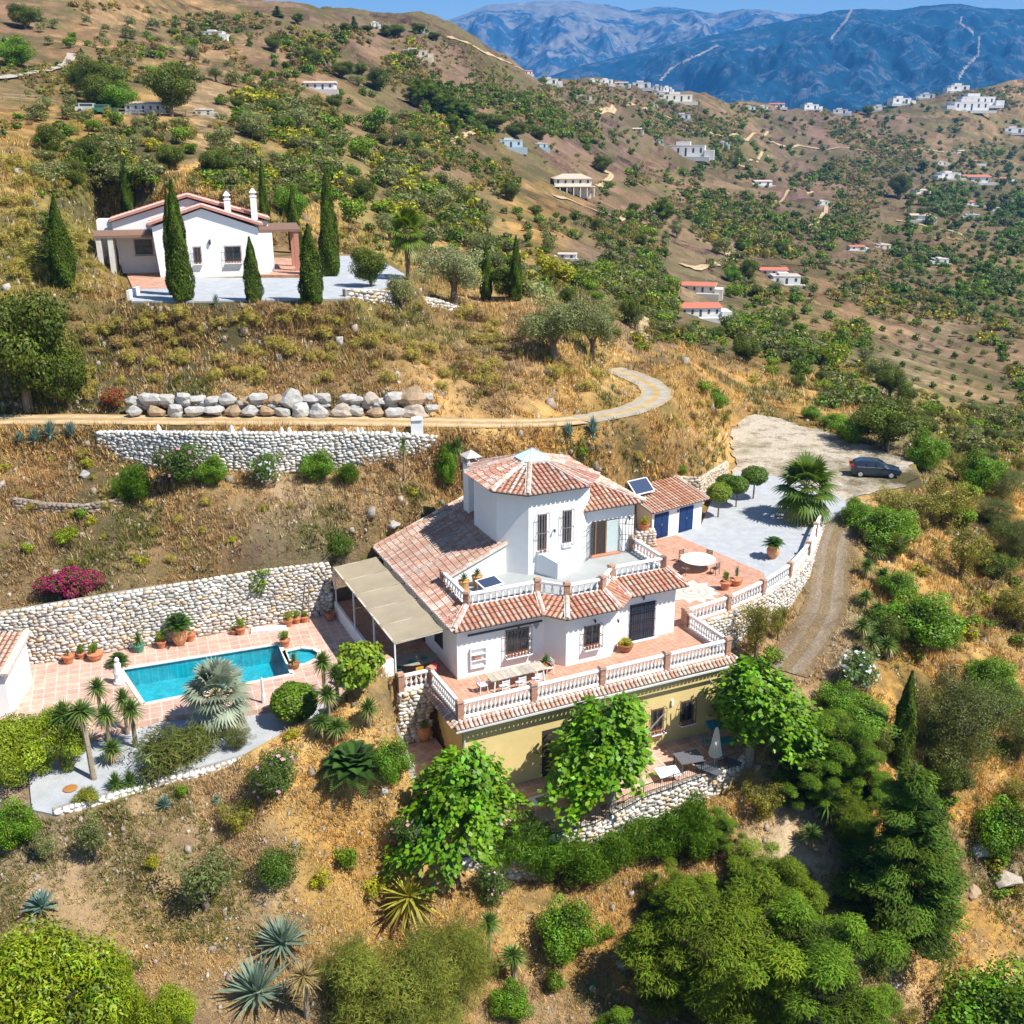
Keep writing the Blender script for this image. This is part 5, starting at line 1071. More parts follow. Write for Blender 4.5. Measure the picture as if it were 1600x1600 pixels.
def fan_palm(key, seed, th, R, col, nf=34, name='fan_palm', skirt=False, tr=.22, fib=(.24,.17,.10)):
    rng = np.random.default_rng(seed); V = []; F = []; C_ = []; PV = MB()
    for i in range(nf):
        f = i / nf; a = i * 2.39996 + rng.uniform(-.2, .2); e = math.radians(78 - 118 * f + rng.uniform(-8, 8)); d = np.array((math.cos(e) * math.cos(a), math.cos(e) * math.sin(a), math.sin(e)))
        pl_ = R * .48; o = np.array([0, 0, th]); tip = o + d * pl_ + np.array([0, 0, -.10 * f]); PV.tube([tuple(o), tuple(o + d * pl_ * .5), tuple(tip)], [.035, .025, .02], 4, (.30,.30,.10), cap=False)
        s = np.cross(d, [0, 0, 1.]); s = s / (np.linalg.norm(s) + 1e-6); c0 = np.array(col) * (1 + rng.normal(0, .16))
        if f > .85: c0 = c0 * .6 + np.array((.30,.24,.10)) * .4
        for j in range(17):
            g = math.radians(-105 + 210 * j / 16); dd = d * math.cos(g) + s * math.sin(g); ll = R * .55 * (1 - .25 * abs(g) / 1.9) * rng.uniform(.9, 1.08)
            nrm = np.cross(dd, np.cross(d, s)); blade(V, F, C_, tip, dd + np.array([0, 0, -.08]), ll, ll * .17, np.clip(c0 * (1 + rng.normal(0, .1)), .01, .8), .30, side=nrm)
    mb = MB(); mb.tube([(0,0,-.4),(0,0,th*.5),(0,0,th+.1)],[tr*1.25,tr*1.05,tr*.9],9,fib)
    for i in range(60):
        a = i * 2.4; z = th * (i / 60); mb.add([(math.cos(a)*tr, math.sin(a)*tr, z), (math.cos(a+.5)*tr, math.sin(a+.5)*tr, z), (math.cos(a+.25)*tr*1.7, math.sin(a+.25)*tr*1.7, z + .22)], [(0, 1, 2)], jit(fib, .3))
    parts = [('frond_crown', np_mesh('frond_crown', np.array(V), np.array(F), np.array(C_), [M['leaf']])), ('trunk', mb.mesh('trunk', M['bark'])), ('leaf_stalk', PV.mesh('leaf_stalk', M['bark']))]
    if skirt:
        A_ = rosette(rng, 70, th * .62, .16, (.26,.20,.10), -88, -70, .02, o=(0, 0, th * .95)); parts.append(('dead_frond_skirt', np_mesh('dead_frond_skirt', *A_, [M['bark']])))
    proto(key, name, parts, 2 * R, th + R * .75, 'palm')
fan_palm('palm_big', 130, 2.1, 2.9, (.10,.17,.02), 40); fan_palm('palm_blue', 131, 1.9, 2.3, (.27,.31,.22), 40); fan_palm('palm_tall', 132, 3.6, 2.6, (.13,.19,.015), 38, skirt=True)
def cycad(key, seed, R=.9, th=.2, n=34, col=(.05,.12,.015), name='cycad', lf=.28, nl=16):
    rng = np.random.default_rng(seed); V = []; F = []; C_ = []
    for i in range(n):
        f = i / n; a = i * 2.39996; e = math.radians(75 - 70 * f); d = np.array((math.cos(e) * math.cos(a), math.cos(e) * math.sin(a), math.sin(e))); s = np.cross(d, [0, 0, 1.]); s /= np.linalg.norm(s) + 1e-6
        cc = np.array(col) * (1 + rng.normal(0, .2))
        for j in range(nl):
            t = (j + 2) / (nl + 1); q = np.array([0, 0, th]) + d * R * t + np.array([0, 0, -.35 * R * t * t])
            for sg in (-1, 1): blade(V, F, C_, q, s * sg + d * .55 + np.array([0, 0, .12]), R * lf * math.sin(math.pi * min(1, t * .8 + .15)), R * .055, np.clip(cc, .01, .8), .15, seg=2)
    mb = MB(); mb.lathe([(.16,-.3),(.18,0),(.15,th),(.05,th+.1)], n=8, col=(.20,.14,.08)); proto(key, name, [('frond_crown', np_mesh('frond_crown', np.array(V), np.array(F), np.array(C_), [M['leaf']])), ('stem', mb.mesh('stem', M['bark']))], 2 * R, R * .9 + th, 'cycad')
cycad('cycad', 140); cycad('cycad_big', 141, R=1.7, th=.4, n=46, col=(.05,.11,.02))
# ------------------------------------------------------------------ placing
USED = {}
def place(key, loc, sw, sh, label, group=None, rz=None, cat=None, name=None):
    pr = PROTO[key]; root = empty(name or pr['name'], loc, random.uniform(0, 6.28) if rz is None else rz)
    tag(root, label, cat or pr['cat'], group); root.scale = (sw / pr['W'], sw / pr['W'], sh / pr['H'])
    for nm, me in pr['parts']: link(nm, me, root)
    return root
LOG = []
def stand(key, u, vb, vt, wpx, label, group=None, rz=None, gz=None, cat=None, name=None, sink=0.0):
    """a plant whose foot shows at pixel (u, vb), top at vt, crown wpx wide (1600 px frame)"""
    p = G(u, vb) if gz is None else P(u, vb, gz)
    if p is None: return None
    D = depth(p); w_ = wpx / FPX * D * (1.25 if PROTO[key]['cat'] in ('yucca', 'agave') else .88 if PROTO[key]['cat'] == 'cypress' else 1.1); h = hz(p, vt)
    el = math.atan2(CAM_H - p[2], p[1]); h = max(.25 * w_, h - .5 * w_ * math.tan(max(0, el)) * .5)
    LOG.append((u, vb, wpx)); return place(key, (p[0], p[1], p[2] - sink), w_, h, label, group, rz, cat, name)
S = stand
# --- garden and terrace trees (1600 px frame)
S('mul0', 728, 1338, 1112, 208, 'bright big-leaved tree at the left end of the yellow wall', gz=ZP, rz=.4)
S('mul1', 954, 1262, 1026, 225, 'bright big-leaved tree in front of the middle of the yellow wall', gz=ZP, rz=2)
S('mul2', 1170, 1185, 985, 210, 'bright big-leaved tree at the right end of the yellow wall', gz=ZP, rz=4)
S('palm_big', 1255, 812, 703, 100, 'green fan palm standing in the courtyard gravel', gz=0)
S('palm_blue', 345, 1142, 1018, 108, 'silvery blue fan palm beside the swimming pool', gz=ZG, name='fan_palm')
S('palm_tall', 638, 437, 322, 66, 'tall shaggy fan palm beside the upper gravel drive', name='fan_palm')
S('lemon', 462, 1128, 1060, 66, 'round clipped lemon tree with yellow fruit by the pool', gz=ZG)
for i, (k, u, vb, vt, w_, lb) in enumerate((('topiary_light', 1122, 808, 751, 34, 'yellow-green ball topiary tree nearest the garage'), ('topiary', 1135, 786, 738, 34, 'dark ball topiary tree half hidden behind the pale one'), ('topiary', 1150, 792, 741, 32, 'middle ball topiary tree of the courtyard row'), ('topiary', 1176.5, 779, 725, 38, 'ball topiary tree farthest from the garage'))):
    S(k, u, vb, vt, w_, lb, 'ball topiary trees by the garage', gz=0)
S('cyp0', 1405, 1195, 1045, 40, 'slim tall cypress on the slope right of the house')
S('fir', 1392, 1455, 1145, 175, 'large dark fir on the slope at the lower right')
S('greycrown', 1500, 1215, 1000, 180, 'large grey-green tree right of the slim cypress')
S('dense', 1432, 1005, 905, 130, 'dense bright green tree right of the driveway')
S('pine', 1120, 1600, 1300, 290, 'large bushy pine at bottom centre right'); S('pine_b', 1262, 1640, 1350, 250, 'bushy pine at the bottom beside the larger pine'); S('pine', 1190, 1440, 1290, 170, 'bushy pine behind the largest bottom pine'); S('pine_b', 1340, 1680, 1500, 150, 'low pine at the bottom edge right of the pine group'); S('pine', 1060, 1450, 1330, 130, 'small pine left of the pine group'); S('pine_b', 960, 1680, 1560, 120, 'pine top peeping in at the bottom edge')
S('pine_b', 1300, 1230, 1085, 140, 'feathery green pine left of the slim cypress'); S('pine', 1330, 1330, 1220, 110, 'feathery pine below the patio corner, left of the fir')
S('casuarina', 635, 1640, 1385, 240, 'wide feathery grey-green tree at bottom centre'); S('casuarina', 720, 1560, 1390, 130, 'feathery grey-green tree right of its wider twin'); S('casuarina', 560, 1580, 1420, 120, 'feathery tree left of its wider twin at bottom centre')
S('lime', 90, 1650, 1372, 250, 'big lime-green tree filling the bottom left corner'); S('lime', 265, 1660, 1505, 110, 'smaller lime-green tree right of the corner one'); S('lime', 190, 1640, 1440, 110, 'lime-green tree between the corner tree and the small one')
S('lime', 35, 1220, 1082, 150, 'bright leafy tree beside the pool house'); S('lime', 100, 1200, 1078, 105, 'bright leafy tree between pool house and yuccas'); S('dense', 25, 1322, 1235, 80, 'dark green shrub with a few flowers at the left edge')
S('carob', 45, 640, 415, 170, 'large dark carob tree at the left edge above the road'); S('carob', 110, 640, 520, 80, 'dark shrub under the carob at the left edge')
S('carob', 1385, 700, 605, 130, 'large round carob tree behind the parked car'); S('dense', 1330, 690, 640, 70, 'green bush left of the carob behind the parking'); S('dense', 1445, 735, 660, 70, 'low green bush right of the carob behind the parking')
S('thicket', 1405, 815, 745, 120, 'sparse yellow-green thicket in front of the parked car'); S('dense', 1375, 850, 775, 110, 'bright green bush hanging over the driveway bend'); S('thicket', 1470, 820, 720, 110, 'grey-green thicket right of the parked car'); S('thicket', 1500, 900, 800, 90, 'thin dry thicket above the orange grass slope'); S('greycrown', 1585, 880, 780, 90, 'dark shrub at the right edge level with the courtyard'); S('thicket', 1590, 985, 890, 110, 'olive-brown shrub at the right edge'); S('dense', 1530, 770, 690, 75, 'green shrub behind the parked car, right side'); S('greycrown', 1590, 1190, 1090, 70, 'dark shrub at the right edge beside the large grey tree')
S('dense', 1565, 1335, 1230, 100, 'leafy shrub on the orange slope at the right edge'); S('dense', 1555, 1660, 1475, 210, 'dense shrub in the bottom right corner'); S('thicket', 1420, 1600, 1560, 50, 'dry wispy shrub near the bottom right corner')
S('oleander_white', 1335, 1075, 1000, 75, 'white-flowered oleander at the foot of the driveway'); S('dense', 1345, 1140, 1075, 110, 'green shrub below the driveway oleander')
S('dense', 1470, 1010, 960, 60, 'small green bush under the dense tree by the driveway')
for i, (u, vb, vt, w_) in enumerate(((1352,845,800,34),(1368,880,845,34),(1352,905,865,36),(1378,915,880,34),(1350,950,915,36),(1370,965,935,34),(1345,1000,955,40),(1372,1000,965,36),(1385,1030,985,38),(1360,1025,980,36))):
    S('yucca_m', u, vb, vt, w_, 'green yucca edging the driveway, %s counted from the top' % ('first','second','third','fourth','fifth','sixth','seventh','eighth','ninth','last')[i], 'yuccas edging the driveway')
S('thicket', 1180, 1030, 905, 70, 'wispy climbing shrub against the courtyard stone wall'); S('thicket', 1215, 1000, 925, 40, 'thin shoots beside the courtyard stone wall'); S('bush_green0', 1205, 1035, 1000, 40, 'small green bush at the foot of the courtyard wall')
# shrubs along the lower patio wall
for k, u, vb, vt, w_, lb in (('mound', 830, 1345, 1262, 110, 'dark hanging shrub under the left part of the patio wall'), ('mound', 912, 1372, 1288, 110, 'grass-like hanging shrub below the patio wall'), ('mound', 1000, 1330, 1262, 90, 'feathery shrub in front of the patio railing'), ('mound', 1080, 1335, 1232, 85, 'tall bushy shrub in front of the patio furniture'),
    ('mound', 790, 1352, 1280, 80, 'dark bushy shrub at the left of the hedge under the patio wall'), ('mound', 870, 1362, 1285, 100, 'dark hanging shrub between two others under the patio wall'), ('mound', 955, 1352, 1275, 95, 'grass-like shrub near the middle of the patio wall'), ('mound', 1042, 1330, 1255, 85, 'dense green shrub before the patio railing, right part'), ('pine_b', 1120, 1330, 1255, 80, 'feathery shrub at the right part of the patio wall'), ('dense', 1080, 1310, 1240, 60, 'bright shrub hugging the patio wall on the right'),
    ('oleander', 770, 1412, 1335, 62, 'pink oleander at the corner of the patio wall'), ('oleander', 650, 1335, 1255, 80, 'pink oleander at the left end of the patio'), ('thicket', 1195, 1275, 1200, 80, 'flowering shrub at the right end of the patio wall'), ('dense', 885, 1495, 1385, 100, 'bright green bush on the orange grass below the patio'), ('bush_dark0', 865, 1548, 1500, 40, 'small dark bush under the bright bush'), ('bush_green1', 1000, 1500, 1455, 48, 'small bush on the dry slope below the patio'),
    ('bush_green0', 950, 1465, 1435, 25, 'tiny shrub on the dry slope below the patio'), ('dense', 800, 1590, 1520, 70, 'low green shrub at the bottom edge left of centre'), ('oleander', 430, 1248, 1155, 90, 'pink-flowered oleander below the lemon tree'), ('ball', 440, 1382, 1312, 66, 'round dark clipped bush on the dry slope'),
    ('greycrown', 372, 1172, 1122, 50, 'pale variegated bush on the gravel garden'), ('dense', 615, 1222, 1140, 62, 'dark green shrub below the garden steps'), ('spiky', 255, 1196, 1122, 120, 'dark bed of spiky plants in front of the pool'), ('spiky', 300, 1180, 1120, 80, 'spiky planting below the blue palm'), ('vine', 565, 1085, 965, 95, 'bright green vine beside the shaded porch'), ('grasstuft', 136, 1252, 1225, 42, 'green grass tuft on the gravel garden'),
    ('bush_yellow0', 455, 1152, 1135, 32, 'yellow-green low plant below the lemon tree'), ('bush_green1', 285, 1245, 1222, 24, 'small green cushion below the stone edging'), ('thicket', 375, 1295, 1232, 75, 'clump of pale aloes on the dry slope'), ('olive1', 150, 1345, 1262, 56, 'small olive tree on the dry slope below the gravel garden'), ('olive0', 75, 1350, 1290, 40, 'thin olive tree below the left shrub'), ('olive1', 322, 1420, 1303, 100, 'sprawling young olive tree on the dry slope'),
    ('bush_yellow1', 240, 1355, 1328, 26, 'yellowish weed between the young olive trees'), ('bush_green0', 540, 1365, 1310, 45, 'green shrub on the orange grass'), ('bush_yellow0', 500, 1385, 1350, 40, 'olive-green weed patch below the round bush'), ('bush_yellow1', 580, 1395, 1360, 50, 'low olive-green cover left of the yellow yucca'),
    ('bougainvillea', 115, 935, 866, 96, 'magenta bougainvillea spilling over the pool wall'), ('climber', 405, 945, 868, 52, 'sparse climber hanging down the pool wall'), ('ball', 531, 872, 815, 52, 'round dark bush at the end of the pool wall'), ('mound', 212, 785, 716, 66, 'grassy green shrub below the road wall, left'), ('oleander', 287, 762, 678, 80, 'tall light green shrub against the road wall'), ('dense', 333, 757, 702, 50, 'bright bush beside the tall road-wall shrub'),
    ('oleander_white', 417, 756, 694, 55, 'white-flowered oleander against the road wall'), ('dense', 497, 749, 694, 58, 'rounded green bush against the road wall'), ('mound', 545, 756, 718, 40, 'small shrub at the right of the road-wall bushes'), ('reddish', 180, 640, 600, 42, 'reddish bush at the left end of the boulder wall'),
    ('bush_green0', 125, 810, 788, 24, 'small green shrub on the old terrace bank'), ('bush_bright0', 105, 850, 815, 46, 'yellow-green spurge on the bank above the bougainvillea'), ('bush_bright1', 45, 865, 842, 22, 'small spurge at the left of the bank'), ('climber', 570, 900, 860, 40, 'green creeper at the corner of the shade cloth'), ('bush_green1', 908, 716, 692, 24, 'small green shrub behind the villa roof'),
    ('dense', 700, 760, 690, 34, 'dark plant group behind the villa chimney'), ('olive_silver', 710, 476, 368, 106, 'silver olive tree beside the upper gravel drive'), ('olive_big', 865, 565, 450, 115, 'large grey olive tree above the road bend'), ('olive_big', 925, 560, 465, 70, 'grey olive tree right of the largest olive'), ('carob', 985, 512, 452, 42, 'round green tree beside the dirt track'), ('olive1', 945, 525, 480, 50, 'olive tree between the big olive and the track'),
    ('carob', 580, 450, 375, 64, 'small tree with bare trunk on the upper gravel'), ('olive0', 628, 482, 422, 46, 'small forked olive tree below the upper gravel'), ('fir_small', 88, 420, 322, 78, 'layered araucaria behind a left cypress'), ('bush_yellow0', 875, 440, 400, 56, 'yellow-green tree below the small white cabin'), ('bush_yellow1', 850, 435, 385, 50, 'yellow-green tree left of the small white cabin'), ('carob', 1390, 620, 560, 60, 'dark carob tree on the slope beyond the parking')):
    S(k, u, vb, vt, w_, lb)
for u, vb, vt, w_, lb in ((102,450,308,44,'fat cypress at the left, apart from the upper white house'),(286,472,282,40,'tall cypress in front of the upper white house, the widest'),(276,463,300,30,'cypress grown into the widest one by the upper house'),(397,472,370,30,'short cypress right of the upper house windows'),(488,475,350,42,'cypress at the right corner of the upper house gravel'),(517,433,265,34,'tallest cypress right of the upper house porch'),
    (418,395,248,20,'slim cypress behind the upper house chimney'),(462,395,290,24,'cypress behind the upper house porch roof'),(203,342,252,24,'cypress behind the left roof of the upper house'),(133,300,230,12,'small slim cypress on the slope left of the upper house'),(150,300,256,10,'smallest slim cypress on the left slope'),(760,470,380,20,'thin cypress right of the silver olive'),(806,470,368,22,'thin cypress farthest right above the scrub bank')):
    S(('cyp0', 'cyp1', 'cyp2')[u % 3], u, vb, vt, w_, lb, 'cypresses round the upper white house')
for k, u, vb, vt, w_, lb in (('dense',1338,815,770,50,'green bush at the top of the driveway edge'),('carob',1390,870,820,60,'dark shrub behind the driveway yuccas, upper'),('dense',1400,935,880,60,'bright shrub behind the driveway yuccas, middle'),('carob',1395,1010,955,55,'dark shrub behind the driveway yuccas, lower'),('dense',1310,1110,1055,70,'leafy shrub at the end of the driveway'),('carob',1350,1190,1120,80,'dark green tree left of the slim cypress, upper'),('pine_b',1260,1260,1150,110,'feathery dark tree right of the patio'),
    ('pine_b',1345,1260,1160,100,'feathery dark tree between patio and slim cypress'),('carob',1290,1160,1090,80,'dark leafy tree behind the patio corner'),('pine',1230,1420,1330,110,'dark pine between the patio wall and the fir'),('carob',1480,1240,1170,90,'dark shrub under the large grey tree'),('dense',1540,1080,1010,80,'bright shrub behind the large grey tree'),('carob',1450,1480,1420,60,'dark shrub right of the fir foot')):
    S(k, u, vb, vt, w_, lb)
# yuccas of the garden
for k, u, vb, vt, w_, lb in (('yucca_t',160,1130,1048,42,'yucca nearest the left end of the pool'),('yucca_t',200,1150,1065,38,'yucca behind its neighbours at the pool corner'),('yucca_t',213,1170,1080,44,'yucca right of the pool corner group'),('yucca_t',173,1175,1088,46,'yucca in the middle of the pool corner group'),('yucca_m',178,1195,1145,44,'green yucca below the pool corner group'),
    ('yucca_s',182,1235,1195,38,'low yucca on the gravel edge, left of a pair'),('yucca_s',205,1232,1192,36,'low yucca on the gravel edge, right of a pair'),('aloe',227,1232,1208,24,'small aloe at the gravel edge'),('yucca_l',148,1222,1098,56,'leaning yucca with a bare double stem on the gravel'),('yucca_t',112,1200,1080,52,'yucca beside the bright tree at the pool house'),
    ('yucca_t',508,1092,1008,40,'yucca at the rounded end of the pool'),('yucca_t',528,1100,1028,38,'yucca beside the vine by the pool'),('yucca_t',515,1135,1060,44,'yucca between lemon tree and steps'),('yucca_m',577,1135,1080,40,'leaning yucca at the top of the garden steps'),('yucca_m',528,1155,1112,50,'yucca at the right end of the gravel garden'),('yucca_m',505,1150,1105,44,'dark yucca right of the lemon tree'),
    ('yucca_t',632,752,676,20,'slender yucca tree below the white pillar'),('yucca_m',700,735,682,30,'yucca left of the villa chimney'),('yucca_m',716,728,676,28,'taller yucca behind the villa chimney'),('yucca_dead',480,1590,1490,60,'dried-out yucca with a bare trunk'),('yucca_t',765,1500,1412,44,'yucca with a pale trunk right of the feathery trees'),('yucca_t',802,1540,1465,52,'yucca near the bottom centre'),('yucca_m',1290,1290,1218,58,'large yucca left of the fir'),
    ('yucca_m',1308,1300,1222,44,'yucca touching the fir'),('yucca_m',1265,1325,1278,42,'yucca standing apart left of the fir'),('yucca_yellow',640,1415,1345,96,'yellow striped agave-like rosette above the feathery trees')):
    S(k, u, vb, vt, w_, lb)
for k, u, vb, vt, w_, lb in (('agave',66,1420,1375,66,'blue agave above the corner tree'),('agave',257,1262,1232,34,'blue agave below the stone edging'),('agave_thin',442,1480,1405,98,'big blue-green agave, the upper one of the pair'),('agave_thin',403,1560,1465,112,'big blue-green agave, the lower one of the pair'),('agave',888,682,650,30,'blue agave beside the road bend, left'),('agave',926,680,638,34,'taller blue agave beside the road bend'),
    ('agave',57,692,655,36,'blue agave on the road edge, second from left'),('agave',32,692,666,28,'smallest blue agave on the road edge'),('agave',80,685,645,36,'blue agave on the road edge, largest'),('agave',112,682,648,32,'blue agave on the road edge, nearest the road wall'),('aloe',340,1255,1238,22,'small blue aloe on the dry slope'),('agave_thin',338,478,452,20,'dark agave on the front edge of the upper gravel'),('aloe',925,1545,1522,22,'tiny blue agave on the slope at the bottom')):
    S(k, u, vb, vt, w_, lb)
S('cycad_big', 555, 1212, 1135, 108, 'large dark cycad below the garden steps'); S('cycad', 185, 1040, 1010, 38, 'yellowish cycad at the corner of the pool', gz=ZD)
# ------------------------------------------------------------------ scattered growth on the hills
occ = []
def clear_of(u, v):
    if 330 < v < 480 and 150 < u < 545: return False
    if 640 < v < 672 and u < 960: return False
    return True
def in_poly(u, v, poly):
    c = False; m = len(poly)
    for i in range(m):
        x0, y0 = poly[i]; x1, y1 = poly[(i + 1) % m]
        if (y0 > v) != (y1 > v) and u < (x1 - x0) * (v - y0) / (y1 - y0) + x0: c = not c
    return c
_padx = [PAD_A, PAD_B, PAD_C, PAD_D, PAD_N]
def on_pad(x, y, m=.6):
    X_ = np.array([x]); Y_ = np.array([y])
    for p in _padx:
        if poly_sd(X_, Y_, p)[0] < m: return True
    for pl_, wd in RL.values():
        if ((pl_[:, 0] - x) ** 2 + (pl_[:, 1] - y) ** 2).min() < (wd * .5 + m) ** 2: return True
    return False
HOUSE_BOX = [(855,935,265,325),(770,860,210,235),(865,935,375,412),(1035,1110,215,250),(1050,1140,430,505),(1180,1255,405,447),(465,530,118,145),(180,340,130,190),(1040,1110,380,420),(1270,1300,300,325)]
ORCH = [(1345,490),(1560,545),(1600,640),(1480,640),(1380,590)]
def free(u, v, orch=True):
    if orch and in_poly(u, v, ORCH): return False
    for a, b, c, d in HOUSE_BOX:
        if a < u < b and c < v < d + 14: return False
    return True
rs = random.Random(5)
# polygons: (polygon, count, kinds, size px range, label, group, name)
SCAT = [
 ([(60,170),(420,160),(560,330),(520,440),(500,420),(400,300),(200,300),(60,300)], 120, ('bush_grey0','bush_green0','bush_dark0','carob','bush_grey1','olive0','bush_yellow0'), (26,74), 'rounded shrub on the slope just above the upper white house', 'shrubs above the upper house'),
 ([(420,160),(640,220),(800,400),(800,470),(620,400),(540,330)], 150, ('bush_grey0','olive0','olive1','bush_dark1','bush_green0','bush_grey1','bush_yellow0','carob'), (22,66), 'grey-green shrub on the slope between the upper house and the track', 'shrubs on the middle slope'),
 ([(40,30),(330,40),(380,140),(200,140),(110,90),(60,60)], 45, ('olive0','olive1','bush_grey1','bush_green0'), (18,34), 'olive tree on the terraces above the old white cottage', 'olive trees above the cottage'),
 ([(380,60),(640,130),(760,200),(740,240),(500,170),(380,140)], 40, ('bush_dark0','olive0','bush_dark1','carob'), (16,34), 'dark shrub on the brown hillside left of the mountains', 'shrubs on the brown hillside'),
 ([(640,130),(900,130),(1010,230),(840,260),(740,210)], 60, ('bush_dark0','olive0','bush_dark1'), (9,22), 'small dark shrub on the mauve hillside below the ridge', 'shrubs below the ridge'),
 ([(900,150),(1200,175),(1330,300),(1290,420),(1080,330),(1000,260)], 150, ('bush_dark0','olive0','bush_green1','bush_dark1'), (8,20), 'small dark shrub on the far hillside at centre', 'shrubs on the far centre hillside'),
 ([(1200,170),(1600,150),(1600,300),(1420,300),(1300,260)], 130, ('bush_dark0','olive0','bush_dark1'), (7,17), 'small dark shrub on the far hillside at right', 'shrubs on the far right hillside'),
 ([(1420,270),(1600,230),(1600,520),(1500,480),(1400,400)], 240, ('bush_dark0','bush_green0','bush_dark1','carob','olive0'), (11,26), 'green tree in the far village valley at right', 'trees of the far village'),
 ([(800,330),(1080,330),(1260,400),(1280,560),(1150,560),(1100,420),(960,420),(830,400)], 180, ('olive0','olive1','bush_green0','bush_dark0','bush_grey1','carob'), (16,44), 'shrub on the slope between the two-storey house and the valley', 'shrubs of the middle valley'),
 ([(880,420),(1060,450),(1040,540),(960,530),(880,470)], 60, ('bush_yellow0','olive1','bush_green0','bush_grey0','carob'), (28,56), 'bushy tree by the dirt track above the road bend', 'trees by the dirt track'),
 ([(1100,470),(1300,500),(1420,600),(1330,630),(1220,600),(1120,560),(1030,520)], 140, ('bush_green0','carob','bush_dark0','olive1','bush_bright0'), (26,66), 'green tree in the gully below the red-roofed house', 'trees of the green gully'),
 ([(1340,480),(1560,540),(1600,640),(1480,640),(1380,590)], 90, ('olive1','bush_dark0'), (15,20), 'olive tree in the orchard rows beyond the parking', 'orchard olive trees'),
 ([(1270,400),(1420,420),(1540,500),(1420,500),(1300,470)], 75, ('olive0','olive1','bush_dark0'), (13,24), 'olive tree on the grey slope above the orchard', 'olive trees on the grey slope'),
 ([(1400,610),(1600,640),(1600,760),(1480,720),(1430,660)], 80, ('bush_green0','olive1','carob','bush_grey0','thicket'), (30,72), 'shrub on the slope beyond the parked car', 'shrubs beyond the parked car'),
 ([(1480,720),(1600,740),(1600,860),(1500,820)], 12, ('bush_green0','thicket','greycrown'), (50,90), 'shrub at the right edge beyond the parking', 'shrubs at the right edge'),
]
seen = {}
cnt = 0
FARK = {}
def spacing_ok(u, v, r):
    for (a, b, c) in occ:
        if abs(a - u) < (r + c) * .36 and abs(b - v) < (r + c) * .20: return False
    return True
SCN = []
for poly, n, kinds, (s0, s1), lb, gr in SCAT:
    us = [p[0] for p in poly]; vs = [p[1] for p in poly]; k = 0; tries = 0
    while k < n and tries < n * 30:
        tries += 1; u = rs.uniform(min(us), max(us)); v = rs.uniform(min(vs), max(vs))
        if not in_poly(u, v, poly) or not clear_of(u, v) or not free(u, v, gr != 'orchard olive trees'): continue
        w_ = s0 + (s1 - s0) * rs.random() ** 1.6
        if gr == 'orchard olive trees':    # rows
            g_ = 27; rr_ = round((v - .25 * (u - 1350)) / 17); uu = round(u / g_) * g_; v = rr_ * 17 + .25 * (uu - 1350) + rs.uniform(-1.5, 1.5); u = uu + (rr_ % 2) * 5 + rs.uniform(-2, 2)
        if not spacing_ok(u, v, w_): continue
        p = G(u, v)
        if p is None or p[1] > 1900 or on_pad(p[0], p[1], 1.5): continue
        occ.append((u, v, w_)); k += 1
        wd = w_ / FPX * depth(p); key = rs.choice(kinds); pr = PROTO[key]; hh = wd * rs.uniform(.62, .9) * (1.15 if key == 'carob' else 1)
        SCN.append((key, p, wd, hh, lb, gr, w_, u, v))
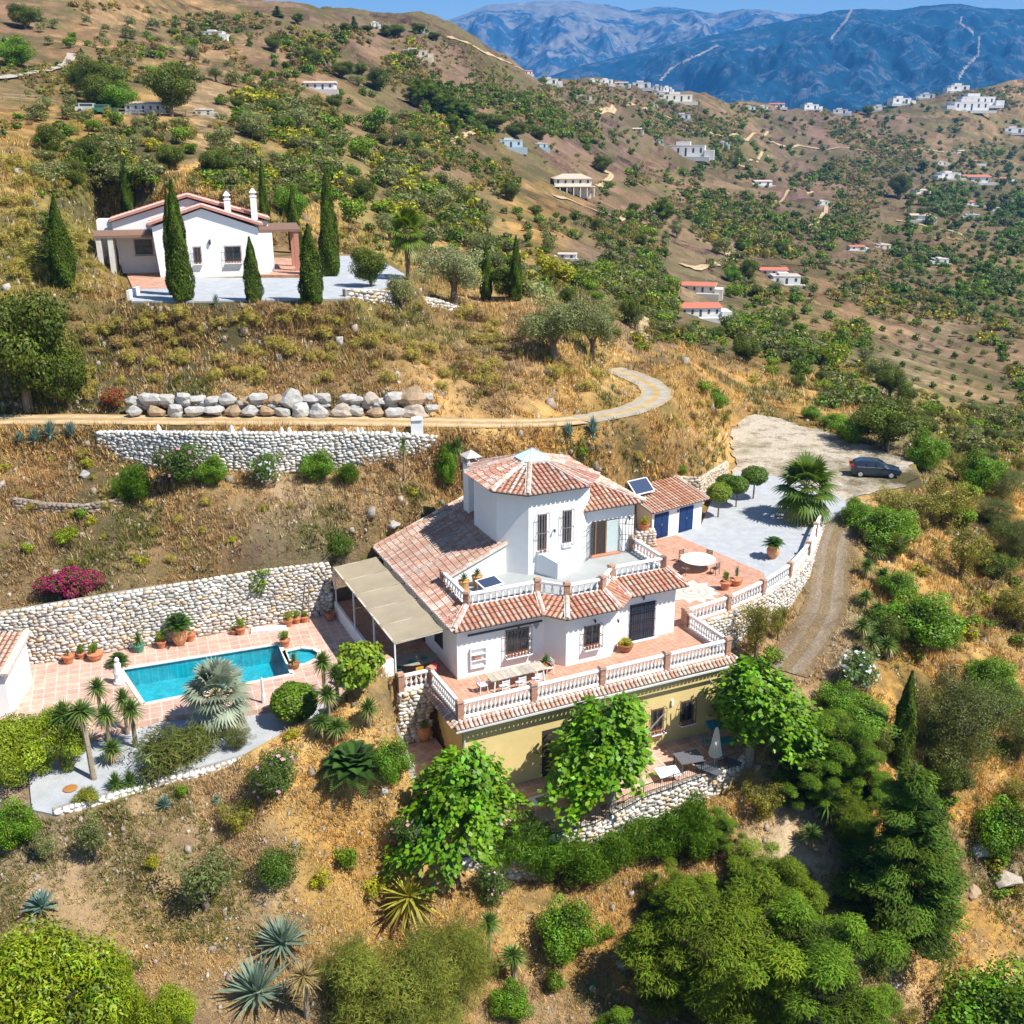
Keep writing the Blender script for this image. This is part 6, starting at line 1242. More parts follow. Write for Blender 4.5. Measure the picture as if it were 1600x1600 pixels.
LAND = [(265,60,'stone terraces at the upper left'),(160,150,'old white cottage'),(30,60,'top left corner'),(330,110,'pale shed by the cottage'),(320,55,'white gateway building'),(500,135,'white bungalow on the left slope'),(550,100,'wide dark tree on the brown hill'),(470,30,'lone skyline tree'),(600,45,'skyline pine group'),(650,82,'ruined pale building'),(690,150,'light green pine clump'),(740,215,'short dirt track'),(800,225,'low white cottage'),(845,228,'blue-grey cabin'),(650,220,'very round dark bush'),
 (568,300,'dark spreading tree'),(517,340,'tallest cypress'),(418,320,'slim chimney cypress'),(203,300,'cypress behind the left roof'),(80,210,'dark round left shrub'),(133,265,'small slim left cypress'),(300,310,'upper house ridge'),(450,360,'upper house porch'),(638,370,'tall shaggy palm'),(710,420,'silver olive'),(806,420,'rightmost cypress'),(865,500,'largest grey olive'),(880,395,'small white cabin'),(895,287,'two-storey cream house'),(940,255,'dark tree above the cream house'),
 (1034,325,'large round bright pine'),(1070,235,'large far white villa'),(1066,180,'white house under the ridge'),(1000,165,'ridge track'),(940,127,'first ridge houses'),(1000,130,'long ridge houses'),(1194,280,'small slope-edge house'),(995,200,'small cream ruin'),(1130,400,'hairpin track'),(1208,425,'white bungalow with pool'),(1090,475,'red-roofed house'),(985,485,'round tree by the track'),(1010,500,'dirt track above the bend'),(1010,610,'road bend'),(1170,165,'ridge house at centre'),(1255,155,'small ridge pine'),
 (1340,162,'round ridge tree'),(1410,155,'rising right ridge'),(1525,160,'white mansion'),(1585,205,'house at the right edge'),(1400,290,'dark tree clump of the village'),(1500,233,'top village house'),(1525,278,'large red-roofed village house'),(1440,298,'left village house'),(1440,338,'lower left village house'),(1520,338,'bottom village house'),(1286,313,'hut on the bare spur'),(1340,386,'red-roofed valley house'),(1470,406,'white house above the orchard'),(1300,230,'bare mauve slope'),(1350,235,'far thin track'),(1430,540,'orchard centre'),(1360,520,'orchard left edge'),(1560,560,'orchard right edge'),(1390,600,'carob on the slope beyond the parking'),(1385,650,'carob behind the car'),(1370,735,'parked car'),(1590,700,'right picture edge'),(1200,640,'parking ground'),(1590,450,'right edge of the valley'),
 (450,628,'boulder wall'),(650,665,'white gate pillar'),(45,540,'big left carob'),(100,380,'fat left cypress'),(260,470,'left end of the upper gravel'),(400,470,'middle of the upper gravel edge'),(560,470,'right end of the upper gravel'),(400,700,'road retaining wall'),(115,900,'bougainvillea'),(531,850,'round bush by the pool wall'),(740,730,'villa chimney'),(900,720,'villa tower roof'),(1060,770,'garage'),(908,660,'road-bend agaves'),(300,900,'pool wall'),(840,600,'road before the bend'),(70,680,'roadside agaves'),(180,620,'reddish bush'),(700,560,'right part of the scrub bank'),(300,550,'left part of the scrub bank'),(500,550,'middle of the scrub bank')]
CNAME = {'bush_grey0':'grey-green','bush_grey1':'grey-green','bush_green0':'mid-green','bush_green1':'mid-green','bush_dark0':'dark green','bush_dark1':'dark green','carob':'dark leafy','olive0':'silvery','olive1':'dull green','bush_yellow0':'yellow-green','bush_yellow1':'yellow-green','bush_bright0':'bright green','thicket':'wispy','greycrown':'greyish','dry0':'yellow-green dry','dry1':'golden dry','dry2':'brown dry'}
LABN = {}
def auto_label(u, v, w_, key, noun):
    d, lu, lv, ln = min((math.hypot(u - a, (v - b) * 1.5), a, b, c) for a, b, c in LAND)
    dx, dy = u - lu, (v - lv) * 1.5; rel = 'right of' if dx > abs(dy) else 'left of' if -dx > abs(dy) else 'below' if dy > 0 else 'above'
    far_ = 'just ' if d < 28 else 'well ' if d > 75 else ''
    sz = 'large' if w_ > 48 else 'medium' if w_ > 26 else 'small' if w_ > 13 else 'tiny'
    base = f'{sz} {CNAME.get(key, "green")} {noun} {far_}{rel} the {ln}'; k = LABN.get(base, 0); LABN[base] = k + 1
    base = ' '.join(base.split()[:15])
    return base if k == 0 else ('second ', 'third ', 'fourth ', 'fifth ', 'sixth ')[min(k, 5) - 1] + base
# low detail meshes for plants that are only a few pixels wide
def lod(key, n):
    pr = PROTO[key]; out = []
    for nm, me in pr['parts']:
        if nm != 'crown': continue
        m = len(me.polygons); co = np.empty(len(me.vertices) * 3, np.float32); me.vertices.foreach_get('co', co); co = co.reshape(-1, 4, 3)
        cc = np.empty(m * 16, np.float32); me.color_attributes['Col'].data.foreach_get('color', cc); cc = cc.reshape(m, 4, 4)[:, 0, :3]
        idx = np.random.default_rng(1).choice(m, min(n, m), replace=False); q = co[idx]; c = q.mean(1, keepdims=True); s = math.sqrt(m / len(idx)) ; q = c + (q - c) * np.array([s, s, s]) * .9
        return q.reshape(-1, 3), cc[idx]
LOD = {}
STUFF = []
for key, p, wd, hh, lb, gr, w_, u, v in sorted(SCN, key=lambda t: -t[6]):
    lb0 = lb
    pr = PROTO[key]; base = pr['name']; seen[base] = seen.get(base, 0) + 1
    if seen[base] <= 285:
        lb = auto_label(u, v, w_, key, base.replace('_', ' '))
        if w_ < 30 and key != 'carob' or w_ < 24:
            if key not in LOD:
                V, C_ = lod(key, 420); LOD[key] = np_mesh('crown_small', V, np.arange(len(V)).reshape(-1, 4), C_, [pr['parts'][0][1].materials[0]])
            o = link(base, LOD[key], None, (p[0], p[1], p[2] - .05 * hh), rs.uniform(0, 6.28), (wd / pr['W'], wd / pr['W'], hh / pr['H'])); tag(o, lb, pr['cat'], gr)
        else: place(key, (p[0], p[1], p[2] - .05 * hh), wd, hh, lb, gr, rz=rs.uniform(0, 6.28))
    else: STUFF.append((key, p, wd, hh))
# countless far scrub: one object
r5 = np.random.default_rng(5); SV = []; SCc = []
def add_stuff(key, p, wd, hh, n):
    pr = PROTO[key]; kk = (key, n)
    if kk not in LOD: LOD[kk] = lod(key, n)
    V, C_ = LOD[kk]; a = rs.uniform(0, 6.28); ca, sa = math.cos(a), math.sin(a); s = wd / pr['W']; x = V[:, 0] * s; y = V[:, 1] * s
    SV.append(np.stack([p[0] + x * ca - y * sa, p[1] + x * sa + y * ca, p[2] - .08 * hh + V[:, 2] * hh / pr['H']], 1)); SCc.append(C_ * r5.uniform(.55, 1.1))
for t in STUFF: add_stuff(*t, 160)
# small far scrub by pixel density (dense on the hills)
def scrubfield(poly, n, s0, s1, kinds, leafn=90):
    us = [p[0] for p in poly]; vs = [p[1] for p in poly]; k = 0; tr = 0
    while k < n and tr < n * 20:
        tr += 1; u = rs.uniform(min(us), max(us)); v = rs.uniform(min(vs), max(vs))
        if not in_poly(u, v, poly) or not free(u, v): continue
        c = float(fbm(np.array([u / 70.]), np.array([v / 40.]), 3)[0])
        if c + rs.uniform(-.14, .14) < .0: continue
        p = G(u, v)
        if p is None or p[1] > 2200 or on_pad(p[0], p[1], .8): continue
        w_ = rs.uniform(s0, s1) / FPX * depth(p); add_stuff(rs.choice(kinds), p, w_, w_ * rs.uniform(.5, .8), leafn); k += 1
FAR_ = ('bush_dark0','bush_green0','bush_grey0','dry0','bush_dark1','dry2')
scrubfield([(640,100),(900,130),(1200,170),(1600,135),(1600,520),(1300,480),(1000,420),(800,330),(640,200)], 6800, 3.0, 9.5, FAR_, 30)
scrubfield([(0,0),(380,20),(640,60),(700,220),(800,420),(540,330),(300,180),(0,150)], 1500, 5, 17, ('bush_grey0','dry0','bush_green0','dry1','dry2','bush_dark0'), 60)
scrubfield([(800,400),(1300,470),(1600,560),(1600,720),(1400,650),(1100,560),(880,500)], 1100, 8, 24, ('bush_green0','dry0','bush_dark0','bush_grey0','dry1'), 80)
scrubfield([(380,60),(640,60),(760,200),(860,330),(860,460),(560,330),(330,180),(200,60)], 800, 9, 26, ('bush_grey0','dry0','bush_green0','dry2','bush_dark0','bush_yellow0'), 120)
scrubfield([(0,180),(500,180),(620,440),(540,440),(160,330),(0,300)], 420, 10, 30, ('bush_grey0','dry0','bush_green0','dry1','dry2'), 140)
scrubfield([(860,330),(1100,330),(1400,440),(1600,520),(1600,760),(1350,640),(1000,560)], 700, 10, 28, ('bush_green0','dry0','bush_dark0','bush_grey0','dry1','bush_yellow0'), 110)
scrubfield([(380,40),(700,60),(900,125),(1200,170),(1600,135),(1600,520),(1200,440),(860,380),(700,230),(380,140)], 4600, 3, 8.5, ('dry2','dry2','dry0','bush_dark0','dry1'), 22)
scrubfield([(0,0),(380,20),(640,60),(760,200),(700,330),(300,180),(0,150)], 900, 5, 14, ('dry2','dry0','dry1','bush_grey0'), 50)
scrubfield([(1330,780),(1600,800),(1600,1500),(1480,1300),(1400,1000)], 110, 14, 44, ('dry0','bush_green0','dry2','bush_yellow0','dry1'), 260)
scrubfield([(360,150),(460,170),(620,260),(830,400),(850,480),(720,430),(540,330),(400,300),(200,300),(100,260),(200,200)], 420, 22, 52, ('bush_green0','bush_grey0','olive0','bush_dark0','bush_yellow0','bush_grey1'), 300)
scrubfield([(860,410),(1000,400),(1130,470),(1260,500),(1330,600),(1400,640),(1300,640),(1180,590),(1030,500),(880,460)], 330, 20, 46, ('bush_green0','bush_dark0','olive1','bush_bright0','bush_grey0'), 260)
scrubfield([(1380,330),(1600,260),(1600,530),(1500,480),(1400,440)], 420, 9, 22, ('bush_green0','bush_dark0','bush_dark1','olive1'), 120)
scrubfield([(1060,250),(1300,260),(1360,420),(1200,400),(1080,330)], 260, 10, 22, ('bush_dark0','bush_grey0','bush_green0'), 90)
scrubfield([(660,120),(860,160),(1000,260),(980,330),(860,270),(740,200)], 260, 9, 22, ('bush_dark0','bush_grey0','bush_green0'), 90)
V = np.concatenate(SV); C_ = np.concatenate(SCc)
tag(link('far_scrub', np_mesh('far_scrub', V, np.arange(len(V)).reshape(-1, 4), np.clip(C_, 0, .8), [M['leaf']])), kind='stuff')
# tussocks on the banks near the villa: the large ones are things
TZ = [([(100,480),(560,470),(760,495),(960,590),(960,620),(690,610),(200,605),(110,640)], 130, (22,44), ('dry0','dry1','dry2','dry1'), 'yellow tussock on the scrub bank above the boulder wall', 'tussocks on the scrub bank'),
      ([(0,240),(60,250),(160,360),(200,450),(160,470),(0,430)], 40, (22,46), ('dry0','dry1'), 'yellow-green tussock on the left hill beside the upper house', 'tussocks on the left hill'),
      ([(700,690),(960,690),(1120,620),(1130,700),(1000,730),(900,700)], 24, (14,30), ('dry2','dry1'), 'dry tussock on the bank behind the villa', 'tussocks behind the villa'),
      ([(0,700),(130,700),(180,790),(560,780),(700,760),(560,860),(300,900),(60,900),(0,860)], 34, (14,30), ('dry1','dry0','bush_yellow0'), 'small weed on the old terraced bank above the pool', 'weeds on the terraced bank'),
      ([(0,180),(400,190),(420,240),(160,240)], 26, (14,30), ('dry0','dry2','dry1'), 'dry bush on the orange slope below the old cottage', 'dry bushes below the cottage')]
for poly, n, (s0, s1), kinds, lb, gr in TZ:
    us = [p[0] for p in poly]; vs = [p[1] for p in poly]; k = 0; tr = 0
    while k < n and tr < n * 20:
        tr += 1; u = rs.uniform(min(us), max(us)); v = rs.uniform(min(vs), max(vs))
        if not in_poly(u, v, poly) or not clear_of(u, v): continue
        p = G(u, v)
        if p is None or on_pad(p[0], p[1], .8): continue
        if abs(p[1] - 76) < 2.2 and 600 < v < 655 and 190 < u < 700: continue
        w_ = rs.uniform(s0, s1) / FPX * depth(p); k += 1; ky = rs.choice(kinds); place(ky, (p[0], p[1], p[2] - .1), w_, w_ * rs.uniform(.5, .75), auto_label(u, v, w_ * FPX / depth(p), ky, 'tussock' if 'tussock' in gr else 'low bush'), gr, rz=rs.uniform(0, 6.28))
# dry grass, low weeds and stones over the near ground: stuff
def near_cover():
    rg = np.random.default_rng(77); n = 150000
    u = rg.uniform(-150, 1750, n); v = 215 + (1500 * rg.uniform(0, 1, n) ** .85)
    e = []; 
    a = (u - 800) / FPX; b = (800 - v) / FPX; ry = CT + b * ST; rz = -ST + b * CT; az = a / ry; el = rz / ry
    j = np.clip(((az - AZ[0]) / (AZ[1] - AZ[0])).astype(int), 0, NA - 1); EC = (GZ - CAM_H) / GY; yc = GY[:, 0]
    y = np.zeros(n)
    for jj in np.unique(j):
        m = j == jj; ec = np.maximum.accumulate(EC[:, jj]); k = np.clip(np.searchsorted(ec, el[m]), 1, NB - 1); t = (el[m] - ec[k - 1]) / (ec[k] - ec[k - 1] + 1e-9); y[m] = yc[k - 1] + np.clip(t, 0, 1) * (yc[k] - yc[k - 1])
    x = az * y; keep = (y < 150) & (y > 24); x = x[keep]; y = y[keep]
    d = np.full(x.shape, 1e9)
    for p in _padx: d = np.minimum(d, poly_sd(x, y, p))
    for pl_, wd in RL.values():
        dd = np.full(x.shape, 1e9)
        for q in pl_[::2]: dd = np.minimum(dd, np.hypot(x - q[0], y - q[1]))
        d = np.minimum(d, dd - wd * .46)
    dens = fbm(x / 2.2, y / 2.2, 4)
    k = (d > .25) & (dens > -.22 + rg.uniform(-.25, .25, len(x))); x = x[k]; y = y[k]; dens = dens[k]
    bi = np.interp(np.log(y), LB, np.arange(NB)); i0 = np.clip(bi.astype(int), 0, NB - 2); ai = (x / y - AZ[0]) / (AZ[1] - AZ[0]); j0 = np.clip(ai.astype(int), 0, NA - 2); f = bi - i0; g = ai - j0
    z = GZ[i0, j0] * (1 - f) * (1 - g) + GZ[i0 + 1, j0] * f * (1 - g) + GZ[i0, j0 + 1] * (1 - f) * g + GZ[i0 + 1, j0 + 1] * f * g
    return x, y, z, dens, rg
x, y, z, dens, rg = near_cover(); n = len(x)
zcol = zone_color(x, y, z); hue = vnoise(x / 4 + 3, y / 4 + 8)[:, None]
kind_ = rg.uniform(0, 1, n)
big = np.clip(y / 60, .6, 2.2)[:, None]
# blades: 9 per tuft
nb = 9; T = np.repeat(np.arange(n), nb); m = len(T)
ang = rg.uniform(0, 6.283, m); tilt = rg.uniform(.15, 1.15, m); L = rg.uniform(.14, .42, m) * big[T, 0] * (1 + .5 * (dens[T] > .1)); wv = .022 * big[T, 0] * rg.uniform(.7, 1.6, m)
ox = x[T] + rg.normal(0, .11, m) * big[T, 0]; oy = y[T] + rg.normal(0, .11, m) * big[T, 0]; oz = z[T] - .03
dx = np.cos(ang) * np.sin(tilt) * L; dy = np.sin(ang) * np.sin(tilt) * L; dz = np.cos(tilt) * L; sx = -np.sin(ang) * wv; sy = np.cos(ang) * wv
V = np.stack([np.stack([ox - sx, oy - sy, oz], 1), np.stack([ox + sx, oy + sy, oz], 1), np.stack([ox + dx, oy + dy, oz + dz], 1)], 1).reshape(-1, 3)
c = zcol * .85 + np.array([.10, .07, .015])[None]; gm = (hue[:, 0] > .16) & (kind_ < .7); c[gm] = np.array([.15, .155, .03]); bm_ = kind_ > .88; c[bm_] = np.array([.16, .11, .07]); lm = (kind_ > .70) & (kind_ < .80); c[lm] = np.array([.52, .41, .22])
c = c * (1 + rg.normal(0, .16, (n, 1))); cc = c[T] * (1 + rg.normal(0, .14, (m, 1)))
tag(link('dry_grass', np_mesh('dry_grass', V, np.arange(len(V)).reshape(-1, 3), np.clip(cc, .01, .8), [M['needle']])), kind='stuff')
# loose stones
k = rg.choice(n, 5500, replace=False); B8 = np.array([(-1,-1,-1),(1,-1,-1),(1,1,-1),(-1,1,-1),(-.6,-.6,1),(.6,-.6,1),(.6,.6,1),(-.6,.6,1)], float); FB = np.array([(0,3,2,1),(4,5,6,7),(0,1,5,4),(1,2,6,5),(2,3,7,6),(3,0,4,7)])
s = rg.uniform(.03, .14, len(k)) * (1 + 1.2 * (rg.uniform(0, 1, len(k)) > .95)) * np.clip(y[k] / 60, .7, 2); V = B8[None] * s[:, None, None] * rg.uniform(.6, 1.3, (len(k), 8, 3)) + np.stack([x[k], y[k], z[k]], 1)[:, None]
F = (FB[None] + (np.arange(len(k)) * 8)[:, None, None]).reshape(-1, 4); c = np.array([(.40,.35,.29),(.36,.30,.25),(.46,.42,.37),(.30,.24,.18)])[rg.integers(0, 4, len(k))] * rg.uniform(.7, 1.1, (len(k), 1))
tag(link('loose_stones', np_mesh('loose_stones', V.reshape(-1, 3), F, np.repeat(c, 6, 0), [M['stone']])), kind='stuff')
# ------------------------------------------------------------------ garage
ga, gb = P(1017.5,843.7,0), P(1095,822.5,0); gang = math.atan2(gb[1]-ga[1], gb[0]-ga[0]); gL = math.hypot(gb[0]-ga[0], gb[1]-ga[1])
gar = empty('garage', (ga[0], ga[1], 0), gang); tag(gar, 'small white garage with two dark blue doors and tiled lean-to roof', 'garage')
mb = MB(); mb.prism([(0,0),(gL,0),(gL,3.1),(0,3.1)], -.2, [2.35,2.35,3.05,3.05], WHITE); mb.build('wall', M['stucco'], gar)
mb = MB(); tile_plane(mb, [(-.35,-.4,2.36),(gL+.3,-.4,2.36),(gL+.3,3.3,3.22),(-.35,3.3,3.22)], (0,-1,-.23), cols=[(.60,.30,.18),(.62,.38,.26),(.56,.26,.16),(.62,.46,.36)]); ridge(mb, (-.3,3.2,3.25), (-.3,-.4,2.42), .12); ridge(mb, (gL+.2,3.2,3.25), (gL+.2,-.4,2.42), .12); mb.build('roof', M['tile'], gar)
for x in (.95, 3.55):
    d = MB(); x *= gL / 5.24
    for k in (0, 1):
        d.box(x-.72+k*.73, x-.72+k*.73+.71, -.05, -.001, .02, 2.0, (.006,.028,.11))
        for z in (.15, 1.05): d.box(x-.65+k*.73, x-.08+k*.73-.03, -.06, -.051, z, z+.8, (.007,.034,.13))
    dd = d.build('door', M['paint'], gar); h = MB(); h.box(x-.03,x+.03,-.10,-.061,1.0,1.15,(.3,.3,.3)); h.build('handle', M['iron'], dd)
q = MB(); q.box(gL*.5-.04,gL*.5+.04,-.12,0,1.75,1.95,(.08,.08,.09)); q.build('wall_lamp', M['iron'], gar)
def solar(u, v, z, wd, ht, rz, label, tilt=38):
    p = P(u, v, z); r = empty('solar_collector', p, rz); tag(r, label, 'solar panel')
    mb = MB(); t = math.radians(tilt); c, s = math.cos(t), math.sin(t)
    f = [(-wd/2,0,.1),(wd/2,0,.1),(wd/2,ht*c,.1+ht*s),(-wd/2,ht*c,.1+ht*s)]
    for a, b in zip(f, f[1:] + f[:1]): mb.bar(a, b, .09, .09, (.72,.72,.72))
    mb.bar(f[2], (wd/2,ht*c,0), .05, .05, (.6,.6,.6)); mb.bar(f[3], (-wd/2,ht*c,0), .05, .05, (.6,.6,.6)); mb.build('frame', M['paint'], r)
    mb = MB(); mb.add([(x, y, z_ + .02) for x, y, z_ in f], [(0,1,2,3)]); mb.build('glass', M['panel'], r)
solar(1008, 772, 3.15, 1.9, 1.3, gang, 'blue solar collector behind the garage roof')
p_ = HW(3.35, 3.0); r = empty('solar_collector', (p_[0], p_[1], TF), HA + .2); tag(r, 'small blue solar panel with white frame on the roof terrace', 'solar panel')
mb = MB()
for x, y in ((-.6,-.35),(.6,-.35),(.6,.4),(-.6,.4)): mb.box(x-.03,x+.03,y-.03,y+.03,0,.42 + y*.2,(.6,.6,.6))
mb.prism([(-.72,-.48),(.72,-.48),(.72,.52),(-.72,.52)], [.38,.38,.58,.58], [.43,.43,.63,.63], (.78,.78,.78)); mb.build('frame', M['paint'], r)
mb = MB(); mb.prism([(-.63,-.40),(.63,-.40),(.63,.44),(-.63,.44)], [.44,.44,.608,.608], [.455,.455,.625,.625]); mb.build('glass', M['panel'], r)
# ------------------------------------------------------------------ shade cloth porch
pg = empty('shade_porch', (HP[0], HP[1], 0), HA); tag(pg, 'porch on thin posts under a tan shade cloth left of the villa', 'porch')
mb = MB(); n_ = 14; 
for j in range(5):
    a0, a1 = -3.55, -.62; b0 = .35 + j * 2.42; b1 = b0 + 2.40; vs = []
    for i in range(7):
        for k in range(7):
            fa, fb_ = i / 6, k / 6; vs.append((a0 + (a1 - a0) * fa, b0 + (b1 - b0) * fb_, 2.88 + .22 * fa - .05 * math.sin(math.pi * fb_) - .03 * math.sin(math.pi * fa) + random.uniform(-.008, .008)))
    mb.add(vs, [(i * 7 + k, (i + 1) * 7 + k, (i + 1) * 7 + k + 1, i * 7 + k + 1) for i in range(6) for k in range(6)], jit((.5,.45,.35), .06))
mb.build('canopy', M['fabric'], pg, smooth=True)
for b in (.42, 4.2, 8.2, 12.3):
    mb = MB(); mb.box(-3.55,-3.47,b-.04,b+.04,0,2.86,(.72,.72,.72)); mb.build('post', M['paint'], pg)
mb = MB(); mb.box(-3.56,-3.46,.36,12.5,2.80,2.86,(.55,.5,.42))
for b in (.4, 2.8, 5.2, 7.6, 10.0, 12.4): mb.bar((-3.5,b,2.83),(-.05,b,3.05),.06,.08,(.55,.5,.42))
mb.build('beam', M['paint'], pg)
mb = MB(); mb.box(-3.52,-3.36,.4,12.8,-.7,.28,(.72,.66,.62)); tag(mb.build('porch_wall', M['stucco'], loc=(HP[0],HP[1],0), rz=HA), 'low pinkish wall between the porch and the pool deck', 'wall')
mb = MB(); mb.box(-.04,.0,2.2,3.5,.9,2.2,(.05,.04,.04)); mb.box(-.04,.0,5.2,6.3,.05,2.2,(.06,.045,.04)); mb.build('side_opening', M['wood'], villa)
# ------------------------------------------------------------------ pool house
ph = empty('pool_house', P(-16, 1118, ZD), math.radians(6)); tag(ph, 'little white pool house with weathered tile roof at the left edge', 'pool house')
mb = MB(); mb.prism([(-3.4,-.1),(1.15,-.1),(1.15,3.6),(-3.4,3.6)], -.4, [2.5,2.5,3.0,3.0], WHITE); mb.build('wall', M['stucco'], ph)
mb = MB(); tile_plane(mb, [(-3.6,-.35,2.55),(1.05,-.35,2.55),(1.05,3.8,3.12),(-3.6,3.8,3.12)], (0,-1,-.14), sp=.30, cols=TILEP); mb.bar((1.25,-.35,2.60),(1.25,3.8,3.18),.42,.16,(.62,.55,.46)); mb.build('roof', M['tile'], ph)
mb = MB(); mb.box(-1.4,-.1,-.14,-.101,.2,1.9,(.45,.62,.60)); mb.build('door', M['paint'], ph)
# ------------------------------------------------------------------ garden steps
st_ = empty('garden_steps', (0, 0, 0)); tag(st_, 'short flight of white and terracotta garden steps beside the stone wall', 'steps')
for k in range(7):
    zk = -.85 - k * .34; a = P(556 + k * 5.5, 1122 + k * 8, zk); b = P(590 + k * 3.5, 1113 + k * 8, zk); d = Vector((b[0]-a[0], b[1]-a[1], 0)).normalized(); nr = Vector((d.y, -d.x, 0))
    zt_ = max(Zt(a[0], a[1]), Zt(b[0], b[1]), Zt(a[0] + nr.x * .5, a[1] + nr.y * .5), Zt(b[0] + nr.x * .5, b[1] + nr.y * .5)) + .10; zk = max(zk, zt_)
    A_ = Vector((a[0], a[1], zk)); B_ = Vector((b[0], b[1], zk)); q = [A_, B_, B_ + nr * .62, A_ + nr * .62]; mb = MB(); mb.prism([(v.x, v.y) for v in q], zk - 1.0, zk - .03, WHITE); s_ = mb.build('step', M['stucco'], st_)
    mb = MB(); q2 = [A_ - nr * .01, B_ - nr * .01, B_ + nr * .48, A_ + nr * .48]; mb.prism([(v.x, v.y) for v in q2], zk - .029, zk, (.50,.28,.20)); mb.build('tread', M['clay'], s_)
# ------------------------------------------------------------------ white pillar on the road
q = G(652, 681); h = hz(q, 652); pl = empty('gate_pillar', q, .1); tag(pl, 'white gate pillar at the edge of the dirt road', 'pillar')
mb = MB(); mb.box(-.42,.42,-.3,.3,-.3,h*.90,WHITE); mb.build('shaft', M['stucco'], pl); mb = MB(); mb.lathe([(.56,h*.90),(.56,h*.93),(.30,h*1.0),(.05,h*1.02)], n=4, col=WHITE); mb.build('cap', M['stucco'], pl)
# ------------------------------------------------------------------ pots
def pot_mesh(kind, col):
    mb = MB()
    if kind == 'urn': mb.lathe([(.20,0),(.30,.12),(.42,.40),(.44,.60),(.34,.82),(.36,.92),(.42,.95),(.40,.97),(.30,.90)], n=16, col=col)
    elif kind == 'bowl': mb.lathe([(.28,0),(.42,.22),(.46,.42),(.49,.44),(.49,.48),(.42,.46)], n=16, col=col)
    else: mb.lathe([(.20,0),(.29,.38),(.33,.39),(.34,.48),(.30,.48),(.28,.44)], n=14, col=col)
    mb.lathe([(.01,.42 if kind != 'urn' else .88),(.28,.425 if kind != 'urn' else .885)], n=12, col=(.10,.07,.05))
    return mb.mesh('pot', M['clay'])
POTS = {k: pot_mesh(k.split('_')[0], c) for k, c in (('urn',(.62,.30,.14)),('bowl',(.52,.22,.11)),('pot',(.52,.20,.10)),('pot_teal',(.08,.30,.25)),('bowl_wood',(.30,.14,.06)))}
def potted(pk, u, v, z, R, key, pw_, phh, label, group=None):
    p = P(u, v, z); r = empty('potted_plant', p, random.uniform(0, 6.28)); tag(r, label, 'potted plant', group); s = R / .34 if 'pot' in pk else R / .46
    link('pot', POTS[pk], r, sc=(s, s, s)); top = (.9 if pk == 'urn' else .44) * s; pr = PROTO[key]
    for nm, me in pr['parts'][:1]: link('foliage', me, r, loc=(0, 0, top - .04), sc=(pw_ / pr['W'], pw_ / pr['W'], phh / pr['H']))
for a in (('pot',52.5,1030,ZD,.34,'bush_grey0',.5,.5,'orange clay pot with a sparse plant, nearest the pool house'),('bowl',150,1031,ZD,.46,'bush_green0',.8,.9,'wide clay bowl with cactus left of the pool'),('pot',108,1036,ZD,.38,'aloe',.6,.6,'ochre clay pot with a thin plant by the pool wall'),
    ('pot',128,1029,ZD,.26,'bush_dark0',.5,.8,'small clay pot beside the wide bowl'),('bowl_wood',176,1012,ZD,.36,'bush_grey1',1.0,.9,'dark pot with a grey bush against the pool wall'),('pot_teal',218,1018,ZD,.36,'yucca_s',1.0,1.1,'teal glazed pot with an upright plant'),('pot',253,1012,ZD,.32,'bush_green1',.8,.8,'banded clay pot left of the big urn'),
    ('urn',282,1007,ZD,.50,'cycad',2.2,1.5,'big terracotta urn with a banana plant'),('pot',298,1001,ZD,.36,'dry2',.3,.2,'empty-looking squat clay pot right of the big urn'),('pot',366,991,ZD,.22,'bush_green0',.5,.4,'small clay pot left of the bushy one'),('pot',377,991,ZD,.34,'bush_green1',.75,.8,'clay pot with a round bushy plant against the pool wall'),
    ('pot',446,1010,ZD,.34,'bush_green0',.9,.8,'clay pot at the inner corner of the pool'),('bowl_wood',460,1044,ZD,.34,'aloe',1.1,.9,'clay pot with spiky plant beside the rounded basin'),('pot',451,978,ZD,.34,'bush_bright0',.75,.7,'leftmost of three pots near the end of the pool wall'),('pot',464,974,ZD,.28,'bush_green1',.6,.7,'middle of three pots near the end of the pool wall'),('pot',476,972,ZD,.28,'bush_green0',.5,.5,'rightmost of three pots near the end of the pool wall'),
    ('pot',516,968,ZD,.36,'dry0',.4,.3,'clay pot at the corner of the porch wall'),('urn',1207,872,0,.50,'cycad',1.9,.9,'terracotta urn with a cycad on the courtyard gravel'),('pot',1133,921,0,.40,'bush_green0',.55,1.1,'left clay pot with succulents by the courtyard balustrade'),('bowl',1150,914,0,.44,'aloe',.8,1.2,'right clay bowl with succulents by the courtyard balustrade'),
    ('bowl_wood',853,1047,0,.48,'aloe',1.2,.7,'wooden barrel of succulents beside the white dining table'),('bowl_wood',977,1017,0,.46,'bush_yellow0',1.1,.6,'wooden barrel with a yellow-green bush by the French door'),('urn',663,1156,-3.3,.44,'bush_green0',.6,.6,'round clay jar at the foot of the stone wall'),('pot',1007,829,1.15,.4,'bush_yellow1',.9,.8,'flower pot on the ledge between villa and garage'),
    ('pot',592,1085,-.75,.4,'bush_yellow0',1.0,.9,'pot of yellow-orange flowers at the top of the steps'),('pot',580,1078,-.75,.35,'reddish',1.0,.8,'pot of red and yellow leaves beside the steps')):
    potted(*a)
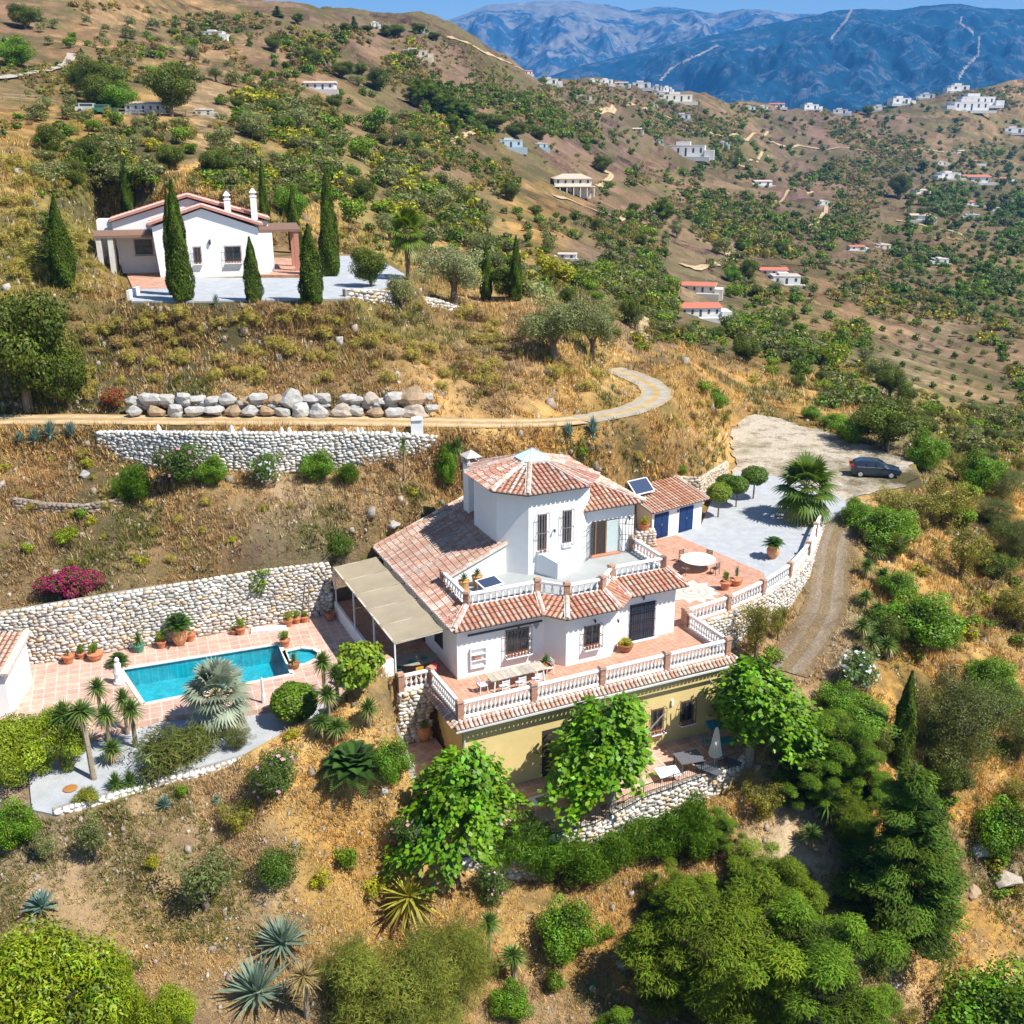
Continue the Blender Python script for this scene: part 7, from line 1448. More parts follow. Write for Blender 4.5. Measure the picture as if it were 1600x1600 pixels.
for nm, a, b, lb in (('potted_plant',1.95,3.6,'left agave pot on the roof terrace'),('potted_plant',2.95,3.95,'right agave pot on the roof terrace')):
    x, y, z = HW(a, b, TF); r = empty(nm, (x, y, z)); tag(r, lb, 'potted plant'); mb = MB(); mb.lathe([(.24,0),(.32,.60),(.35,.62),(.34,.66),(.28,.62)], n=14, col=(.56,.30,.11)); mb.build('pot', M['clay'], r); pr = PROTO['aloe']; link('foliage', pr['parts'][0][1], r, loc=(0,0,.6), sc=(.85,.85,.95))
pq = P(1007, 829, 1.15); pn = empty('stone_plinth', (0, 0, 0)); tag(pn, 'rough stone plinth under the flower pot between villa and garage', 'plinth')
stones(None, 'stonework', [(pq[0]-.7,pq[1]-.45), (pq[0]+.7,pq[1]-.35)], [0, 0], [1.15, 1.15], pn, size=(.4,.26), seed=41, thick=1.0)
# ------------------------------------------------------------------ furniture
def legs(parent, xs, ys, h, c, w_=.06):
    for x in xs:
        for y in ys: q = MB(); q.box(x-w_/2,x+w_/2,y-w_/2,y+w_/2,0,h,c); q.build('leg', M['paint'], parent)
def table_legs(mb, xs, ys, h, c, w_=.06):
    for x in xs:
        for y in ys: mb.box(x-w_/2,x+w_/2,y-w_/2,y+w_/2,0,h,c)
x, y, z = HW(2.85, -1.75); t = empty('dining_table', (x, y, 0), HA + .02); tag(t, 'long weathered plank table with white legs on the front terrace', 'table')
mb = MB()
for k in range(9): mb.box(-1.75+k*.39,-1.75+k*.39+.375,-.5,.5,.72,.76,jit((.48,.42,.35),.12))
mb.build('tabletop', M['wood'], t)
for sx in (-1.5, 1.5):
    for sy in (-.42, .42):
        mb = MB(); mb.bar((sx,sy,.72),(sx*1.05,sy*1.1,0),.06,.06,(.8,.8,.8)); mb.build('leg', M['paint'], t)
def chair(loc, rz, col, label, group, seatc=None, slats=True, wd=.46):
    r = empty('chair', loc, rz); tag(r, label, 'chair', group); mb = MB(); mb.box(-wd/2,wd/2,-.23,.23,.43,.46,seatc or col); mb.build('seat', M['paint'], r)
    mb = MB()
    for z in ((.58,.70,.82) if slats else (.52,.66,.80)): mb.box(-wd/2,wd/2,.215,.245,z,z+(.07 if slats else .12),col)
    mb.box(-wd/2,-wd/2+.04,.21,.25,.46,.92,col); mb.box(wd/2-.04,wd/2,.21,.25,.46,.92,col); mb.build('backrest', M['paint'], r)
    for sx in (-1, 1):
        for sy in (-1, 1): mb = MB(); mb.bar((sx*(wd/2-.03),sy*.2,.43),(sx*(wd/2),sy*.24,0),.035,.035,col); mb.build('leg', M['paint'], r)
    return r
CW_ = (.78,.78,.78); gcs = 'white chairs at the plank table'
for k, a in enumerate((1.75, 2.75, 3.75)):
    x, y, z = HW(a, -2.55); chair((x, y, 0), HA + math.pi, CW_, 'white slatted chair on the balustrade side of the plank table, %s' % ('left', 'middle', 'right')[k], gcs)
x, y, z = HW(.75, -1.85); chair((x, y, 0), HA + math.pi/2, CW_, 'white chair at the left head of the plank table', gcs); x, y, z = HW(5.0, -1.55); chair((x, y, 0), HA - math.pi/2, CW_, 'white chair at the right head of the plank table', gcs)
# porch dining set
x, y, z = HW(-1.7, 2.1); t = empty('porch_table', (x, y, 0), HA); tag(t, 'dark dining table with teal plates under the shade cloth', 'table')
mb = MB(); mb.lathe([(1.0,.70),(1.02,.74)], n=20, col=(.30,.28,.22)); tt = mb.build('tabletop', M['wood'], t); tt.scale = (1.25,.8,1)
legs(t, (-.7,.7), (-.4,.4), .7, (.12,.09,.07))
for a, b, rz, c, lb in ((-2.0,.95,0,(.62,.36,.04),'yellow chair at the porch table'),(-1.2,.95,0,(.45,.03,.07),'red chair at the porch table'),(-2.9,2.0,-1.6,(.05,.30,.30),'teal chair at the left of the porch table')):
    x, y, z = HW(a, b); chair((x, y, 0), HA + rz + math.pi, c, lb, None, slats=False)
for a, b in ((-2.1,1.8),(-1.3,1.9)):
    x, y, z = HW(a, b); mb = MB(); mb.lathe([(.10,0),(.2,.03),(.21,.035)], n=14, col=(.03,.22,.22)); tag(mb.build('plate', M['clay'], loc=(x, y, .741)), 'teal plate on the porch table, %s' % ('left' if a < -2 else 'right'), 'plate')
# courtyard table
x, y, z = P(1090, 888, 0); t = empty('round_table', (x, y, 0)); tag(t, 'round white table in the courtyard', 'table'); mb = MB(); mb.lathe([(1.22,.70),(1.25,.72),(1.25,.75),(1.2,.76)], n=32, col=(.80,.77,.70)); mb.build('tabletop', M['paint'], t)
mb = MB(); mb.lathe([(.45,0),(.40,.05),(.09,.12),(.08,.6),(.3,.70)], n=16, col=(.3,.28,.26)); mb.build('pedestal', M['paint'], t)
for k, ang in enumerate((.9, 2.2, 3.9, 5.5)):
    chair((x + math.cos(ang) * 1.45, y + math.sin(ang) * 1.45, 0), ang - math.pi / 2, (.13,.10,.09), 'dark metal chair at the round courtyard table, %s' % ('back right', 'back left', 'front left', 'front right')[k], 'dark chairs at the round table', wd=.48)
# lower patio
x, y, z = P(1076, 1200, ZP); t = empty('patio_table', (x, y, ZP), .30); tag(t, 'square dark grey table on the lower patio', 'table'); mb = MB(); mb.box(-.75,.75,-.6,.6,.70,.74,(.12,.125,.14)); mb.build('tabletop', M['paint'], t)
for sx in (-.68, .68):
    for sy in (-.53, .53): mb = MB(); mb.box(sx-.03,sx+.03,sy-.03,sy+.03,0,.70,(.10,.10,.11)); mb.build('leg', M['paint'], t)
x, y, z = P(1043, 1216, ZP); t = empty('white_table', (x, y, ZP), .25); tag(t, 'square white low table left of the dark patio table', 'table'); mb = MB(); mb.box(-.65,.65,-.5,.5,.40,.45,(.8,.8,.8)); mb.build('tabletop', M['paint'], t); legs(t, (-.5,.5), (-.4,.4), .4, (.6,.6,.6))
x, y, z = P(845, 1262, ZP); t = empty('side_table', (x, y, ZP), .45); tag(t, 'small white table with dark tray between the big-leaved trees', 'table'); mb = MB(); mb.box(-.55,.55,-.4,.4,.48,.52,(.8,.8,.78)); mb.build('tabletop', M['paint'], t); legs(t, (-.48,.48), (-.33,.33), .48, (.7,.7,.7))
mb = MB(); mb.box(-.25,.25,-.18,.18,0,.04,(.12,.14,.14)); tag(mb.build('tray', M['paint'], loc=(x, y, ZP + .521), rz=.45), 'dark tray on the small white table', 'tray')
for u, v, rz, lb in ((818,1266,1.2,'wire chair left of the small white table'),(788,1275,2.2,'wire chair under the left big-leaved tree')): chair(P(u, v, ZP), rz, (.20,.17,.15), lb, None, wd=.5)
def lounger(u, v, rz, lb):
    r = empty('sun_lounger', P(u, v, ZP), rz); tag(r, lb, 'sun lounger', 'dark loungers on the lower patio'); mb = MB(); mb.box(-.32,.32,-.9,.35,.30,.35,(.09,.10,.12)); mb.build('seat', M['paint'], r)
    mb = MB(); mb.bar((0,.36,.34),(0,.95,.75),.62,.05,(.09,.10,.12), up=(0,-1,1)); mb.build('backrest', M['paint'], r)
    for x in (-.28,.28):
        for y in (-.8,.3): mb = MB(); mb.box(x-.02,x+.02,y-.02,y+.02,0,.30,(.2,.2,.2)); mb.build('leg', M['paint'], r)
lounger(1103, 1208, .9, 'dark lounger left of the closed umbrella'); lounger(1133, 1195, .9, 'dark lounger right of the closed umbrella')
x, y, z = P(1116, 1198, ZP); um = empty('parasol', (x, y, ZP)); tag(um, 'closed cream parasol on the lower patio', 'parasol')
mb = MB(); mb.lathe([(.02,0),(.025,2.5)], n=6, col=(.6,.6,.6)); mb.build('pole', M['iron'], um); vs = []; prof = [(.02,2.55),(.10,2.45),(.17,2.1),(.30,1.3),(.42,.75)]
mb = MB(); n_ = 16
for r_, zz in prof:
    for k in range(n_): rr = r_ * (1 if k % 2 else .72); vs.append((rr * math.cos(6.2832 * k / n_), rr * math.sin(6.2832 * k / n_), zz + (.06 if k % 2 else 0)))
mb.add(vs, [(i*n_+k, i*n_+(k+1)%n_, (i+1)*n_+(k+1)%n_, (i+1)*n_+k) for i in range(4) for k in range(n_)], (.72,.70,.62)); mb.build('canopy', M['flower'], um)
mb = MB(); mb.lathe([(.3,0),(.3,.08),(.05,.12)], n=14, col=(.3,.3,.3)); mb.build('base', M['paint'], um)
x, y, z = P(1128, 1168, ZP); t = empty('covered_hammock', (x, y, ZP), .25); tag(t, 'blue covered seat in the shade of the right big-leaved tree', 'garden seat'); mb = MB(); mb.prism([(-1.0,-.35),(1.0,-.35),(1.0,.35),(-1.0,.35)], 1.5, [1.55,1.55,1.75,1.75], (.02,.13,.20)); mb.build('canopy', M['paint'], t)
mb = MB(); mb.box(-1.0,1.0,-.3,.3,.4,.5,(.04,.25,.33)); mb.build('seat', M['paint'], t); legs(t, (-1.05,1.05), (-.4,.4), 1.5, (.2,.2,.2), .04)
# iron railing on the patio wall
rl = empty('iron_railing'); tag(rl, 'black iron railing on top of the lower patio wall', 'railing')
rp_ = PX([(692,1351),(797,1322),(930,1289),(1005,1249),(1150,1197)], ZP + .12)
for a, b in zip(rp_[:-1], rp_[1:]):
    A_ = Vector(a); B_ = Vector(b); L = (B_ - A_).length; k = int(L / .14); mb = MB()
    for i in range(k + 1):
        q = A_.lerp(B_, i / k); big_ = i % 14 == 0; s = .025 if big_ else .009; mb.box(q.x-s,q.x+s,q.y-s,q.y+s,q.z-.05,q.z+(.98 if big_ else .88),(.04,.04,.045))
    for z in (.1, .88): mb.bar(A_ + Vector((0,0,z)), B_ + Vector((0,0,z)), .035, .03, (.04,.04,.045))
    mb.build('panel', M['iron'], rl)
# small objects by the pool
mb = MB(); mb.box(-1.1,1.1,-.35,.35,0,.16,(.68,.67,.65)); tag(mb.build('stone_slab', M['stone'], loc=P(420,985,ZD), rz=.16), 'long pale stone slab lying by the pool wall', 'slab')
mb = MB(); mb.tube([(0,0,0),(.05,.45,2.9)], .04, 6, (.28,.18,.10)); tag(mb.build('wooden_pole', M['wood'], loc=P(483,972,ZD)), 'thin wooden pole leaning against the pool wall', 'pole')
mb = MB(); mb.lathe([(.10,0),(.11,.4),(.07,.6),(.08,1.5),(.02,1.6)], n=8, col=(.72,.72,.70)); tag(mb.build('shower_post', M['paint'], loc=P(412,1098,ZD)), 'white shower post on the pool deck edge', 'shower')
sc_ = empty('stone_figure', P(187, 1068, ZD)); tag(sc_, 'white stone figure at the left end of the pool', 'statue'); mb = MB(); mb.lathe([(.32,0),(.34,.15),(.22,.2),(.26,.6),(.30,.8),(.18,1.0),(.20,1.25),(.10,1.4)], n=10, col=(.76,.75,.72)); mb.build('body', M['stone'], sc_, smooth=True); mb = MB(); mb.lathe([(.02,1.35),(.13,1.42),(.15,1.55),(.05,1.68)], n=10, col=(.76,.75,.72)); mb.build('head', M['stone'], sc_, smooth=True)
mb = MB(); mb.lathe([(.16,0),(.24,.2),(.2,.45),(.12,.55),(.16,.6)], n=12, col=(.03,.04,.22)); tag(mb.build('blue_jar', M['clay'], loc=P(258,1188,ZG)), 'glazed dark blue jar on the gravel garden', 'jar')
mb = MB(); mb.lathe([(.22,0),(.30,.5),(.16,1.1),(.10,1.5),(.03,1.55)], n=12, col=(.14,.38,.62)); tag(mb.build('folded_parasol', M['paint'], loc=P(539,1072,ZD)), 'light blue folded parasol among the yuccas', 'parasol')
mb = MB(); mb.lathe([(.05,0),(.30,.03),(.36,.05),(.2,.08)], n=9, col=(.36,.17,.05)); tag(mb.build('orange_mat', M['paint'], loc=P(110,1233,ZG)), 'orange-brown mat lying on the gravel garden', 'mat')
# ------------------------------------------------------------------ the parked car
def car(loc, rz):
    r = empty('parked_car', loc, rz); tag(r, 'dark blue-grey hatchback car on the parking ground', 'car'); L = 4.45
    st = [(0.0,.42,.62,.80,.62),(.10,.32,.92,1.00,.74),(.35,.26,1.0,1.38,.84),(.8,.24,1.0,1.53,.87),(1.6,.22,.98,1.56,.88),(2.4,.22,.95,1.52,.88),(2.85,.22,.93,1.30,.88),(3.3,.22,.92,.98,.87),(3.9,.24,.84,.88,.84),(4.3,.30,.70,.74,.74),(4.45,.42,.56,.60,.60)]
    ring = []
    for x, z0, zb, zr_, w_ in st:
        tw = w_ * (.76 if zr_ - zb > .2 else .92); ring.append([(x,-w_*.92,z0),(x,-w_,z0+.18),(x,-w_,zb),(x,-tw,zr_-.07),(x,-tw*.8,zr_),(x,tw*.8,zr_),(x,tw,zr_-.07),(x,w_,zb),(x,w_,z0+.18),(x,w_*.92,z0)])
    vs = [p for q in ring for p in q]; m = 10; body = MB(); glass = MB(); fb_ = []; fg = []
    for i in range(len(st) - 1):
        for k in range(m):
            f = (i*m+k, i*m+(k+1)%m, (i+1)*m+(k+1)%m, (i+1)*m+k); tall = st[i][3]-st[i][2] > .25 or st[i+1][3]-st[i+1][2] > .25
            side_glass = k in (2, 6) and st[i][3]-st[i][2] > .3 and st[i+1][3]-st[i+1][2] > .3; ws = k in (4,) and (i in (5, 6) or i == 1)
            (fg if side_glass or ws else fb_).append(f)
    fb_ += [tuple(reversed(range(m))), tuple((len(st)-1)*m+k for k in range(m))]
    body.add(vs, fb_, (.025,.045,.075)); bo = body.build('body', M['carpaint'], r, smooth=False); glass.add(vs, fg); gl = glass.build('window', M['glass'], r)
    tr = MB()
    for s in (-1, 1): tr.bar((.45,s*.885,1.0),(3.1,s*.885,.96),.02,.03,(.45,.5,.52))
    for x in (1.35,2.15): 
        for s in (-1, 1): tr.bar((x,s*.80,1.42),(x,s*.885,.98),.06,.02,(.02,.03,.05))
    tr.build('trim', M['carpaint'], r)
    for x in (.82, 3.5):
        for s in (-1, 1):
            w_ = MB(); w_.tube([(x,s*.68,.32),(x,s*.90,.32)], .32, 18, (.02,.02,.02)); wo = w_.build('wheel', M['paint'], r); h = MB(); h.tube([(x,s*.895,.32),(x,s*.915,.32)], .20, 14, (.55,.55,.56))
            h.build('rim', M['iron'], wo)
    for s in (-1, 1):
        l = MB(); l.box(-.01,.30,s*.62-.16,s*.62+.16,.88,1.10,(.45,.02,.03)); l.build('taillight', M['flower'], r); l = MB(); l.box(4.1,4.38,s*.55-.15,s*.55+.15,.60,.72,(.7,.7,.7)); l.build('headlight', M['glass'], r)
        l = MB(); l.box(2.78,2.95,s*1.0-.1,s*1.0+.1,.98,1.10,(.025,.045,.075)); l.build('mirror', M['carpaint'], r)
    l = MB(); l.box(-.02,.02,-.26,.26,.55,.66,(.8,.8,.78)); l.build('number_plate', M['paint'], r)
q = P(1327, 741, 0); car((q[0], q[1], .0), math.radians(-9))
q = P(1438, 716, 0); wf = empty('wire_fence', q, -.5); tag(wf, 'short wire fence with a bent post behind the car', 'fence'); mb = MB()
for k in range(3): mb = MB(); mb.tube([(k*1.0-3,0,-.2),(k*1.0-3,0,1.3)], .03, 6, (.35,.4,.42)); mb.build('post', M['iron'], wf)
mb = MB(); mb.tube([(0,0,-.2),(0,0,1.7),(-.6,0,2.1)], .035, 6, (.35,.42,.45)); mb.build('post', M['iron'], wf); mb = MB()
for z in (.3,.7,1.1): mb.bar((-3,0,z),(0,0,z),.012,.012,(.4,.42,.42))
mb.build('wire', M['iron'], wf)
# ------------------------------------------------------------------ upper white house
nb_ = empty('upper_house', P(259.5, 433, ZN), math.radians(16)); tag(nb_, 'white single-storey house with gabled tile edges above the scrub bank', 'house')
W0 = depth(P(259.5, 433, ZN)) / FPX    # metres per pixel here
def X_(u): return (u - 259.5) * W0
def Z_(v): return (433 - v) * W0 / math.cos(math.radians(7))
mb = MB(); gx = [X_(246), X_(322), X_(408)]; 
mb.add([(X_(252),0,-.3),(X_(420),0,-.3),(X_(405),0,Z_(362)),(gx[1],0,Z_(332)),(X_(246),0,Z_(358)),(X_(252),4,-.3),(X_(420),4,-.3),(X_(405),4,Z_(362)),(gx[1],4,Z_(332)),(X_(246),4,Z_(358))],
       [(0,1,2,3,4),(9,8,7,6,5),(0,4,9,5),(2,1,6,7),(4,3,8,9),(3,2,7,8),(1,0,5,6)], WHITE); mb.build('front_wall', M['stucco'], nb_)
mb = MB(); mb.add([(X_(192),4,0),(X_(430),4,0),(X_(425),4,Z_(358)),(X_(302),4,Z_(320)),(X_(184),4,Z_(354)),(X_(192),9,0),(X_(430),9,0),(X_(425),9,Z_(358)),(X_(302),9,Z_(320)),(X_(184),9,Z_(354))],
       [(0,1,2,3,4),(9,8,7,6,5),(0,4,9,5),(2,1,6,7),(4,3,8,9),(3,2,7,8)], WHITE); mb.build('rear_wall', M['stucco'], nb_)
mb = MB(); mb.box(X_(160),X_(184),5,8,0,Z_(352),WHITE); mb.build('side_wall', M['stucco'], nb_)
def slope(x0, z0, x1, z1, y0, y1, dn, nm='roof'):
    mb = MB(); tile_plane(mb, [(x0,y0,z0),(x1,y0,z1),(x1,y1,z1),(x0,y1,z0)], (dn,0,-.3), sp=.33, cols=[(.50,.20,.13),(.54,.26,.18),(.46,.18,.12)]); mb.bar((x0,y0,z0+.05),(x1,y0,z1+.05),.25,.22,(.52,.24,.18)); mb.bar((x0,y0+.2,z0+.2),(x1,y0+.2,z1+.2),.16,.12,(.75,.73,.70)); mb.build(nm, M['tile'], nb_)
slope(X_(241),Z_(356)+.12,gx[1],Z_(330)+.12,-.3,4,-1); slope(gx[1],Z_(330)+.12,X_(412),Z_(360)+.12,-.3,4,1)
slope(X_(181),Z_(354)+.12,X_(302),Z_(318)+.12,3.7,9,-1); slope(X_(302),Z_(318)+.12,X_(428),Z_(356)+.12,3.7,9,1)
for u0, v0, u1, v1 in ((358,345,368,322),(399,340,409,318)):
    mb = MB(); mb.box(X_(u0),X_(u1),3.0,3.6,Z_(v0)-.8,Z_(v1),WHITE); c = mb.build('chimney', M['stucco'], nb_); mb = MB(); mb.lathe([(.48,0),(.48,.08),(.3,.1),(.3,.35),(.5,.38),(.05,.8)], ((X_(u0)+X_(u1))/2,3.3,Z_(v1)), 4, (.78,.76,.74)); mb.build('cap', M['stucco'], c)
for u0, u1 in ((304,316),(350,378)): window(nb_, X_((u0+u1)/2), Z_(412), (u1-u0)*W0*.85, 1.35, bars=5, flowers=True)
window(nb_, X_(228), Z_(404), 1.5, 1.3, y=4, flowers=False)
q = MB(); q.lathe([(.06,0),(.14,.2),(.1,.45),(.02,.5)], (X_(330),-.15,Z_(386)), 6, (.08,.08,.09)); q.build('wall_lamp', M['iron'], nb_)
for nm, a in (('left_pergola',(X_(158),X_(244),1.0,3.9,Z_(374),Z_(366))),('right_pergola',(X_(404),X_(474),1.5,6.0,Z_(371),Z_(357)))):
    mb = MB(); x0,x1,y0,y1,z0,z1 = a; mb.prism([(x0,y0),(x1,y0),(x1,y1),(x0,y1)], [z0]*4, [z0+.22,z0+.22,z0+.5,z0+.5], (.22,.13,.09)); pr_ = mb.build('pergola_roof', M['wood'], nb_)
    for x in ((x0+.2, x0 + 1.2) if nm[0] == 'l' else (x1-.7,)):
        for y in (y0+.3, y1-.3): q = MB(); q.box(x,x+.45,y-.2,y+.2,0,z0,(.45,.20,.14) if nm[0] == 'r' else (.6,.57,.53)); q.build('pillar', M['clay'], pr_)
mb = MB(); mb.box(X_(405),X_(428),1.5,1.9,0,Z_(372),WHITE); mb.build('porch_wall', M['stucco'], nb_)
mb = MB(); mb.box(-.12,.12,0,2.4,-.4,.6,(.78,.78,.77)); tag(mb.build('white_garden_wall', M['stucco'], loc=P(201,466,ZN), rz=.0), 'short white wall at the left front corner of the upper terrace', 'wall')
q = P(236, 372, ZN); mb = MB(); mb.tube([(0,0,0),(0,0,hz(q,312))], .03, 5, (.5,.5,.5)); hh = hz(q, 312)
for k in range(5): mb.bar((-.6+k*.1,0,hh-.3-k*.15),(.6-k*.1,0,hh-.3-k*.15),.03,.03,(.6,.6,.6))
tag(mb.build('television_aerial', M['iron'], loc=q), 'television aerial behind the roof of the upper white house', 'aerial')
# ------------------------------------------------------------------ houses of the hills
def farhouse(u0, u1, vt, vb, label, roof='flat', storeys=1, rcol=(.52,.24,.16), wall=(.78,.77,.74), yaw=None, dp=.75, name='white_house', group=None, porch=False, dist=None):
    p = G((u0 + u1) / 2, vb)
    if p is None or p[1] > 2300:
        for dv_ in range(2, 30, 2):
            p = G((u0 + u1) / 2, vb + dv_)
            if p and p[1] < 2300: break
    D = depth(p); w_ = (u1 - u0) / FPX * D; h = max(.25 * w_, hz(p, vt)); d_ = w_ * dp; h = min(h, w_ * (.62 if storeys > 1 else .30 if u1 - u0 > 14 else .5)); yaw = rs.uniform(-.25, .25) if yaw is None else yaw
    r = empty(name, (p[0], p[1], p[2]), yaw); tag(r, label, 'house', group); mb = MB(); hw_ = w_ / 2
    el = max(0, math.atan2(CAM_H - p[2], p[1])); rise = h * (.24 if roof != 'flat' else 0); hwall = h - rise
    mb.box(-hw_, hw_, 0, d_, -1.5, hwall, wall)
    if roof == 'flat': mb.box(-hw_*.55, hw_*.2, d_*.2, d_*.8, hwall, hwall+hwall*.35, wall)
    if storeys == 1: sx_ = rs.choice((-1, 1)); mb.box(min(sx_*hw_, sx_*hw_*1.5), max(sx_*hw_, sx_*hw_*1.5), -.12*d_, d_*.6, -1.5, hwall*.62, tuple(c * .96 for c in wall)); mb.box(-hw_*1.3, hw_*1.3, -d_*.35, -.15, -2.0, hwall*.08, tuple(c * .8 for c in wall))
    mb.build('wall', M['paint'], r); mb = MB(); e = .04 * w_
    if roof == 'gable':
        a, b = [(-hw_-e,-e,hwall),(hw_+e,-e,hwall),(hw_+e,d_/2,h),(-hw_-e,d_/2,h)], [(hw_+e,d_+e,hwall),(-hw_-e,d_+e,hwall),(-hw_-e,d_/2,h),(hw_+e,d_/2,h)]
        mb.add(a, [(0,1,2,3)], rcol); mb.add(b, [(0,1,2,3)], rcol); mb.add([(-hw_-e,-e,hwall),(-hw_-e,d_+e,hwall),(-hw_-e,d_/2,h)],[(0,2,1)],wall); mb.add([(hw_+e,-e,hwall),(hw_+e,d_+e,hwall),(hw_+e,d_/2,h)],[(0,1,2)],wall); mb.build('roof', M['clay'], r)
    elif roof == 'hip':
        v = [(-hw_-e,-e,hwall),(hw_+e,-e,hwall),(hw_+e,d_+e,hwall),(-hw_-e,d_+e,hwall),(-hw_*.5,d_/2,h),(hw_*.5,d_/2,h)]; mb.add(v,[(0,1,5,4),(1,2,5),(2,3,4,5),(3,0,4),(3,2,1,0)],rcol); mb.build('roof', M['clay'], r)
    else:
        mb.box(-hw_-.1,hw_+.1,-.1,d_+.1,hwall,hwall+.18,(.70,.66,.60)); mb.box(-hw_+.2,hw_-.2,.2,d_-.2,hwall+.181,hwall+.19,(.5,.42,.36)); mb.build('parapet', M['clay'], r)
    nwin = max(2, min(5, int((u1 - u0) / 11)))
    for s in range(storeys):
        for k in range(nwin):
            x = -hw_ + w_ * (k + .5) / nwin; hs_ = hwall / storeys; ww = w_ / nwin * .26; q = MB(); door = (s == 0 and k == nwin // 2)
            q.box(x-ww/2,x+ww/2,-.06,.02,hs_*s+(.05 if door else hs_*.40),hs_*s+hs_*.80,(.05,.06,.08)); q.build('door' if door else 'window', M['paint'], r)
    if porch:
        q = MB(); q.box(-hw_*1.15,hw_*1.2,-2.6,-.02,hwall/storeys*.92,hwall/storeys,(.62,.55,.45)); q.build('veranda_roof', M['paint'], r)
        for k in range(7): q = MB(); x = -hw_*1.1+2.2*hw_*k/6; q.box(x-.14,x+.14,-2.5,-2.2,-1,hwall/storeys*.92,(.75,.72,.66)); q.build('veranda_post', M['paint'], r)
    if vb < 400:
        for k in range(2):
            sx = rs.choice((-1, 1)); du = (u1 - u0) * rs.uniform(.3, .75) * sx; q = G((u0 + u1) / 2 + du, vb + rs.uniform(1, 5))
            if not q or q[1] > 2300: continue
            ww = rs.uniform(6, 13) / FPX * depth(q); o = link('broadleaf_tree', LOD.get('bush_dark0') if k else LOD.get('bush_green0'), None, (q[0], q[1], q[2]), rs.uniform(0, 6), (ww, ww, ww * 1.0)); tag(o, 'dark tree %s the %s' % (('just left of','just right of')[sx > 0] if k else ('low at the left of','low at the right of')[sx > 0], ' '.join(label.split()[:8])), 'tree', 'trees by the far houses')
    return r
farhouse(866,924,272,302,'two-storey cream house with a pillared veranda on the middle hill','hip',2,(.55,.42,.33),(.72,.66,.56),.05,.8,'cream_house',porch=True)
FH = [(780,817,219,231,'low white cottage left of its blue-grey neighbour','flat'),(836,856,222,231,'small blue-grey cabin beside the low white cottage','flat'),(872,900,384,404,'small white cabin among yellow-green trees above the road bend','gable'),(1042,1100,224,246,'large white villa with terraces on the far centre hillside','flat'),(1055,1078,174,186,'white house under the ridge at the end of a track','flat'),
 (1180,1207,272,290,'small white house at the edge of the far centre slope','gable'),(1066,1116,434,458,'pale house behind the red-roofed one','gable'),(1062,1127,458,496,'house with red roofs above the green gully','gable'),(1188,1230,411,432,'white bungalow with a small pool beyond the red-roofed house','gable'),(1208,1250,432,445,'white pool terrace of the bungalow','flat'),(475,522,124,141,'white bungalow with tiled roof on the left upper slope','gable'),
 (197,252,138,176,'old white cottage hidden under large trees at the upper left','gable'),(306,332,160,180,'pale shed beside the old white cottage','flat'),(630,668,72,91,'ruined pale stone building on the brown hillside','flat'),(316,348,44,60,'white gateway building high on the left slope','flat'),(647,666,38,50,'white house on the skyline among pines','flat'),(580,592,34,42,'tiny white house on the skyline','flat'),(845,872,113,124,'white house above the village ridge, left end','flat'),
 (820,832,96,104,'tiny pink house at the left end of the ridge','gable'),(860,868,98,106,'tiny house beside the ridge trees','gable'),(920,935,122,129,'first white house from the left on the village ridge','flat'),(938,958,122,131,'second white house on the village ridge','flat'),(961,981,123,134,'third white house on the village ridge','gable'),(988,1016,127,136,'long white house right of the ridge row','flat'),(1020,1034,127,136,'fifth white house on the village ridge','flat'),(1036,1050,124,136,'tall white house at the end of the ridge row','flat'),
 (1022,1046,144,151,'pale house just below the village ridge','flat'),(1036,1082,152,160,'long pale house below the ridge with terraces','flat'),(900,925,150,157,'low ochre house below the ridge at centre','flat'),(988,1002,196,207,'small cream ruin on the far centre hillside','gable'),(1018,1026,163,167,'tiny white hut on the mauve slope','flat'),(1025,1036,215,224,'small white house left of the large far villa','flat'),(1122,1136,222,230,'grey-white house right of the large far villa','flat'),
 (1163,1180,163,172,'white house on the ridge at centre right','flat'),(1185,1200,164,171,'low white house on the ridge beside a lone tree','flat'),(1203,1226,158,166,'white house with red edge on the ridge','gable'),(1256,1280,157,165,'white house on the ridge left of a round tree','flat'),(1302,1324,157,166,'white house on the ridge right of a small pine','flat'),(1365,1385,163,172,'cream house on the ridge among dark trees','flat'),(1394,1424,152,163,'white house with terrace on the rising right ridge','flat'),(1438,1460,140,146,'long low white house on the right ridge','flat'),(1485,1515,129,135,'white house near the top of the right ridge','flat'),
 (1500,1556,152,166,'large white mansion on the right hill','flat'),(1490,1545,165,174,'white annex below the right hill mansion','flat'),(1570,1600,200,208,'white house at the right edge on the hill','flat'),(1490,1508,226,240,'white house at the top of the far village','gable'),(1516,1536,246,256,'red-roofed house in the upper far village','gable'),(1470,1502,272,279,'long white house in the far village','flat'),(1508,1548,270,286,'large red-roofed house in the middle of the far village','gable'),(1562,1580,275,283,'grey-roofed house right of the large red-roofed one','gable'),
 (1430,1450,290,302,'white house at the left of the far village','gable'),(1510,1534,310,321,'orange-roofed house low in the far village','gable'),(1424,1455,332,344,'long white house at the lower left of the far village','gable'),(1510,1530,334,342,'white house at the bottom of the far village','flat'),(1278,1295,306,320,'white hut at the top of the bare valley spur','flat'),(1328,1352,381,391,'white house with red roof on the valley slope','gable'),(1372,1392,380,389,'beige house beside the one with the red roof in the valley','flat'),(1460,1482,400,412,'white house above the orchard','flat'),(1546,1562,322,330,'small white house at the lower right of the far village','flat'),(1465,1480,250,258,'cream house at the upper left of the far village','flat')]
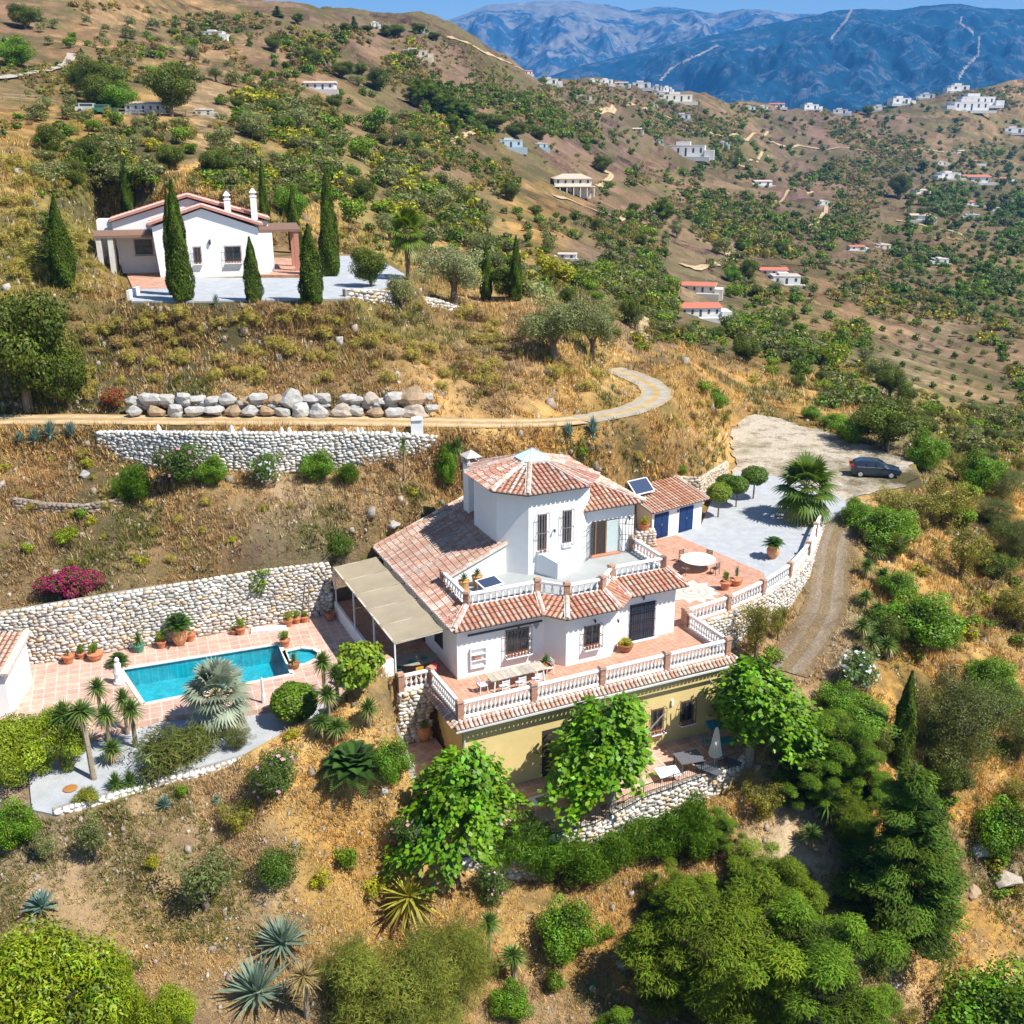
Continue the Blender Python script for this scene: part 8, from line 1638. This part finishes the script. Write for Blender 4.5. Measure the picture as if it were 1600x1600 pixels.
for u0, u1, vt, vb, lb, rf in FH:
    if 'red' in lb or 'orange' in lb or 'pink' in lb: rc = (.50,.16,.10)
    else: rc = (.55,.42,.34)
    wc = (.40,.50,.55) if 'blue-grey' in lb else (.58,.48,.36) if ('ruin' in lb or 'ochre' in lb or 'beige' in lb) else (.62,.58,.5) if ('cream' in lb or 'pale' in lb) else (.66,.65,.63)
    farhouse(u0, u1, vt, vb, lb, rf, 1, rc, wc, group=None, dp=.6 if vb < 200 else .8)
# big trees by the cottage and on the skyline
for k, u, vb, vt, w_, lb in (('carob',268,182,85,84,'large dark round tree in front of the old white cottage'),('carob',165,165,82,80,'broad dark tree left of the old white cottage'),('dense',190,175,120,60,'bright green tree above the parked cars of the cottage'),('carob',135,150,95,60,'dark tree at the end of the upper road'),('carob',40,45,0,50,'dark bush at the top left corner'),('dense',25,105,50,60,'bright green bush beside the upper road'),
    ('carob',465,38,18,22,'round tree standing alone on the skyline'),('fir',553,48,24,14,'pointed tree on the skyline'),('carob',540,50,34,26,'bushy tree left of the pointed skyline tree'),('carob',575,50,37,26,'dark tree right of the pointed skyline tree'),('carob',605,58,36,24,'left tree of the skyline pine group'),('carob',622,58,35,28,'middle tree of the skyline pine group'),('carob',655,52,33,26,'tree beside the white skyline house'),('carob',680,62,48,22,'low tree at the right end of the skyline group'),('fir',434,27,8,16,'pointed dark tree at the left of the skyline'),
    ('carob',490,108,68,34,'dark tree on the brown hillside, upper one of a trio'),('carob',535,122,92,44,'wide dark tree on the brown hillside'),('carob',590,140,100,42,'dark tree at the top of the tree line'),('pine',650,165,122,44,'light green pine at the left of the pine clump'),('pine',675,172,118,50,'tallest light green pine of the clump'),('pine',700,182,138,44,'light green pine at the right of the pine clump'),('pine_b',725,190,158,36,'lowest pine of the clump'),('pine',708,212,172,26,'separate pine above the dirt track'),('carob',770,205,172,60,'wide dark tree above the low white cottage'),('carob',805,215,188,40,'dark tree between the white cottage and its neighbour'),
    ('ball',650,232,205,24,'very round dark bush on the slope below the pines'),('pine',1034,347,304,42,'large round bright pine on the middle hill'),('carob',845,218,195,28,'dark tree behind the blue-grey cabin'),('carob',942,270,238,36,'dark tree above the cream house'),('carob',800,315,278,30,'dark tree left of the cream house'),('carob',875,118,95,16,'dark pine at the left end of the village ridge'),('carob',835,108,86,16,'pine above the tiny pink house'),('carob',812,100,82,14,'pine at the start of the village ridge'),
    ('pine',1255,163,144,12,'small pine on the ridge at centre right'),('carob',1340,172,150,22,'round green tree on the ridge'),('carob',1356,180,162,24,'dark tree beside the round ridge tree'),('carob',1422,152,139,22,'umbrella pine on the right ridge'),('carob',1402,310,264,40,'dark trees left of the far village'),('pine',1150,262,246,12,'tiny pine near the small house on the far slope'),('dense',1142,440,410,26,'green tree beside the hairpin track'),('carob',1170,440,398,32,'dark tree beside the bungalow'),
    ('dense',460,345,280,50,'bright green tree behind the upper house porch'),('dense',440,330,290,30,'bright tree left of the porch cypress'),('carob',80,250,185,55,'dark round shrub on the left slope'),('carob',110,300,242,55,'dark shrub above the slim small cypress'),('carob',568,325,270,55,'dark spreading tree on the middle slope')):
    S(k, u, vb, vt, w_, lb)
for k, u, vb, vt, w_, lb in (('bush_green0',1098,612,588,36,'green shrub on the bank between road bend and parking'),('dense',1118,640,600,42,'bushy shrub at the left edge of the parking, upper'),('thicket',1130,668,628,38,'grey-brown shrub at the left edge of the parking, lower'),('bush_green1',1065,748,722,20,'small green plant on the bank behind the garage'),
    ('dense',1300,668,640,46,'green bush at the back edge of the parking'),('dense',1268,655,630,34,'small green bush at the back left of the parking'),('dense',1420,1290,1200,90,'green undergrowth between the fir and the slim cypress'),('greycrown',1460,1180,1100,90,'grey crown overlapping the slim cypress on its right'),('dense',1240,1180,1110,80,'leafy shrub right of the rightmost big-leaved tree'),('thicket',1480,1110,1060,70,'olive-brown shrub above the large grey tree'),
    ('dense',1560,1120,1050,80,'yellow-green shrub at the right edge behind the grey tree'),('thicket',1585,1260,1200,70,'dry shrub at the right edge above the leafy shrub'),('carob',1555,905,850,70,'dark bush near the right edge above the orange slope'),('bush_dark1',1225,1240,1190,60,'dark low shrub under the rightmost big-leaved tree')):
    S(k, u, vb, vt, w_, lb)
def small_car(u, v, col, lb, rz):
    p = G(u, v); r = empty('distant_car', (p[0], p[1], p[2]), rz); tag(r, lb, 'car'); mb = MB()
    mb.prism([(-2.1,-.85),(2.1,-.85),(2.1,.85),(-2.1,.85)], .3, .95, col); mb.prism([(-1.5,-.75),(1.0,-.75),(1.0,.75),(-1.5,.75)], .951, 1.5, col); mb.build('body', M['carpaint'], r)
    mb = MB(); mb.box(-1.3,.8,-.77,-.755,1.0,1.4,(.02,.03,.04)); mb.build('window', M['glass'], r)
    for x in (-1.35, 1.35): mb = MB(); mb.tube([(x,-.9,.32),(x,.9,.32)], .32, 10, (.02,.02,.02)); mb.build('wheel', M['paint'], r)
small_car(140, 176, (.7,.72,.74), 'white car parked by the old white cottage', .1); small_car(164, 178, (.05,.25,.12), 'green car parked by the old white cottage', .15)
fr_ = empty('roadside_fence'); tag(fr_, 'long wooden fence along the lane in front of the old cottage', 'fence'); fp_ = [G(u, v) for u, v in ((5,156),(60,160),(120,170),(185,180),(250,182),(310,184),(365,190))]
for a, b in zip(fp_[:-1], fp_[1:]):
    mb = MB(); A_ = Vector(a); B_ = Vector(b); k = max(2, int((B_ - A_).length / 2.5))
    for i in range(k): q = A_.lerp(B_, i / k); mb.box(q.x-.07,q.x+.07,q.y-.07,q.y+.07,q.z-.6,q.z+1.1,(.30,.24,.18))
    for z in (.5, 1.0): mb.bar(A_+Vector((0,0,z)), B_+Vector((0,0,z)), .06, .12, (.34,.28,.22))
    mb.build('rail', M['wood'], fr_)
